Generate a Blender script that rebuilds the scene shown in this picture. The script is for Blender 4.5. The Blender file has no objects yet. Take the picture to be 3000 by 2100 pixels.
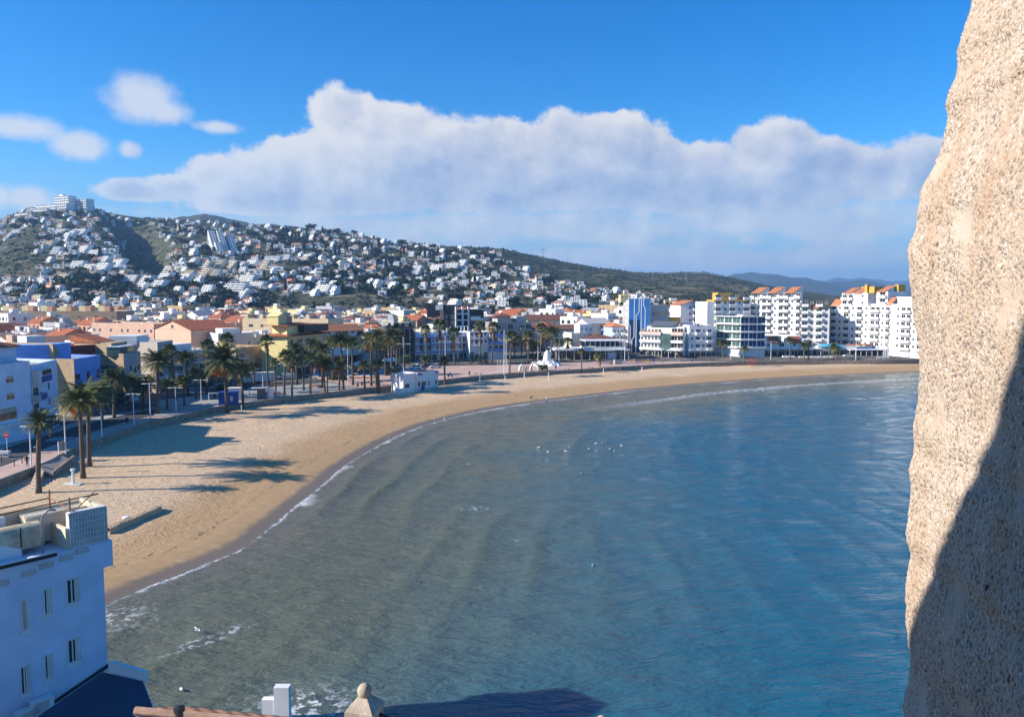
import bpy, math, random
import numpy as np
from mathutils import Vector, noise as mnoise
R = math.radians
random.seed(7); np.random.seed(7)
scn = bpy.context.scene
COL = scn.collection

# ------------------------------------------------------------------ camera
F = 2250.0; TH = math.atan(180 / 2250.0); CH = 28.0
cd = bpy.data.cameras.new('camera'); cam = bpy.data.objects.new('camera', cd); COL.objects.link(cam)
cd.sensor_width = 36.0; cd.lens = 36.0 * F / 3000.0; cd.clip_start = 0.1; cd.clip_end = 60000
cam.location = (0, 0, CH); cam.rotation_euler = (R(90) - TH, 0, 0)
scn.camera = cam
_c, _s = math.cos(TH), math.sin(TH)
def _ray(px, py):
    v = (1050 - py) / F
    return ((px - 1500) / F, _c + v * _s, -_s + v * _c)
def G(px, py, z=3.0):                 # ground point seen at a photo pixel
    r = _ray(px, py); t = (z - CH) / r[2]; return (r[0] * t, r[1] * t)
def at(px, py, d):                    # point at distance d along the view axis
    r = _ray(px, py); t = d / r[1]; return Vector((r[0] * t, d, CH + r[2] * t))
def zat(py, d): return at(1500, py, d).z
def proj(x, y, z):
    zz = z - CH; dep = y * _c - zz * _s
    return 1500 + F * x / dep, 1050 - F * (y * _s + zz * _c) / dep

# ------------------------------------------------------------------ light
SUN_EL = R(26.5); TRAV = Vector((0.98, 0.199, 0)).normalized()   # horizontal travel of sunlight
scn.view_settings.view_transform = 'Standard'; scn.view_settings.look = 'None'
scn.view_settings.exposure = 0.75; scn.view_settings.gamma = 1
sl = bpy.data.lights.new('sun', 'SUN'); sl.energy = 5.0; sl.angle = R(0.5); sl.color = (1.0, 0.915, 0.80)
sun = bpy.data.objects.new('sun', sl); COL.objects.link(sun); sun.location = (-50, -10, 80)
ldir = Vector((TRAV.x * math.cos(SUN_EL), TRAV.y * math.cos(SUN_EL), -math.sin(SUN_EL)))
sun.rotation_euler = ldir.to_track_quat('-Z', 'Y').to_euler()
scn.cycles.max_bounces = 6; scn.cycles.diffuse_bounces = 3; scn.cycles.glossy_bounces = 3
scn.cycles.transmission_bounces = 2; scn.cycles.volume_bounces = 0; scn.cycles.transparent_max_bounces = 8
scn.cycles.caustics_reflective = False; scn.cycles.caustics_refractive = False
scn.cycles.sample_clamp_indirect = 6

w = bpy.data.worlds.new('World'); scn.world = w; w.use_nodes = True
nt = w.node_tree; nt.nodes.clear()
class NT:
    def __init__(s, tree): s.t = tree
    def n(s, typ, ins=None, **kw):
        nd = s.t.nodes.new(typ)
        for k, v in kw.items(): setattr(nd, k, v)
        for k, v in (ins or {}).items(): s.set(nd, k, v)
        return nd
    def set(s, nd, k, v):
        sock = nd.inputs[k]
        if isinstance(v, bpy.types.NodeSocket): s.t.links.new(v, sock)
        elif isinstance(v, bpy.types.Node): s.t.links.new(v.outputs[0], sock)
        else: sock.default_value = v
    def m(s, op, a, b=0.0, c=0.0, clamp=False):
        nd = s.n('ShaderNodeMath', operation=op, use_clamp=clamp)
        s.set(nd, 0, a); s.set(nd, 1, b); s.set(nd, 2, c)
        return nd.outputs[0]
    def ss(s, x, a, b):               # smoothstep from a to b
        nd = s.n('ShaderNodeMapRange', interpolation_type='SMOOTHSTEP')
        s.set(nd, 0, x); s.set(nd, 1, a); s.set(nd, 2, b); s.set(nd, 3, 0.0); s.set(nd, 4, 1.0)
        return nd.outputs[0]
    def mix(s, f, a, b, blend='MIX'):
        nd = s.n('ShaderNodeMix', data_type='RGBA', blend_type=blend)
        s.set(nd, 0, f); s.set(nd, 6, a); s.set(nd, 7, b)
        return nd.outputs[2]
    def noise(s, vec, scale, detail=3.0, rough=0.5, dist=0.0):
        nd = s.n('ShaderNodeTexNoise', {'Scale': scale, 'Detail': detail, 'Roughness': rough, 'Distortion': dist})
        if vec is not None: s.set(nd, 'Vector', vec)
        return nd.outputs[0]
def rgb(r, g, b): return (r, g, b, 1.0)

W = NT(nt)
sky = W.n('ShaderNodeTexSky', sky_type='NISHITA'); sky.sun_disc = False
sky.sun_elevation = SUN_EL; sky.sun_rotation = math.atan2(-TRAV.x, -TRAV.y)
sky.altitude = 30; sky.air_density = 1.0; sky.dust_density = 0.3; sky.ozone_density = 3.0
hs = W.n('ShaderNodeHueSaturation', {'Saturation': 1.45, 'Value': 1.0, 'Color': sky})
tint = W.mix(1.0, hs.outputs[0], rgb(0.60, 0.97, 1.20), 'MULTIPLY')
bg_sky = W.n('ShaderNodeBackground', {'Color': tint, 'Strength': 0.095})
tc = W.n('ShaderNodeTexCoord')
sx = W.n('ShaderNodeSeparateXYZ', {0: tc.outputs['Generated']})
az = W.m('ARCTAN2', sx.outputs[0], sx.outputs[1]); el = W.m('ARCSINE', sx.outputs[2])
ae = W.n('ShaderNodeCombineXYZ', {0: az, 1: el}).outputs[0]
def azel(px, py):
    r = Vector(_ray(px, py)).normalized(); return math.atan2(r.x, r.y), math.asin(r.z)
nz1 = W.noise(ae, 8.0, 8.0, 0.55, 0.0); nz2 = W.noise(ae, 26.0, 8.0, 0.62, 0.0)
wob = W.m('ADD', W.m('MULTIPLY', W.m('SUBTRACT', nz1, 0.5), 1.35), W.m('MULTIPLY', W.m('SUBTRACT', nz2, 0.5), 1.15))
def blobs(lst, k=0.25):
    acc = None
    for (px, py, rx, ry) in lst:
        a, e = azel(px, py); sxx, syy = F / rx, F / ry
        nd = W.n('ShaderNodeVectorMath', operation='MULTIPLY_ADD')
        W.set(nd, 0, ae); nd.inputs[1].default_value = (sxx, syy, 0); nd.inputs[2].default_value = (-a * sxx, -e * syy, 0)
        ln = W.n('ShaderNodeVectorMath', {0: nd.outputs[0]}, operation='LENGTH').outputs['Value']
        acc = ln if acc is None else W.m('SMOOTH_MIN', acc, ln, k)
    return acc
main = [(400, 560, 110, 32), (520, 545, 90, 38), (650, 520, 130, 60), (800, 500, 150, 85), (930, 450, 150, 80),
        (1010, 335, 112, 72), (1130, 370, 190, 72), (1250, 490, 300, 125), (1450, 425, 170, 78), (1560, 480, 220, 70), (1640, 420, 200, 80),
        (1810, 420, 180, 80), (1930, 460, 140, 66), (2080, 475, 150, 68), (2240, 440, 120, 82), (2330, 430, 70, 66),
        (2440, 480, 130, 68), (2580, 500, 140, 80), (2720, 500, 90, 80), (1500, 545, 700, 85), (2150, 550, 600, 80), (900, 590, 420, 45)]
small = [(425, 292, 88, 62), (485, 330, 70, 40), (640, 374, 75, 20), (238, 430, 70, 38), (40, 372, 110, 32), (380, 438, 32, 22), (95, 585, 80, 36), (-10, 575, 40, 40)]
low = [(1210, 690, 75, 70), (1420, 680, 160, 50), (1800, 690, 200, 26), (2080, 715, 90, 26), (2200, 705, 50, 24), (2470, 690, 130, 30), (2560, 670, 90, 26), (1500, 660, 1000, 50), (2300, 640, 600, 60), (1900, 760, 900, 40)]
dm = W.m('ADD', blobs(main), wob); ds = W.m('ADD', blobs(small), wob); nzl = W.noise(W.n('ShaderNodeMapping', {'Vector': ae, 'Scale': (0.45, 1.5, 1.0)}).outputs[0], 16.0, 7.0, 0.6, 0.0); dl = W.m('ADD', blobs(low), W.m('MULTIPLY', W.m('SUBTRACT', nzl, 0.5), 2.6))
cm = W.ss(dm, 1.10, 0.80); cs = W.m('MULTIPLY', W.ss(ds, 1.2, 0.3), 0.8); cl = W.m('MULTIPLY', W.ss(dl, 1.3, 0.35), 0.72)
elb = W.ss(W.m('ADD', el, W.m('MULTIPLY', W.m('SUBTRACT', nz1, 0.5), 0.12)), 0.10, 0.225)
cm = W.m('MULTIPLY', cm, W.m('ADD', 0.8, W.m('MULTIPLY', elb, 0.2)))
cov = W.m('MAXIMUM', cm, W.m('MAXIMUM', cs, cl))
# relief: density difference towards the sun (left and up)
ofs = W.n('ShaderNodeVectorMath', operation='ADD'); W.set(ofs, 0, ae); ofs.inputs[1].default_value = (-0.012, 0.016, 0)
nzs = W.noise(ofs.outputs[0], 8.0, 8.0, 0.55, 0.0)
rel = W.m('MULTIPLY', W.m('SUBTRACT', nzs, nz1), 3.4)
edge = W.ss(dm, 0.25, 1.1)
lit = W.m('ADD', W.m('ADD', 0.20, W.m('MULTIPLY', edge, 0.44)), W.m('ADD', W.m('MULTIPLY', elb, 0.36), rel), 0.0, True)
lit = W.m('ADD', lit, W.m('MULTIPLY', W.ss(az, 0.05, -0.42), 0.30), 0.0, True)
ccol = W.mix(lit, rgb(0.35, 0.44, 0.65), rgb(0.78, 0.785, 0.82))
bg_cl = W.n('ShaderNodeBackground', {'Color': ccol, 'Strength': 0.62})
hz = W.m('MULTIPLY', W.ss(el, 0.19, 0.01), 0.8)
bg_hz = W.n('ShaderNodeBackground', {'Color': rgb(0.34, 0.47, 0.70), 'Strength': 0.58})
m1 = W.n('ShaderNodeMixShader', {0: hz, 1: bg_sky.outputs[0], 2: bg_hz.outputs[0]})
m2 = W.n('ShaderNodeMixShader', {0: cov, 1: m1.outputs[0], 2: bg_cl.outputs[0]})
wo = W.n('ShaderNodeOutputWorld', {0: m2.outputs[0]})
w.cycles.sampling_method = 'MANUAL'; w.cycles.sample_map_resolution = 512

# ------------------------------------------------------------------ mesh helpers
class MB:
    def __init__(s): s.v = []; s.f = []; s.m = []
    def face(s, pts, m=0):
        i = len(s.v); s.v.extend([tuple(p) for p in pts]); s.f.append(tuple(range(i, i + len(pts)))); s.m.append(m)
    def box(s, x0, x1, y0, y1, z0, z1, m=0):
        i = len(s.v)
        s.v += [(x0, y0, z0), (x1, y0, z0), (x1, y1, z0), (x0, y1, z0), (x0, y0, z1), (x1, y0, z1), (x1, y1, z1), (x0, y1, z1)]
        for q in ((0, 3, 2, 1), (4, 5, 6, 7), (0, 1, 5, 4), (1, 2, 6, 5), (2, 3, 7, 6), (3, 0, 4, 7)):
            s.f.append(tuple(i + k for k in q)); s.m.append(m)
        return s
    def prism(s, poly, z0, z1, m=0, mtop=None):
        n = len(poly); i = len(s.v)
        z0s = z0 if hasattr(z0, '__len__') else [z0] * n; z1s = z1 if hasattr(z1, '__len__') else [z1] * n
        s.v += [(p[0], p[1], z) for p, z in zip(poly, z0s)] + [(p[0], p[1], z) for p, z in zip(poly, z1s)]
        for k in range(n):
            j = (k + 1) % n; s.f.append((i + k, i + j, i + n + j, i + n + k)); s.m.append(m)
        s.f.append(tuple(i + n + k for k in range(n))); s.m.append(m if mtop is None else mtop)
        s.f.append(tuple(i + k for k in reversed(range(n)))); s.m.append(m)
        return s
    def hprism(s, prof, x0, x1, m=0):          # profile in (y,z) extruded along x
        n = len(prof); i = len(s.v)
        s.v += [(x0, p[0], p[1]) for p in prof] + [(x1, p[0], p[1]) for p in prof]
        for k in range(n):
            j = (k + 1) % n; s.f.append((i + k, i + n + k, i + n + j, i + j)); s.m.append(m)
        s.f.append(tuple(i + k for k in range(n))); s.m.append(m)
        s.f.append(tuple(i + n + k for k in reversed(range(n)))); s.m.append(m)
        return s
    def tube(s, pts, rads, n=8, m=0, cap=True):
        pts = [Vector(p) for p in pts]; base = len(s.v)
        if not hasattr(rads, '__len__'): rads = [rads] * len(pts)
        for k, p in enumerate(pts):
            d = (pts[min(k + 1, len(pts) - 1)] - pts[max(k - 1, 0)]).normalized()
            a = d.cross(Vector((0, 0, 1)));
            if a.length < 1e-3: a = d.cross(Vector((0, 1, 0)))
            a.normalize(); b = d.cross(a)
            for j in range(n):
                t = 2 * math.pi * j / n; q = p + (a * math.cos(t) + b * math.sin(t)) * rads[k]; s.v.append(tuple(q))
        for k in range(len(pts) - 1):
            for j in range(n):
                j2 = (j + 1) % n; o = base + k * n
                s.f.append((o + j, o + j2, o + n + j2, o + n + j)); s.m.append(m)
        if cap:
            s.f.append(tuple(base + j for j in reversed(range(n)))); s.m.append(m)
            o = base + (len(pts) - 1) * n; s.f.append(tuple(o + j for j in range(n))); s.m.append(m)
        return s
    def lathe(s, prof, n=12, m=0, c=(0, 0)):
        base = len(s.v)
        for r, z in prof:
            for j in range(n):
                t = 2 * math.pi * j / n; s.v.append((c[0] + r * math.cos(t), c[1] + r * math.sin(t), z))
        for k in range(len(prof) - 1):
            for j in range(n):
                j2 = (j + 1) % n; o = base + k * n
                s.f.append((o + j, o + j2, o + n + j2, o + n + j)); s.m.append(m)
        s.f.append(tuple(base + j for j in reversed(range(n)))); s.m.append(m)
        o = base + (len(prof) - 1) * n; s.f.append(tuple(o + j for j in range(n))); s.m.append(m)
        return s
    def ell(s, c, r, m=0, n=10, k=6):
        return s.lathe([(max(1e-3, r[0] * math.sin(math.pi * i / k)), c[2] - r[2] * math.cos(math.pi * i / k)) for i in range(k + 1)], n, m, (c[0], c[1]))
    def gable(s, x0, x1, y0, y1, z, h, m=0, mw=1, ov=0.4, axis='x', t=0.18):
        # sloped roof slabs with gable walls; ridge along axis
        if axis == 'y':
            q = MB(); q.gable(y0, y1, x0, x1, z, h, m, mw, ov, 'x', t); i = len(s.v)
            s.v += [(b, a, c) for a, b, c in q.v]; s.f += [tuple(i + k for k in reversed(f)) for f in q.f]; s.m += q.m; return s
        ym = (y0 + y1) / 2; dz = h * ov / (ym - y0)
        for (ya, za, yb, zb) in ((y0 - ov, z - dz, ym, z + h), (y1 + ov, z - dz, ym, z + h)):
            pr = [(ya, za), (yb, zb), (yb, zb + t), (ya, za + t)]
            if ya > yb: pr = pr[::-1]
            s.hprism(pr, x0 - ov, x1 + ov, m)
        for x in (x0 + .02, x1 - .02): s.face([(x, y0, z), (x, y1, z), (x, ym, z + h)], mw)
        return s
    def hip(s, x0, x1, y0, y1, z, h, m=0, ov=0.5, t=0.15):
        x0 -= ov; x1 += ov; y0 -= ov; y1 += ov; wy = (y1 - y0) / 2; wx = (x1 - x0) / 2
        if wx >= wy: a, b = (x0 + wy, y0 + wy, z + h + t), (x1 - wy, y0 + wy, z + h + t)
        else: a, b = (x0 + wx, y0 + wx, z + h + t), (x0 + wx, y1 - wx, z + h + t)
        s.box(x0, x1, y0, y1, z, z + t, m)
        A, B, Cc, D = (x0, y0, z + t + .004), (x1, y0, z + t + .004), (x1, y1, z + t + .004), (x0, y1, z + t + .004)
        if wx >= wy: s.face([A, B, b, a], m); s.face([Cc, D, a, b], m); s.face([D, A, a], m); s.face([B, Cc, b], m)
        else: s.face([A, B, a], m); s.face([B, Cc, b, a], m); s.face([Cc, D, b], m); s.face([D, A, a, b], m)
        return s
    def mesh(s, name, mats, smooth=False):
        me = bpy.data.meshes.new(name); me.from_pydata(s.v, [], s.f)
        for x in (mats if isinstance(mats, (list, tuple)) else [mats]): me.materials.append(x)
        me.polygons.foreach_set('material_index', s.m)
        if smooth: me.polygons.foreach_set('use_smooth', [True] * len(s.f))
        me.update(); return me
    def build(s, name, mats, parent=None, smooth=False):
        return put(name, s.mesh(name, mats, smooth), parent)
def put(name, me, parent=None, loc=(0, 0, 0), rz=0.0):
    o = bpy.data.objects.new(name, me); COL.objects.link(o)
    if parent is not None: o.parent = parent
    o.location = loc; o.rotation_euler = (0, 0, rz); return o
def tag(o, label, cat, group=None):
    o['label'] = label; o['category'] = cat
    if group: o['group'] = group
    return o
def struct(o, kind='structure'): o['kind'] = kind; return o
def thing(name, label, cat, loc=(0, 0, 0), rz=0.0, group=None):
    return tag(put(name, None, None, loc, rz), label, cat, group)
def copy_tree(o, parent=None):
    c = o.copy(); COL.objects.link(c)
    if parent is not None: c.parent = parent
    for ch in list(o.children): copy_tree(ch, c)
    return c
MASS = []                               # (object, phrase): repeats whose label gets its place in a row at the end
ORD = 'first second third fourth fifth sixth seventh eighth ninth tenth eleventh twelfth thirteenth fourteenth fifteenth sixteenth seventeenth eighteenth nineteenth twentieth'.split()
def ordn(i):
    if i < 20: return ORD[i]
    n = i + 1; return '%d%s' % (n, {1: 'st', 2: 'nd', 3: 'rd'}.get(n % 10 if n % 100 not in (11, 12, 13) else 0, 'th'))

# ------------------------------------------------------------------ materials
MATS = {}
def mat(name, col, rough=0.85, var=0.12, vscale=0.6, metal=0.0, spec=0.3, bump=0.0, bscale=8.0, streak=0.0):
    if name in MATS: return MATS[name]
    m = bpy.data.materials.new(name); m.use_nodes = True; T = NT(m.node_tree)
    b = m.node_tree.nodes['Principled BSDF']; b.inputs['Roughness'].default_value = rough
    b.inputs['Metallic'].default_value = metal; b.inputs['Specular IOR Level'].default_value = spec
    c = rgb(*col)
    if var > 0:
        t = T.n('ShaderNodeTexCoord'); oi = T.n('ShaderNodeObjectInfo')
        v = T.n('ShaderNodeVectorMath', operation='ADD'); T.set(v, 0, t.outputs['Object']); T.set(v, 1, oi.outputs['Location'])
        f = T.noise(v.outputs[0], vscale, 5.0, 0.65)
        f = T.ss(f, 0.3, 0.72)
        cc = T.mix(f, rgb(*[x * (1 - var) for x in col]), rgb(*[min(1, x * (1 + var * 0.35)) for x in col]))
        if streak > 0:
            mp = T.n('ShaderNodeMapping', {'Vector': v.outputs[0], 'Scale': (1.6, 1.6, 0.12)})
            st = T.ss(T.noise(mp.outputs[0], 1.0, 4.0, 0.6), 0.52, 0.8)
            cc = T.mix(T.m('MULTIPLY', st, streak), cc, rgb(*[x * 0.55 for x in col]))
        T.set(b, 'Base Color', cc)
        if bump > 0:
            bp = T.n('ShaderNodeBump', {'Strength': bump, 'Distance': 0.05, 'Height': T.noise(v.outputs[0], bscale, 5.0, 0.6)})
            T.set(b, 'Normal', bp.outputs[0])
    else: b.inputs['Base Color'].default_value = c
    MATS[name] = m; return m
def tile_mat(name, col):
    if name in MATS: return MATS[name]
    m = mat(name, col, 0.85, 0.4, 1.3); T = NT(m.node_tree); b = m.node_tree.nodes['Principled BSDF']
    t = T.n('ShaderNodeTexCoord')
    wv = T.n('ShaderNodeTexWave', {'Vector': t.outputs['Object'], 'Scale': 1.3, 'Distortion': 0.6, 'Detail': 2.0}, bands_direction='DIAGONAL')
    bp = T.n('ShaderNodeBump', {'Strength': 0.5, 'Distance': 0.08, 'Height': wv.outputs['Fac']}); T.set(b, 'Normal', bp.outputs[0])
    return m
white = mat('white_render', (0.79, 0.785, 0.765), streak=0.22); whiteb = mat('blue_shade_white', (0.60, 0.71, 0.86), streak=0.12)  # whiteb: white walls with the blue of their shade put into the colour
white2 = mat('weathered_white_render', (0.70, 0.68, 0.64), var=0.2, streak=0.35)
cream = mat('cream_render', (0.68, 0.60, 0.44), streak=0.2)
yellow = mat('yellow_render', (0.80, 0.66, 0.30), streak=0.1)
ochre = mat('ochre_render', (0.52, 0.34, 0.07))
tan = mat('tan_render', (0.50, 0.36, 0.215), var=0.25, vscale=0.35, streak=0.3)
pinkw = mat('pink_render', (0.66, 0.43, 0.31), streak=0.15)
salmon = mat('salmon_render', (0.62, 0.32, 0.20))
bluew = mat('blue_render', (0.22, 0.38, 0.78))
brownw = mat('brown_cladding', (0.11, 0.075, 0.06))
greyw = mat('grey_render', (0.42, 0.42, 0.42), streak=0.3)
greyd = mat('dark_grey_render', (0.16, 0.16, 0.17))
maroon = mat('maroon_render', (0.20, 0.05, 0.045))
redp = mat('red_paint', (0.42, 0.07, 0.05))
blackp = mat('black_cladding', (0.03, 0.03, 0.035), 0.5)
conc = mat('concrete', (0.36, 0.34, 0.31), var=0.25, streak=0.3)
deck = mat('terrace_floor', (0.42, 0.33, 0.27), var=0.3, vscale=0.4)
felt = mat('grey_roofing', (0.33, 0.34, 0.36), var=0.3, vscale=0.3)
slate = mat('slate_roofing', (0.13, 0.15, 0.18), var=0.2)
tile = tile_mat('terracotta_tile', (0.44, 0.135, 0.06))
tile2 = tile_mat('faded_terracotta_tile', (0.50, 0.25, 0.15))
tile3 = tile_mat('orange_tile', (0.54, 0.215, 0.10))
tiled = tile_mat('brown_tile', (0.22, 0.10, 0.07))
glass = mat('window_glass', (0.025, 0.03, 0.035), 0.08, 0, spec=0.7)
glassb = mat('blue_tinted_glass', (0.008, 0.04, 0.13), 0.06, 0.3, 0.05, spec=0.5)
glassbl = mat('light_blue_panel', (0.03, 0.15, 0.42), 0.25, 0.25, 0.08, spec=0.6)
glassg = mat('green_tinted_glass', (0.08, 0.15, 0.14), 0.05, 0.4, 0.3, spec=0.8)
shut = mat('beige_shutter', (0.45, 0.40, 0.31))
shutb = mat('blue_awning', (0.02, 0.10, 0.42))
frame = mat('white_frame', (0.75, 0.75, 0.74), 0.5, 0)
metalw = mat('white_painted_metal', (0.78, 0.78, 0.77), 0.45, 0.05)
metalg = mat('grey_metal', (0.30, 0.31, 0.32), 0.45, 0.1, metal=0.6)
dark = mat('dark_metal', (0.03, 0.03, 0.032), 0.5, 0)
woodb = mat('brown_wood', (0.17, 0.09, 0.05))
orange = mat('orange_plastic', (0.75, 0.2, 0.04), 0.5)
redm = mat('red_enamel', (0.55, 0.02, 0.02), 0.4, 0)
bluep = mat('blue_paint', (0.02, 0.07, 0.35), 0.5, 0.15)
cyan = mat('turquoise_canvas', (0.05, 0.42, 0.72), 0.7)
canvas = mat('white_canvas', (0.78, 0.77, 0.74), 0.9)
asphalt = mat('asphalt', (0.085, 0.085, 0.088), 0.9, 0.3, 0.3)
pave_p = mat('pink_paving', (0.56, 0.39, 0.315), 0.9, 0.22, 0.25)
pave_g = mat('grey_paving', (0.40, 0.40, 0.36), 0.9, 0.22, 0.25)
stone = mat('pale_stone', (0.50, 0.41, 0.32), 0.9, 0.3, 4.0, bump=0.4, bscale=20)
wallst = mat('sea_wall_stone', (0.33, 0.27, 0.21), 0.9, 0.4, 1.2, bump=0.6, bscale=3)
paint = mat('road_paint', (0.7, 0.7, 0.68), 0.8, 0.15, 2.0)
grassm = mat('lawn', (0.07, 0.11, 0.03), 0.95, 0.4, 1.0)
bushm = mat('bush_leaf', (0.05, 0.085, 0.03), 0.8, 0.5, 1.5)
rubber = mat('rubber', (0.02, 0.02, 0.02), 0.8, 0)
def leaf_mat(name, col, v=0.5, vs=0.25):
    m = mat(name, col, 0.75, v, vs, spec=0.2); return m
pine_l = leaf_mat('pine_needles', (0.040, 0.062, 0.026)); pine_d = leaf_mat('dark_pine_needles', (0.024, 0.042, 0.022))
olive_l = leaf_mat('olive_leaves', (0.075, 0.085, 0.040)); bark = mat('bark', (0.16, 0.11, 0.075), 0.95, 0.4, 3.0)
frond_g = leaf_mat('palm_frond', (0.125, 0.145, 0.05), 0.45, 1.2); frond_y = leaf_mat('yellowing_palm_frond', (0.28, 0.22, 0.09), 0.45, 1.2)
frond_d = leaf_mat('dead_palm_frond', (0.34, 0.19, 0.085), 0.4, 1.5); fruit = mat('orange_dates', (0.78, 0.23, 0.03), 0.7, 0.4, 4.0)
palm_t = mat('palm_trunk', (0.15, 0.115, 0.085), 0.95, 0.45, 4.0, bump=0.8, bscale=9)
# ------------------------------------------------------------------ shore and land
SHORE_PX = [(298,1775),(420,1722),(540,1672),(640,1636),(720,1598),(780,1550),(850,1492),(930,1430),(1000,1370),(1080,1320),(1150,1282),(1230,1250),(1330,1222),(1430,1200),(1560,1180),(1700,1163),(1900,1140),(2100,1122),(2300,1108),(2500,1098),(2660,1091)]
shore = np.array([(-62, 30), (-48, 50), (-41, 60)] + [G(x, y, 0.0) for x, y in SHORE_PX] + [(190, 300), (330, 340), (700, 420), (2000, 560), (6000, 800)])
WALL_PX = [(110,1364),(178,1331),(268,1294),(428,1239),(560,1210),(633,1193),(720,1180),(830,1165),(935,1153),(1100,1136),(1290,1114),(1409,1102),(1505,1094),(1649,1085),(1803,1076),(1916,1069),(2150,1060.5),(2400,1056.5),(2657,1054)]
wallp = np.array([(-66, 20), (-69.5, 80)] + [G(x, y, 3.0) for x, y in WALL_PX] + [(230, 330), (500, 390), (1500, 560), (5000, 780)])
def smooth_poly(P, step):
    # Catmull-Rom through the points, resampled evenly
    out = []
    for i in range(len(P) - 1):
        p0, p1, p2, p3 = P[max(i - 1, 0)], P[i], P[i + 1], P[min(i + 2, len(P) - 1)]
        n = max(2, int(np.linalg.norm(p2 - p1) / step))
        for k in range(n):
            t = k / n
            out.append(0.5 * ((2 * p1) + (-p0 + p2) * t + (2 * p0 - 5 * p1 + 4 * p2 - p3) * t * t + (-p0 + 3 * p1 - 3 * p2 + p3) * t ** 3))
    out.append(P[-1]); return np.array(out)
shore_s = smooth_poly(shore, 3.0)
def dist_poly(X, Y, P):
    best = np.full(X.shape, 1e9); side = np.zeros(X.shape)
    for i in range(len(P) - 1):
        ax, ay = P[i]; dx, dy = P[i + 1] - P[i]; L2 = dx * dx + dy * dy
        t = np.clip(((X - ax) * dx + (Y - ay) * dy) / L2, 0, 1)
        ex, ey = X - ax - t * dx, Y - ay - t * dy
        d = np.hypot(ex, ey); m = d < best
        best = np.where(m, d, best); side = np.where(m, np.sign((X - ax) * dy - (Y - ay) * dx), side)
    return best * side            # positive on the sea side
# the skyline of the near hill: photo column -> row, distance of the crest
SK_A = [-900, -300, -60, 0, 60, 110, 190, 290, 380, 480, 600, 720, 900, 1050, 1150, 1300, 1480, 1600, 1750, 1900, 2060, 2150, 2300, 2450, 2700, 3200]
SK_Y = [720, 700, 655, 647, 628, 613, 610, 616, 634, 645, 652, 664, 672, 688, 712, 722, 732, 757, 786, 800, 797, 815, 848, 866, 872, 876]
SK_R = [1900, 1700, 1500, 1480, 1450, 1430, 1430, 1430, 1450, 1500, 1480, 1450, 1400, 1350, 1350, 1400, 1500, 1600, 1750, 1900, 2100, 2100, 2200, 2400, 2600, 2800]
def vnoise(X, Y, sc, seed=0):
    r = np.random.RandomState(seed); g = r.rand(64, 64)
    x = X / sc + 1000; y = Y / sc + 1000
    xi = np.floor(x).astype(int); yi = np.floor(y).astype(int); fx = x - xi; fy = y - yi
    fx = fx * fx * (3 - 2 * fx); fy = fy * fy * (3 - 2 * fy)
    a = g[xi % 64, yi % 64]; b = g[(xi + 1) % 64, yi % 64]; c = g[xi % 64, (yi + 1) % 64]; d = g[(xi + 1) % 64, (yi + 1) % 64]
    return (a * (1 - fx) + b * fx) * (1 - fy) + (c * (1 - fx) + d * fx) * fy
HB = 700.0
def hill_t(X, Y):
    a = 1500 + F * X / np.maximum(Y, 60.0); Rr = np.interp(a, SK_A, SK_R)
    return a, Rr, (Y - HB) / (Rr - HB)
def zt(X, Y):
    X = np.asarray(X, float); Y = np.asarray(Y, float)
    a, Rr, t = hill_t(X, Y)
    base = 2.9 + 15.0 * np.clip((Y - 290) / 430, 0, 1) ** 1.25
    zr = CH + Rr * (870 - np.interp(a, SK_A, SK_Y)) / F * 1.0
    tc_ = np.clip(t, 0, 1)
    up = base + (zr - base) * (tc_ ** 1.05)
    dn = np.clip((t - 1) * (Rr - HB) / 900.0, 0, 1)
    z = np.where(t > 1, zr * (1 - dn * dn * (3 - 2 * dn)) + 20 * dn, up)
    amp = np.clip(t * 3, 0, 1) * np.clip((2.5 - t), 0, 1)
    z = z + amp * ((vnoise(X, Y, 90, 1) - .5) * 14 * (1 - tc_ ** 4) + (vnoise(X, Y, 35, 2) - .5) * 5 * (1 - .6 * tc_ ** 4))
    # a ravine running down from beside the summit
    ca = 345 + 150 * (1 - tc_); wd = 62 + 25 * (1 - tc_)
    u = (a - ca) / wd; prof = np.where(u < 0, np.exp(-(u * 2.0) ** 2), np.exp(-(u * 0.9) ** 2))
    z = z - 52 * prof * np.clip(t * 4 - .9, 0, 1) * np.clip((1.02 - t) * 5, 0, 1)
    return z
def ztf(x, y): return float(zt(np.array([x]), np.array([y]))[0])

# land sheet: fans out from the sea wall line
angs_w = [187, 183, 180, 176, 170, 160, 152, 146, 141, 136, 131, 125, 117, 112, 106, 101, 96, 92, 88, 84, 80, 72, 66, 60, 55]
while len(angs_w) < len(wallp): angs_w.append(55)
angs_w = np.array(angs_w[:len(wallp)], float)
LS, LD = [], []
for i in range(len(wallp) - 1):
    L = np.linalg.norm(wallp[i + 1] - wallp[i]); da = abs(angs_w[i + 1] - angs_w[i])
    n = max(2, int(min(L / 2.0, 60)), int(da / 0.16))
    p0, p1, p2, p3 = wallp[max(i - 1, 0)], wallp[i], wallp[i + 1], wallp[min(i + 2, len(wallp) - 1)]
    for k in range(n):
        t = k / n
        LS.append(0.5 * ((2 * p1) + (-p0 + p2) * t + (2 * p0 - 5 * p1 + 4 * p2 - p3) * t * t + (-p0 + 3 * p1 - 3 * p2 + p3) * t ** 3))
        LD.append(R(angs_w[i] * (1 - t) + angs_w[i + 1] * t))
LS = np.array(LS); LD = np.array(LD); LDV = np.stack([np.cos(LD), np.sin(LD)], 1); NS = len(LS)
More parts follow.
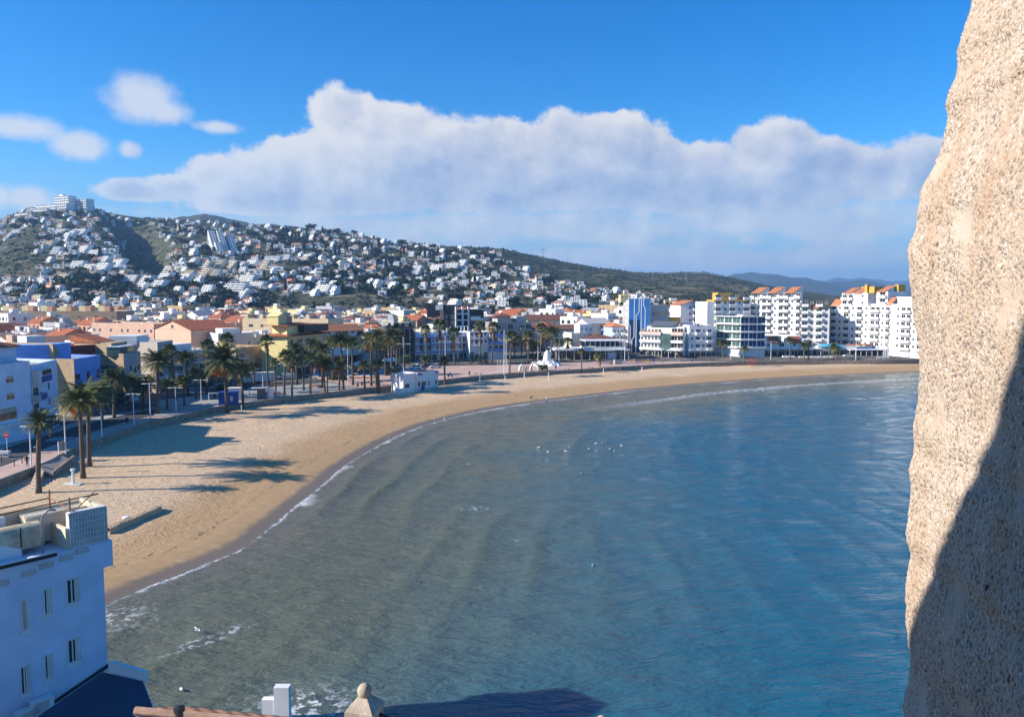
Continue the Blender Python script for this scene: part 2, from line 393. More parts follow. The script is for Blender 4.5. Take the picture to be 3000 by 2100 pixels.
TT = np.concatenate([[0.1, 6, 12, 20, 30, 45, 60, 80, 105, 135, 170, 210, 250, 290, 330, 370, 410], np.arange(425, 1500, 9.0), np.geomspace(1510, 9000, 26)])
def wall_index(px):                     # sample of the sea wall seen at photo column px
    P = [proj(x, y, 3.0)[0] for x, y in LS]
    ok = [i for i in range(NS) if LS[i][1] > 50]
    return min(ok, key=lambda i: abs(P[i] - px))
def grid_mesh(name, V, nu, nv, material, attrs=None, smooth=True):
    me = bpy.data.meshes.new(name); me.vertices.add(len(V)); me.vertices.foreach_set('co', V.astype(np.float32).ravel())
    i = np.arange(nu - 1)[:, None] * nv + np.arange(nv - 1)[None, :]
    q = np.stack([i, i + nv, i + nv + 1, i + 1], -1).reshape(-1, 4)
    me.loops.add(q.size); me.loops.foreach_set('vertex_index', q.ravel().astype(np.int32))
    me.polygons.add(len(q)); me.polygons.foreach_set('loop_start', np.arange(0, q.size, 4, dtype=np.int32))
    me.update(calc_edges=True)
    if smooth: me.polygons.foreach_set('use_smooth', np.ones(len(q), bool))
    me.materials.append(material)
    for k, a in (attrs or {}).items():
        at_ = me.attributes.new(k, 'FLOAT', 'POINT'); at_.data.foreach_set('value', a.astype(np.float32).ravel())
    me.validate(); return put(name, me)
def newmat(name):
    m = bpy.data.materials.new(name); m.use_nodes = True; T = NT(m.node_tree)
    return m, T, m.node_tree.nodes['Principled BSDF']
gm, T, b = newmat('hill_ground')
ah = T.n('ShaderNodeAttribute', attribute_name='hill').outputs['Fac']; ps = T.n('ShaderNodeNewGeometry').outputs['Position']
n1 = T.noise(ps, 0.013, 6, 0.62); n2 = T.noise(ps, 0.09, 6, 0.7); n3 = T.noise(ps, 0.35, 4, 0.6)
scrub = T.mix(T.ss(n2, 0.42, 0.6), rgb(0.034, 0.043, 0.02), rgb(0.10, 0.10, 0.055))
scrub = T.mix(T.m('MULTIPLY', T.ss(n1, 0.5, 0.68), T.ss(n3, 0.35, 0.6)), scrub, rgb(0.24, 0.195, 0.135))
spz = T.n('ShaderNodeSeparateXYZ', {0: ps})
ter = T.n('ShaderNodeTexNoise', {'Scale': 1.0, 'Detail': 3.0}); mpp = T.n('ShaderNodeMapping', {'Vector': ps, 'Scale': (0.012, 0.012, 0.25)}); T.set(ter, 'Vector', mpp.outputs[0])
scrub = T.mix(T.m('MULTIPLY', T.ss(ter.outputs[0], 0.6, 0.68), 0.55), scrub, rgb(0.28, 0.235, 0.175))
town = T.mix(T.ss(n2, 0.4, 0.65), rgb(0.10, 0.098, 0.095), rgb(0.22, 0.20, 0.175))
T.set(b, 'Base Color', T.mix(ah, town, scrub)); b.inputs['Roughness'].default_value = 0.95; b.inputs['Specular IOR Level'].default_value = 0.1
bp = T.n('ShaderNodeBump', {'Strength': 0.9, 'Distance': 2.5, 'Height': n2}); T.set(b, 'Normal', bp.outputs[0])
PX = LS[:, 0:1] + LDV[:, 0:1] * TT[None]; PY = LS[:, 1:2] + LDV[:, 1:2] * TT[None]
PZ = zt(PX, PY)
hillv = np.clip((PY - 640) / 90, 0, 1) + np.clip((-PX - 420) / 100, 0, 1) * (PY > 150)
struct(grid_mesh('ground', np.stack([PX, PY, PZ], -1).reshape(-1, 3), NS, len(TT), gm, {'hill': np.clip(hillv, 0, 1)}))

def strip(name, px0, px1, t0, t1, z, m, i0=None, i1=None):
    i0 = wall_index(px0) if i0 is None else i0; i1 = wall_index(px1) if i1 is None else i1
    ii = np.arange(i0, i1 + 1, 1); n = len(ii); ts = np.linspace(t0, t1, 3) if not callable(t1) else None
    V = []
    for k, i in enumerate(ii):
        tb = t1(k / (n - 1)) if callable(t1) else t1; ta = t0(k / (n - 1)) if callable(t0) else t0
        for t in (ta, (ta + tb) / 2, tb): V.append((LS[i][0] + LDV[i][0] * t, LS[i][1] + LDV[i][1] * t, z))
    return struct(grid_mesh(name, np.array(V), n, 3, m, smooth=False))
strip('promenade', 0, 500, 0.45, 5.0, 3.0, pave_p, i0=4)
strip('road', 0, 640, 5.15, 11.5, 2.925, asphalt, i0=4)
strip('pavement', 0, 640, 11.5, 15.0, 3.03, pave_g, i0=4)
strip('esplanade', 502, 1062, 0.45, lambda k: 5 + 17 * min(1, k * 3), 3.004, pave_g)
strip('beach_road', 642, 1090, lambda k: 22.5, lambda k: 33, 2.93, asphalt)
strip('plaza', 1064, 2130, 0.45, lambda k: 56 - 30 * min(1, k * 1.5), 3.008, pave_p)
strip('seafront_promenade', 2132, 3050, 0.45, 5.0, 3.0, pave_p)
strip('seafront_road', 2132, 3050, 5.2, 15.0, 2.925, asphalt)
strip('seafront_pavement', 2132, 3050, 15.2, 20.0, 3.02, pave_g)
strip('lawn_strip', 1380, 1570, 0.6, 3.2, 3.016, grassm)

# sea wall along the promenade edge
mb = MB(); i1 = wall_index(3050)
wp = [LS[i] for i in range(2, i1)]; off = []
for k in range(len(wp)):
    d = wp[min(k + 1, len(wp) - 1)] - wp[max(k - 1, 0)]; d = d / np.linalg.norm(d); off.append(np.array([d[1], -d[0]]))
for k in range(len(wp) - 1):
    a0, a1 = wp[k] + off[k] * 0.12, wp[k + 1] + off[k + 1] * 0.12; c0, c1 = wp[k] - off[k] * 0.4, wp[k + 1] - off[k + 1] * 0.4
    zt_ = 3.16
    mb.face([(*a0, 0.3), (*a1, 0.3), (*a1, zt_), (*a0, zt_)]); mb.face([(*a0, zt_), (*a1, zt_), (*c1, zt_), (*c0, zt_)], 1); mb.face([(*c0, zt_), (*c1, zt_), (*c1, 2.7), (*c0, 2.7)])
tag(mb.build('sea_wall', [wallst, stone]), 'long low stone sea wall between the curved beach and the promenade', 'wall')

# far mountains
mm = mat('mountain_scrub', (0.045, 0.055, 0.035), 0.95, 0.4, 0.004)
def range_mesh(name, pts, dist, depth):
    A = np.arange(pts[0][0], pts[-1][0] + 1, 6.0); Y = np.interp(A, [p[0] for p in pts], [p[1] for p in pts])
    Y = Y + (vnoise(A, A * 0, 40, 5) - .5) * 6 + (vnoise(A, A * 0, 13, 6) - .5) * 2.5
    prof = np.array([0, .12, .25, .4, .55, .7, .82, .92, 1.0, 1.25, 1.7]); V = []
    for a, y in zip(A, Y):
        for p in prof:
            d = dist - depth + depth * p; top = CH + dist * (870 - y) / F
            z = top * (p ** 1.1 if p <= 1 else max(0, 1 - (p - 1) * 1.4))
            X = (a - 1500) / F * dist
            z += (vnoise(np.array([X]), np.array([d]), dist * .03, 9)[0] - .5) * top * .35 * (p * (1 - p) * 4 if p < 1 else 0)
            V.append((X * (d / dist) ** .3, d, z - 6))
    return struct(grid_mesh(name, np.array(V), len(A), len(prof), mm))
range_mesh('back_hill', [(380, 700), (480, 655), (540, 634), (610, 627), (690, 640), (760, 654), (840, 656), (900, 664), (1000, 690), (1150, 730)], 2700, 900)
range_mesh('far_mountain', [(1900, 880), (2060, 840), (2110, 815), (2150, 797), (2210, 800), (2280, 806), (2350, 813), (2420, 827), (2500, 819), (2560, 827), (2640, 846), (2760, 850), (2900, 840), (3050, 860), (3200, 880)], 6500, 1800)
range_mesh('distant_mountain', [(2250, 870), (2380, 828), (2460, 813), (2550, 818), (2640, 822), (2700, 818), (2850, 805), (3000, 830), (3200, 870)], 10500, 2000)

# beach
bm_, T, b = newmat('beach_sand')
ws = T.n('ShaderNodeAttribute', attribute_name='shore').outputs['Fac']; ps = T.n('ShaderNodeNewGeometry').outputs['Position']
nA = T.noise(ps, 0.12, 5, 0.6); nB = T.noise(ps, 1.1, 5, 0.65); nC = T.noise(ps, 5.0, 3, 0.6)
wj = T.m('ADD', ws, T.m('MULTIPLY', T.m('SUBTRACT', nA, 0.5), 9.0))
dry = T.mix(T.ss(nB, 0.35, 0.7), rgb(0.56, 0.40, 0.245), rgb(0.68, 0.50, 0.32))
damp = T.mix(T.ss(nB, 0.4, 0.7), rgb(0.44, 0.278, 0.135), rgb(0.50, 0.33, 0.17))
col = T.mix(T.ss(wj, 9.0, 19.0), damp, dry)
wet = T.ss(T.m('ADD', ws, T.m('MULTIPLY', T.m('SUBTRACT', nB, 0.5), 1.6)), 2.6, 1.2)
col = T.mix(wet, col, rgb(0.215, 0.165, 0.115))
# drift line of seaweed and flotsam, footprints
wr = T.m('ADD', ws, T.m('MULTIPLY', T.m('SUBTRACT', T.noise(ps, 0.35, 5, 0.7), 0.5), 5.0))
line = T.m('MULTIPLY', T.m('MULTIPLY', T.ss(wr, 5.2, 5.6), T.ss(wr, 6.2, 5.7)), T.ss(T.noise(ps, 1.6, 3, 0.6), 0.5, 0.62))
col = T.mix(T.m('MULTIPLY', line, 0.75), col, rgb(0.07, 0.055, 0.035))
tr = T.n('ShaderNodeTexNoise', {'Scale': 0.9, 'Detail': 4.0, 'Roughness': 0.65, 'Distortion': 2.2}); T.set(tr, 'Vector', ps)
scuf = T.m('MULTIPLY', T.ss(tr.outputs[0], 0.585, 0.66), T.ss(nA, 0.38, 0.6))
col = T.mix(T.m('MULTIPLY', scuf, 0.5), col, rgb(0.30, 0.19, 0.105))
T.set(b, 'Base Color', col); T.set(b, 'Roughness', T.m('SUBTRACT', 0.95, T.m('MULTIPLY', wet, 0.42)))
b.inputs['Specular IOR Level'].default_value = 0.3
hgt = T.m('MULTIPLY', T.m('ADD', T.m('ADD', nB, T.m('MULTIPLY', nC, 0.35)), T.m('MULTIPLY', tr.outputs[0], 0.8)), T.ss(ws, 2.0, 12.0))
bp = T.n('ShaderNodeBump', {'Strength': 0.8, 'Distance': 0.24, 'Height': hgt}); T.set(b, 'Normal', bp.outputs[0])
i1 = wall_index(3050); ii = np.arange(0, i1 + 40); nu = len(ii); nv = 60
V = np.zeros((nu, nv, 3))
for k, i in enumerate(ii):
    p = LS[i]; d = shore_s - p; j = np.argmin(np.hypot(d[:, 0], d[:, 1])); q = shore_s[j]
    e = (q - p); L = np.linalg.norm(e); e = e / L
    # aim: blend of nearest-shore directions stays smooth along the wall
    V[k, :, 0] = p[0]; V[k, :, 1] = p[1]; V[k, 0, 2] = math.atan2(e[1], e[0]); V[k, 1, 2] = L
aa = np.unwrap(V[:, 0, 2]); LL = V[:, 1, 2].copy()
ker = np.ones(31) / 31; aas = np.convolve(np.pad(aa, 15, 'edge'), ker, 'valid'); LLs = np.convolve(np.pad(LL, 15, 'edge'), ker, 'valid')
tt = np.linspace(0, 1, nv)
for k in range(nu):
    l = LLs[k] + 14
    V[k, :, 0] += np.cos(aas[k]) * l * tt; V[k, :, 1] += np.sin(aas[k]) * l * tt
sd = -dist_poly(V[..., 0], V[..., 1], shore_s)
def sand_z(s, X, Y):
    z = np.where(s > 0, 1.75 * (1 - np.exp(-np.maximum(s, 0) / 11.0)), 0.085 * s)
    return z + np.clip(s / 10, 0, 1) * ((vnoise(X, Y, 9, 11) - .5) * .28 + (vnoise(X, Y, 3, 12) - .5) * .12)
V[..., 2] = sand_z(sd, V[..., 0], V[..., 1])
struct(grid_mesh('beach', V.reshape(-1, 3), nu, nv, bm_, {'shore': sd}))
def sandz(x, y):
    X = np.array([x]); Y = np.array([y]); return float(sand_z(-dist_poly(X, Y, shore_s), X, Y)[0])
def Gs(px, py):                        # point on the sand
    x, y = G(px, py, 1.6)
    for _ in range(4): x, y = G(px, py, sandz(x, y))
    return x, y, sandz(x, y)

# sea
sm_, T, b = newmat('sea_water')
ws = T.n('ShaderNodeAttribute', attribute_name='sea').outputs['Fac']; ps = T.n('ShaderNodeNewGeometry').outputs['Position']
nA = T.noise(ps, 0.035, 4, 0.55); spx = T.n('ShaderNodeSeparateXYZ', {0: ps})
wd = T.m('ADD', ws, T.m('MULTIPLY', T.m('SUBTRACT', nA, 0.5), 26.0))
c = T.mix(T.ss(wd, -6, 12), rgb(0.16, 0.145, 0.11), rgb(0.118, 0.132, 0.092))
c = T.mix(T.ss(wd, 10, 55), c, rgb(0.105, 0.148, 0.118))
c = T.mix(T.ss(wd, 16, 62), c, rgb(0.006, 0.107, 0.178))
sw = T.n('ShaderNodeAttribute', attribute_name='swell').outputs['Fac']
c = T.mix(T.m('MULTIPLY', T.ss(sw, 0.2, 0.9), T.m('MULTIPLY', T.ss(wd, 60, 10), 0.55)), c, rgb(0.085, 0.105, 0.05))
fn = T.noise(ps, 0.9, 6, 0.72); fn2 = T.noise(ps, 0.11, 3, 0.5); fn3 = T.noise(ps, 3.0, 4, 0.7)
wj = T.m('ADD', ws, T.m('MULTIPLY', T.m('SUBTRACT', T.noise(ps, 0.28, 4, 0.6), 0.5), 3.2))
wdt = T.m('ADD', 0.35, T.m('MULTIPLY', T.ss(fn2, 0.46, 0.66), 1.9)); foam1 = T.m('MULTIPLY', T.m('MULTIPLY', T.ss(wj, -0.15, 0.2), T.m('SUBTRACT', 1.0, T.m('MULTIPLY', T.m('DIVIDE', wj, wdt), 0.9), 0, True)), T.ss(T.m('ADD', T.m('MULTIPLY', fn, 0.6), T.m('ADD', T.m('MULTIPLY', fn3, 0.5), T.m('MULTIPLY', fn2, 0.5))), 0.70, 0.88))
far = T.ss(spx.outputs[0], 5, 55)
wj2 = T.m('ADD', ws, T.m('MULTIPLY', T.m('SUBTRACT', T.noise(ps, 0.06, 4, 0.55), 0.5), 7.0))
foam2 = T.m('MULTIPLY', T.m('MULTIPLY', T.ss(wj2, 15.5, 17.0), T.ss(wj2, 23.0, 18.5)), T.m('MULTIPLY', far, T.ss(fn, 0.42, 0.62)))
wj3 = T.m('ADD', ws, T.m('MULTIPLY', T.m('SUBTRACT', T.noise(ps, 0.05, 4, 0.55), 0.5), 5.0))
foam3 = T.m('MULTIPLY', T.m('MULTIPLY', T.ss(wj3, 29.5, 30.2), T.ss(wj3, 31.0, 30.3)), T.m('MULTIPLY', T.m('MULTIPLY', T.ss(fn2, 0.55, 0.7), T.ss(fn, 0.45, 0.62)), T.ss(spx.outputs[0], -12, 20)))
specks = T.m('MULTIPLY', T.m('MULTIPLY', T.ss(fn3, 0.60, 0.68), T.ss(fn2, 0.70, 0.78)), 0.3)
thin = T.m('MULTIPLY', T.m('MULTIPLY', T.ss(wj, -0.12, 0.1), T.ss(wj, 0.75, 0.2)), T.ss(T.m('ADD', fn, T.m('MULTIPLY', fn2, 0.3)), 0.5, 0.66)); foam1 = T.m('MAXIMUM', foam1, T.m('MULTIPLY', thin, 0.85)); foam = T.m('MAXIMUM', T.m('MAXIMUM', T.m('MULTIPLY', foam1, 0.95), foam2), T.m('MAXIMUM', foam3, specks))
fo = T.n('ShaderNodeAttribute', attribute_name='churn').outputs['Fac']
foam = T.m('MAXIMUM', foam, T.m('MULTIPLY', fo, T.ss(T.noise(ps, 1.3, 5, 0.7), 0.5, 0.58)))
foam = T.m('MULTIPLY', foam, 0.85, 0, True)
c = T.mix(foam, c, rgb(0.75, 0.76, 0.76))
T.set(b, 'Base Color', c); b.inputs['IOR'].default_value = 1.33; b.inputs['Specular IOR Level'].default_value = 0.5
T.set(b, 'Roughness', T.m('ADD', 0.07, T.m('MULTIPLY', foam, 0.6)))
mpw = T.n('ShaderNodeMapping', {'Vector': ps, 'Rotation': (0, 0, R(-38)), 'Scale': (0.55, 1.35, 1.0)})
r1 = T.noise(mpw.outputs[0], 0.75, 5, 0.62, 0.3); r2 = T.noise(mpw.outputs[0], 2.6, 4, 0.6, 0.2)
r0 = T.noise(mpw.outputs[0], 0.22, 3, 0.5, 0.2); hh = T.m('ADD', T.m('ADD', r1, T.m('MULTIPLY', r2, 0.3)), T.m('MULTIPLY', r0, 1.6))
bp = T.n('ShaderNodeBump', {'Strength': 1.0, 'Distance': 0.46, 'Height': hh}); T.set(b, 'Normal', bp.outputs[0])
xs = np.concatenate([np.geomspace(-300, -86, 10), np.arange(-85, 60, 0.75), np.arange(60, 190, 1.3), np.geomspace(192, 6000, 40)])
ys = np.concatenate([np.linspace(-400, 20, 15), np.arange(22, 120, 0.6), np.arange(120, 310, 1.1), np.linspace(312, 760, 30)])
XX, YY = np.meshgrid(xs, ys, indexing='ij')
near = (XX > -120) & (XX < 260) & (YY > 0) & (YY < 420)
sdv = np.full(XX.shape, 150.0)
sdv[near] = dist_poly(XX[near], YY[near], shore_s)
fr = ~near; sdv[fr] = dist_poly(XX[fr], YY[fr], shore[::1])
ph = sdv / 6.2 + (vnoise(XX, YY, 40, 21) - .5) * 1.9 + (vnoise(XX, YY, 15, 22) - .5) * .5
crest = np.maximum(0, np.sin(2 * np.pi * ph)) ** 2.2
mod = vnoise(XX, YY, 28, 23); mod = np.clip((mod - .25) * 2, 0, 1)
ampl = (0.22 * np.exp(-np.maximum(sdv, 0) / 60) + 0.08) * np.clip(sdv / 5, 0, 1) * mod * near
ZZ = crest * ampl + near * ((vnoise(XX, YY, 4.0, 24) - .5) * .10 + (vnoise(XX, YY, 2.1, 25) - .5) * .07) * np.clip(sdv / 6, 0.1, 1)
chx, chy = G(895, 2070, 0)
churn = np.exp(-(((XX - chx) / 3.4) ** 2 + ((YY - chy) / 2.2) ** 2))
wx, wy = G(615, 1872, 0)
da = ((XX - wx) * .62 + (YY - wy) * .78); db = (-(XX - wx) * .78 + (YY - wy) * .62)
churn = np.maximum(churn, np.exp(-((da / 3.0) ** 2 + (db / .55) ** 2)) * 1.3)
wx, wy = G(340, 1810, 0); churn = np.maximum(churn, .75 * np.exp(-(((XX - wx) / 3) ** 2 + ((YY - wy) / 2.5) ** 2)))
wx, wy = G(1390, 1488, 0); churn = np.maximum(churn, .62 * np.exp(-(((XX - wx) / 2.2) ** 2 + ((YY - wy) / 1.0) ** 2)))
struct(grid_mesh('sea', np.stack([XX, YY, ZZ], -1).reshape(-1, 3), len(xs), len(ys), sm_, {'sea': sdv, 'swell': crest * mod * np.clip(sdv / 6, 0, 1), 'churn': np.clip(churn, 0, 1)}))

# the air
hz_, T, b = newmat('haze_air')
nt_ = hz_.node_tree; nt_.nodes.remove(b)
pv = nt_.nodes.new('ShaderNodeVolumePrincipled'); pv.inputs['Density'].default_value = 0.00011; pv.inputs['Color'].default_value = (0.34, 0.62, 1.0, 1); pv.inputs['Anisotropy'].default_value = 0.15
nt_.links.new(pv.outputs[0], nt_.nodes['Material Output'].inputs['Volume'])
struct(MB().box(-11000, 11000, -450, 13000, -8, 420).build('haze', hz_), 'stuff')
# ------------------------------------------------------------------ rough castle wall beside the camera
cwm, T, b = newmat('rubble_wall')
ps = T.n('ShaderNodeNewGeometry').outputs['Position']
mp = T.n('ShaderNodeMapping', {'Vector': ps, 'Scale': (1.0, 1.0, 0.72)}).outputs[0]
v1 = T.n('ShaderNodeTexVoronoi', {'Vector': mp, 'Scale': 54.0, 'Randomness': 1.0})
v2 = T.n('ShaderNodeTexVoronoi', {'Vector': mp, 'Scale': 85.0})
sm = T.ss(T.noise(mp, 2.4, 4, 0.6), 0.56, 0.66)          # trowelled mortar patches
nl = T.noise(mp, 1.6, 5, 0.6); nf = T.noise(mp, 90.0, 4, 0.7)
mort = T.mix(T.ss(nl, 0.35, 0.65), rgb(0.44, 0.345, 0.265), rgb(0.50, 0.42, 0.34))
pc = T.n('ShaderNodeSeparateColor', {0: v1.outputs['Color']})
peb = T.mix(pc.outputs[0], rgb(0.37, 0.28, 0.205), rgb(0.51, 0.43, 0.355))
peb = T.mix(T.ss(pc.outputs[1], 0.72, 0.76), peb, rgb(0.26, 0.215, 0.18))
peb = T.mix(T.ss(pc.outputs[2], 0.90, 0.93), peb, rgb(0.58, 0.53, 0.48))
isp = T.m('MULTIPLY', T.ss(v1.outputs['Distance'], 0.62, 0.42), T.m('SUBTRACT', 1.0, sm))
col = T.mix(isp, mort, peb)
col = T.mix(T.m('MULTIPLY', T.ss(nf, 0.55, 0.75), 0.35), col, rgb(0.22, 0.15, 0.10))
stn = T.n('ShaderNodeTexNoise', {'Scale': 1.0, 'Detail': 4.0}); T.set(stn, 'Vector', T.n('ShaderNodeMapping', {'Vector': ps, 'Scale': (3.0, 3.0, 0.5)}).outputs[0])
col = T.mix(T.m('MULTIPLY', T.ss(stn.outputs[0], 0.54, 0.7), 0.42), col, rgb(0.40, 0.255, 0.16))
holes = T.ss(T.noise(mp, 6.5, 2, 0.5), 0.735, 0.76)
T.set(b, 'Base Color', T.mix(holes, col, rgb(0.12, 0.075, 0.05))); b.inputs['Roughness'].default_value = 0.92; b.inputs['Specular IOR Level'].default_value = 0.15
rough_ = T.m('SUBTRACT', 1.0, T.m('MULTIPLY', sm, 0.85))
h = T.m('ADD', T.m('MULTIPLY', T.ss(v1.outputs['Distance'], 0.75, 0.1), 0.0075), T.m('MULTIPLY', T.ss(v2.outputs['Distance'], 0.7, 0.1), 0.004))
h = T.m('MULTIPLY', h, rough_)
h = T.m('ADD', h, T.m('MULTIPLY', nf, 0.003))
h = T.m('ADD', h, T.m('ADD', T.m('MULTIPLY', T.noise(mp, 9.0, 4, 0.6), 0.035), T.m('MULTIPLY', T.noise(mp, 2.2, 3, 0.55), 0.05)))
h = T.m('SUBTRACT', h, T.m('MULTIPLY', holes, 0.03))
dp = T.n('ShaderNodeDisplacement', {'Height': h, 'Midlevel': 0.05, 'Scale': 1.0})
cwm.node_tree.links.new(dp.outputs[0], cwm.node_tree.nodes['Material Output'].inputs['Displacement'])
cwm.displacement_method = 'BOTH'
EDGE = [(-900, 3080), (-400, 2960), (0, 2848), (70, 2822), (150, 2797), (230, 2786), (290, 2762), (318, 2757), (335, 2760), (400, 2752), (450, 2742), (505, 2716), (560, 2694), (620, 2676), (690, 2666), (800, 2660), (900, 2661), (1080, 2664), (1180, 2668), (1260, 2664), (1400, 2652), (1440, 2642), (1600, 2644), (1700, 2640), (1800, 2634), (1850, 2633), (2000, 2638), (2100, 2636), (2500, 2600), (4200, 2520)]
WD = 5.0
ez = [zat(p[0], WD) for p in EDGE][::-1]; ex = [at(p[1], p[0], WD).x for p in EDGE][::-1]
zs = np.concatenate([np.linspace(14, 24.9, 30), np.arange(25.0, 30.35, 0.0125), np.linspace(30.5, 36, 40)])
arc = np.concatenate([np.linspace(-4.6, -1.6, 26), np.arange(-1.56, 0.30, 0.0125), np.linspace(0.32, 2.2, 30)])   # along the face, round the corner, along the end
rad = 0.22; V = np.zeros((len(arc), len(zs), 3))
xc = np.interp(zs, ez, ex); xc = xc + (vnoise(zs * 7, zs * 0, 1.0, 31) - .5) * .035
for i, s_ in enumerate(arc):
    if s_ < 0: px_, py_ = rad * 0 + 0.0, s_
    elif s_ < rad * math.pi / 2:
        t = s_ / rad; px_, py_ = rad * (1 - math.cos(t)), rad * math.sin(t)
    else: px_, py_ = rad + (s_ - rad * math.pi / 2), rad
    V[i, :, 0] = xc + px_ + 0.03 * (vnoise(np.full(len(zs), s_ * 3.1), zs * 1.7, 1.0, 33) - .5) * 2 + (0.05 * s_ if s_ < 0 else 0)
    V[i, :, 1] = WD - rad * 0.55 + py_; V[i, :, 2] = zs
V = V[:, ::-1]                           # keep normals facing outwards
tag(grid_mesh('castle_wall', V.reshape(-1, 3), len(arc), len(zs), cwm), 'rough pebble and mortar castle wall close beside the viewpoint', 'wall')
# masonry buttress of the castle beside and behind the viewpoint; it shades the foot of the wall
yb = [(-8.0, 30.0), (-8.0, 12.0)]
bt = MB()
B0 = Vector((-5.2, 0, 0)); tt_ = (2.45 - B0.x) / ldir.x
def back(y, z): return (y - ldir.y * tt_, z - ldir.z * tt_)
pA, pB, pC = back(3.45, 28.45), back(4.9, 25.9), back(5.6, 23.5)
prof = [(-6.0, 12.0), (-6.0, pA[1] + 3.0), back(2.6, 29.9), pA, back(4.2, 27.05), pB, back(5.05, 25.0), pC, (pC[0] + .6, 12.0)]
bt.hprism(prof, -8.0, -5.2)
tag(MB().box(-14, 4.2, -16, -6.01, 8, 44).build('sky_blocker', stone), 'unseen block behind the viewpoint, added to cut off blue sky', 'tower')  # unseen block, added to keep blue sky light off the castle wall
tag(MB().box(-5.19, 2.3, -6, 11.39, 6, 19.6).build('bounce_block', stone), 'unseen stone block below the viewpoint, added for warm bounce light', 'terrace')  # unseen block, added to bounce warm light onto the castle wall
tag(MB().box(-50, -38, 21.5, 37.2, .4, 22).build('old_town_house', white), 'tall white old town house left of the near white house', 'house')
tag(bt.build('castle_buttress', stone), 'sloping castle buttress beside the viewpoint', 'buttress')

# ------------------------------------------------------------------ windows, balconies, facades
WC = {}
def window_mesh(ww, wh, mf=None, mg=None, kind='w'):
    key = (round(ww, 2), round(wh, 2), mf.name if mf else '', mg.name if mg else '', kind)
    if key in WC: return WC[key]
    q = MB(); t = 0.07
    q.box(-ww / 2, -ww / 2 + t, -.06, .02, 0, wh, 0); q.box(ww / 2 - t, ww / 2, -.06, .02, 0, wh, 0)
    q.box(-ww / 2 + t, ww / 2 - t, -.06, .02, wh - t, wh, 0); q.box(-ww / 2 + t, ww / 2 - t, -.09, .02, 0, t, 0)
    if kind == 's': zt_ = wh * .55; q.box(-ww / 2 + t, ww / 2 - t, -.045, .02, zt_, wh - t, 2)
    else: zt_ = wh - t
    if ww > .9: q.box(-.03, .03, -.05, .02, t, zt_, 0)
    q.box(-ww / 2 + t, ww / 2 - t, -.03, .015, t, zt_, 1)
    WC[key] = q.mesh('window', [mf or frame, mg or glass, shut]); return WC[key]
def balcony_mesh(w_, d, style, m=None):
    key = ('b', round(w_, 2), round(d, 2), style, m.name if m else '')
    if key in WC: return WC[key]
    q = MB(); q.box(-w_ / 2, w_ / 2, -d, 0, -.18, 0, 0)
    if style == 'solid':
        q.box(-w_ / 2, w_ / 2, -d, -d + .12, 0.004, 1.0, 0); q.box(-w_ / 2, -w_ / 2 + .12, -d + .12, 0, 0.004, 1.0, 0); q.box(w_ / 2 - .12, w_ / 2, -d + .12, 0, 0.004, 1.0, 0)
    elif style == 'glass':
        q.box(-w_ / 2 + .02, w_ / 2 - .02, -d + .02, -d + .05, 0.004, .95, 2); q.box(-w_ / 2, w_ / 2, -d, -d + .07, .953, 1.02, 1)
    else:
        n = max(3, int(w_ / .28))
        for k in range(n + 1):
            x = -w_ / 2 + .03 + (w_ - .06) * k / n; q.box(x - .018, x + .018, -d + .02, -d + .055, 0, .96, 1)
        q.box(-w_ / 2, w_ / 2, -d, -d + .07, .963, 1.02, 1)
        for sx_ in (-1, 1):
            for k in range(4): y = -d + .2 + (d - .25) * k / 4; x = sx_ * (w_ / 2 - .03); q.box(x - .018, x + .018, y, y + .035, 0, .96, 1)
            x = sx_ * (w_ / 2 - .03); q.box(x - .03, x + .03, -d + .075, 0, .963, 1.02, 1)
    WC[key] = q.mesh('balcony', [m or white, metalw if style != 'dark' else dark, glassg]); return WC[key]
def facade(root, ox, oy, ang, L, z0, fh, n, pat, ww=1.1, wh=1.3, sill=.95, mf=None, mg=None, bst='solid', bm=None, bd=1.2, bw=None, kind='w'):
    nc = len(pat); cw = L / nc
    for fl in range(n):
        for k, ch in enumerate(pat):
            if ch == ' ': continue
            u = (k + .5) * cw; x = ox + math.cos(ang) * u; y = oy + math.sin(ang) * u; z = z0 + fl * fh
            if ch == 'w': put('window', window_mesh(ww, wh, mf, mg, kind), root, (x, y, z + sill), ang)
            elif ch == 'W': put('window', window_mesh(min(cw * .8, ww * 2), wh, mf, mg, kind), root, (x, y, z + sill), ang)
            elif ch == 'G': put('window', window_mesh(cw * .94, fh - .55, mf, mg), root, (x, y, z + .25), ang)
            elif ch in 'bB':
                put('balcony_door', window_mesh(min(2.9, cw * .78), 2.15, mf, mg), root, (x, y, z + .06), ang)
                put('balcony', balcony_mesh(bw or cw * (.86 if ch == 'b' else .985), bd, bst, bm), root, (x, y, z), ang)
            elif ch == 'd': put('door', window_mesh(1.0, 2.1, woodb, woodb), root, (x, y, z), ang)
            elif ch == 'S': put('shop_front', window_mesh(cw * .9, fh * .72, mf, mg), root, (x, y, z + .05), ang)
def antenna(q, x, y, z, h=2.5, m=0):
    q.box(x - .03, x + .03, y - .03, y + .03, z, z + h, m)
    for k, wz in enumerate((.7, .85, 1.0)): q.box(x - .45 + .08 * k, x + .45 - .08 * k, y - .02, y + .02, z + h * wz - .04, z + h * wz, m)
def root_on(name, label, cat, a, b_, base, group=None):
    ang = math.atan2(b_[1] - a[1], b_[0] - a[0]); L = math.hypot(b_[0] - a[0], b_[1] - a[1])
    return thing(name, label, cat, (a[0], a[1], base), ang, group), L
PI = math.pi
